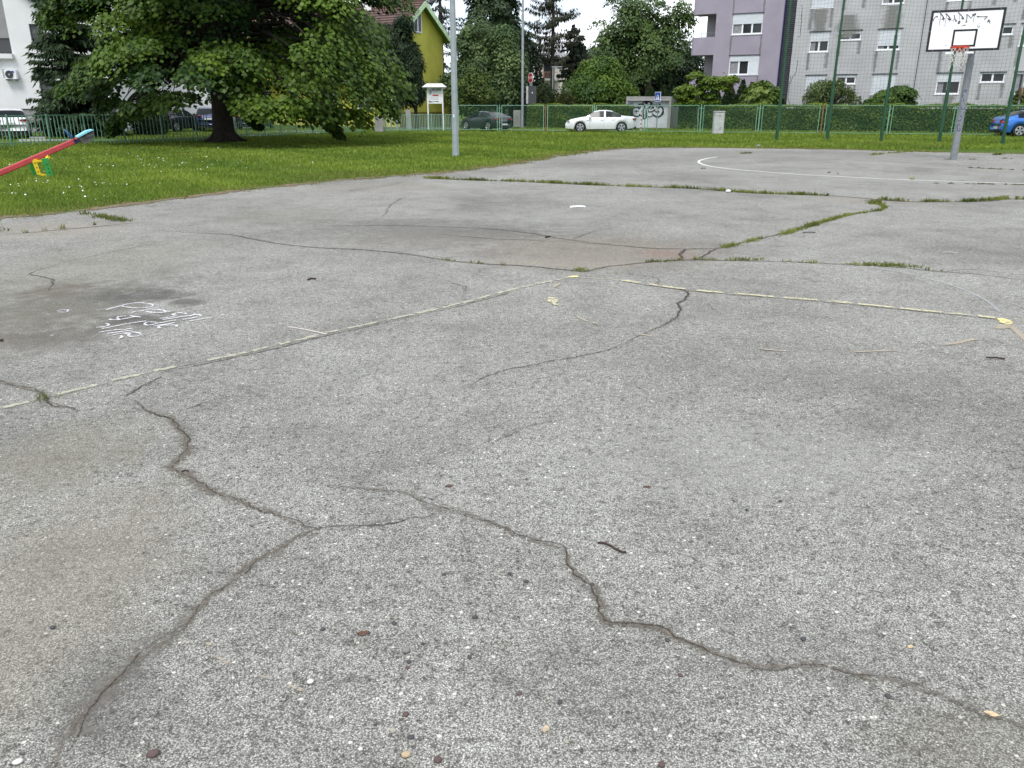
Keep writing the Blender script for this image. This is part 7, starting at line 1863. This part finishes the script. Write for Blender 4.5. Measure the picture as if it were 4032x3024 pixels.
peb = [(1748, 2264, .010, 'stone_dark', 'small dark pebble far left of the close pair below the middle crack'), (2005, 2262, .012, 'stone_dark', 'left pebble of the close dark pair below the middle crack'), (2074, 2292, .012, 'stone_dark', 'right pebble of the close dark pair below the middle crack'),
       (2331, 2303, .011, 'stone_dark', 'dark round pebble touching the middle crack just below the twig'), (2626, 2523, .012, 'stone_dark', 'dark pebble just below the crack where it leaves its level stretch'), (1868, 2434, .012, 'stone_dark', 'dark pebble straight below the close pair in the foreground'),
       (1553, 2458, .012, 'stone_dark', 'dark pebble right of the crumpled brown leaf'), (1610, 2609, .011, 'stone_dark', 'upper dark pebble of the two under the olive grey pebble'), (1604, 2632, .009, 'stone_red', 'brownish pebble lowest of the two under the olive grey pebble'), (1849, 2590, .010, 'stone_dark', 'dark pebble beside a tan paint fleck at the foreground centre'),
       (2044, 2734, .011, 'stone_red', 'reddish pebble right of the centre line near the bottom'), (1598, 2816, .013, 'stone_red', 'reddish pebble above the tan pebble at the bottom edge'), (1617, 2907, .013, 'stone_dark', 'dark pebble between the reddish pebble and the tan pebble at the bottom'), (2205, 2768, .012, 'stone_dark', 'dark pebble in the dirty patch right of the reddish pebble near the bottom'),
       (2678, 2661, .011, 'stone_red', 'reddish pebble below the right hand crack'), (3163, 2519, .013, 'stone_dark', 'dark oval pebble above the right hand crack'), (2941, 2010, .011, 'stone_dark', 'lower dark pebble of two in the empty right part of the asphalt'), (3072, 1975, .010, 'stone_dark', 'upper dark pebble of two in the empty right part of the asphalt'),
       (3496, 2745, .013, 'stone_dark', 'dark pebble below the far end of the right hand crack'), (209, 2474, .013, 'stone_dark', 'dark pebble left of the long bottom left crack'), (1271, 2481, .012, 'stone_dark', 'dark pebble right of the bottom left crack and left of the brown leaf'), (1932, 1918, .010, 'stone_grey', 'grey pebble beyond the middle crack')]
for i, (x, y, r_, m_, lb) in enumerate(peb):
    lathe_pebble(G(x, y), r_ * .75, r_ * .62, r_ * .40, i * 1.3, M[m_], lb, group=GRP, seed=i)
lathe_pebble(G(*mk(278, 1163)), .013, .011, .009, .2, M['stone_grey'], 'rounded olive grey pebble with two dark ones just below it', seed=101)
lathe_pebble(G(*mk(278, 1609)), .013, .010, .008, .3, M['stone_tan'], 'smooth tan pebble at the bottom edge of the picture', seed=102)
lathe_pebble(G(*mk(413, 1632)), .011, .010, .008, .9, M['stone_red'], 'brown angular pebble right of the tan pebble at the bottom edge', seed=103)
lathe_pebble(G(*mk(1373, 1650)), .010, .009, .007, .9, M['stone_red'], 'red brown pebble cut by the bottom edge right of the middle', seed=104)
lathe_pebble(G(658 * .919, 1500 + 1605 * .919), .016, .012, .009, .5, M['stone_red'], 'flat dark red stone near the bottom left corner', seed=105)
lathe_pebble(G(1330 * .919, 1500 + 1293 * .919), .011, .009, .006, .5, M['stone_white'], 'small white stone beside the yellow paint flecks', seed=106)
lathe_pebble(G(78 * .919, 1500 + 1637 * .919), .013, .010, .006, .5, M['stone_white'], 'pale stone chip in the bottom left corner', seed=107)
M['twig'] = mat('dark_twig', (0.045, 0.028, 0.022), .85, 0, .4, 60)
tw = [G(2000 + x * 1000 / 2212., 2000 + y * 1000 / 2212.) for x, y in ((782, 310), (840, 320), (900, 343), (950, 372), (1000, 392), (1027, 397))]
b_ = MB(); b_.tube([p + Z3 * (.005 + .002 * math.sin(i * 1.4)) for i, p in enumerate(tw)], [.0032, .0040, .0036, .0048, .0040, .0045], 7)
b_.tube([tw[3] + Z3 * .006, tw[3] + Vector((.008, .004, .010))], [.003, .0015], 5); tag(b_.build('twig', M['twig'], loc=tw[2], smooth=True), 'thin curved dark twig lying on the asphalt in the foreground', 'twig')
def twig(pts, r_, label):
    q = [D(*p) for p in pts]; b_ = MB(); b_.tube([p + Z3 * r_ for p in q], r_, 6); tag(b_.build('twig', M['twig'], loc=q[0]), label, 'twig')
twig([(665, 606), (672, 603), (682, 604)], .008, 'short dark twig on the asphalt right of the chalk writing')
twig([(0, 738), (8, 737)], .009, 'black twig at the left edge below the chalk writing')
twig([(1178, 0 + 514), (1188, 512.5)], .010, 'tiny dark stick by the crack near the lawn side') 
b_ = MB(); hp = [G(400 + x * 1100 / 2212., 1400 + y * 1100 / 2212.) for x, y in ((640, 925), (655, 918), (675, 917), (688, 924))]; b_.tube([p + Z3 * .004 for p in hp], .0035, 6); tag(b_.build('curled_stem', M['black'], loc=hp[0]), 'small curled black stem beside the bend of the left crack', 'twig')
M['dry_leaf'] = mat('dry_leaf', (0.11, 0.06, 0.04), .8, 0, .3, 50); M['pale_leaf'] = mat('pale_dry_leaf', (0.55, 0.42, 0.26), .8, 0, .15, 50)
def flat_leaf(x, y, ln, m_, label, rz=0.0):
    p = G(x, y); b_ = MB(); a = Vector((math.cos(rz), math.sin(rz), 0)); s_ = Vector((-a.y, a.x, 0)); n = 5; top_, bt = [], []
    for i in range(n + 1):
        f = i / n; w_ = math.sin(math.pi * (.06 + .9 * f)) * ln * .28; z_ = .003 + .25 * ln * (f - .5) ** 2; top_.append(p + a * (ln * (f - .5)) + s_ * w_ + Z3 * (z_ + .15 * w_)); bt.append(p + a * (ln * (f - .5)) - s_ * w_ + Z3 * (z_ + .10 * w_))
    md = [p + a * (ln * (i / n - .5)) + Z3 * .002 for i in range(n + 1)]
    V = top_ + md + bt; F = [[i, n + 1 + i, n + 2 + i, i + 1] for i in range(n)] + [[n + 1 + i, 2 * n + 2 + i, 2 * n + 3 + i, n + 2 + i] for i in range(n)]
    b_.add(V, F); tag(b_.build('dry_leaf', m_, loc=p), label, 'leaf')
flat_leaf(*mk(95, 1085), .04, M['dry_leaf'], 'crumpled brown leaf left of the middle in the foreground', .2)
flat_leaf(*mk(1310, 456), .032, M['dry_leaf'], 'small red brown leaf right of the middle beyond the twig', .1)
flat_leaf(*mk(462, 452), .035, M['dry_leaf'], 'tiny orange brown leaf just beyond the long middle crack', .4)
flat_leaf(2688 + 760 * 1.6, 1500 + 822 * 1.6, .036, M['pale_leaf'], 'pale tan leaf lying in the crack at the lower right', -.4)
flat_leaf(2688 + 560 * 1.6, 1500 + 656 * 1.6, .022, M['pale_leaf'], 'small pale leaf above the right crack', .5)
flat_leaf(*mk(875, 1495), .026, M['pale_leaf'], 'small tan leaf near the bottom middle', 1.2)
# white paper on the court
pc = D(1247, 447); b_ = MB(); q = [(-.12, -.08, .004), (.13, -.07, .008), (.12, .08, .010), (-.10, .08, .006), (0, -.08, .012), (0.02, .08, .015)]
b_.add([pc + Vector(v) for v in q], [[0, 4, 5, 3], [4, 1, 2, 5]]); o = b_.build('crumpled_paper', M['white'], loc=pc); sm_ = o.modifiers.new('thick', 'SOLIDIFY'); sm_.thickness = .004; tag(o, 'flat white piece of paper lying in the middle of the court', 'paper')
lathe_pebble(D(1573, 416), .05, .04, .035, 0, M['white'], 'crumpled white scrap in the grassy crack', 'paper_scrap', 'paper', seed=5)
lathe_pebble(G(2986, 581), .10, .08, .07, .3, M['stone_grey'], 'grey stone at the far grass edge of the court', seed=6)
def stick(px, py, ln, rz, m_, label):
    p = G(px, py); a = Vector((math.cos(rz), math.sin(rz), 0)); b_ = MB(); b_.tube([p - a * ln / 2 + Z3 * .012, p + Z3 * .014, p + a * ln / 2 + Z3 * .008], .006, 6); tag(b_.build('stick', m_, loc=p), label, 'stick')
stick(3185, 918, .17, .2, M['twig'], 'dark stick right of the diagonal grassy crack'); stick(3742, 998, .14, -.15, M['kerb'], 'pale stick on the empty right part of the court'); stick(3918, 1416, .11, -.1, M['twig'], 'thin dark stick near the right edge below the yellow corner')
# row of small bumps of moss in the seams round the hoop
M['moss'] = mat('dark_moss', (0.06, 0.065, 0.03), .95, 0, .3, 30)
b_ = MB(); r_ = random.Random(9)
for x0, y0, x1, y1, n in ((3815, 661, 4030, 671, 16), (3800, 627, 3850, 628, 4), (3955, 624, 4000, 625, 3), (3680, 722, 4030, 728, 14), (3260, 680, 3300, 684, 2), (3720, 627, 3740, 628, 2)):
    for i in range(n):
        f = r_.random(); p = G(x0 + (x1 - x0) * f, y0 + (y1 - y0) * f); a = r_.uniform(.03, .12); b0 = len(b_.v)
        for k in range(7):
            an = k * 2 * math.pi / 7; b_.v.append((p.x + a * math.cos(an) * r_.uniform(.7, 1.1), p.y + .05 * math.sin(an), .001))
        b_.v.append((p.x, p.y, r_.uniform(.015, .035)))
        for k in range(7): b_.f.append([b0 + k, b0 + (k + 1) % 7, b0 + 7])
tag(b_.build('moss_tufts', M['moss'], loc=(0, 0, 0)), 'dark moss clumps in the seams around the hoop', kind='stuff')
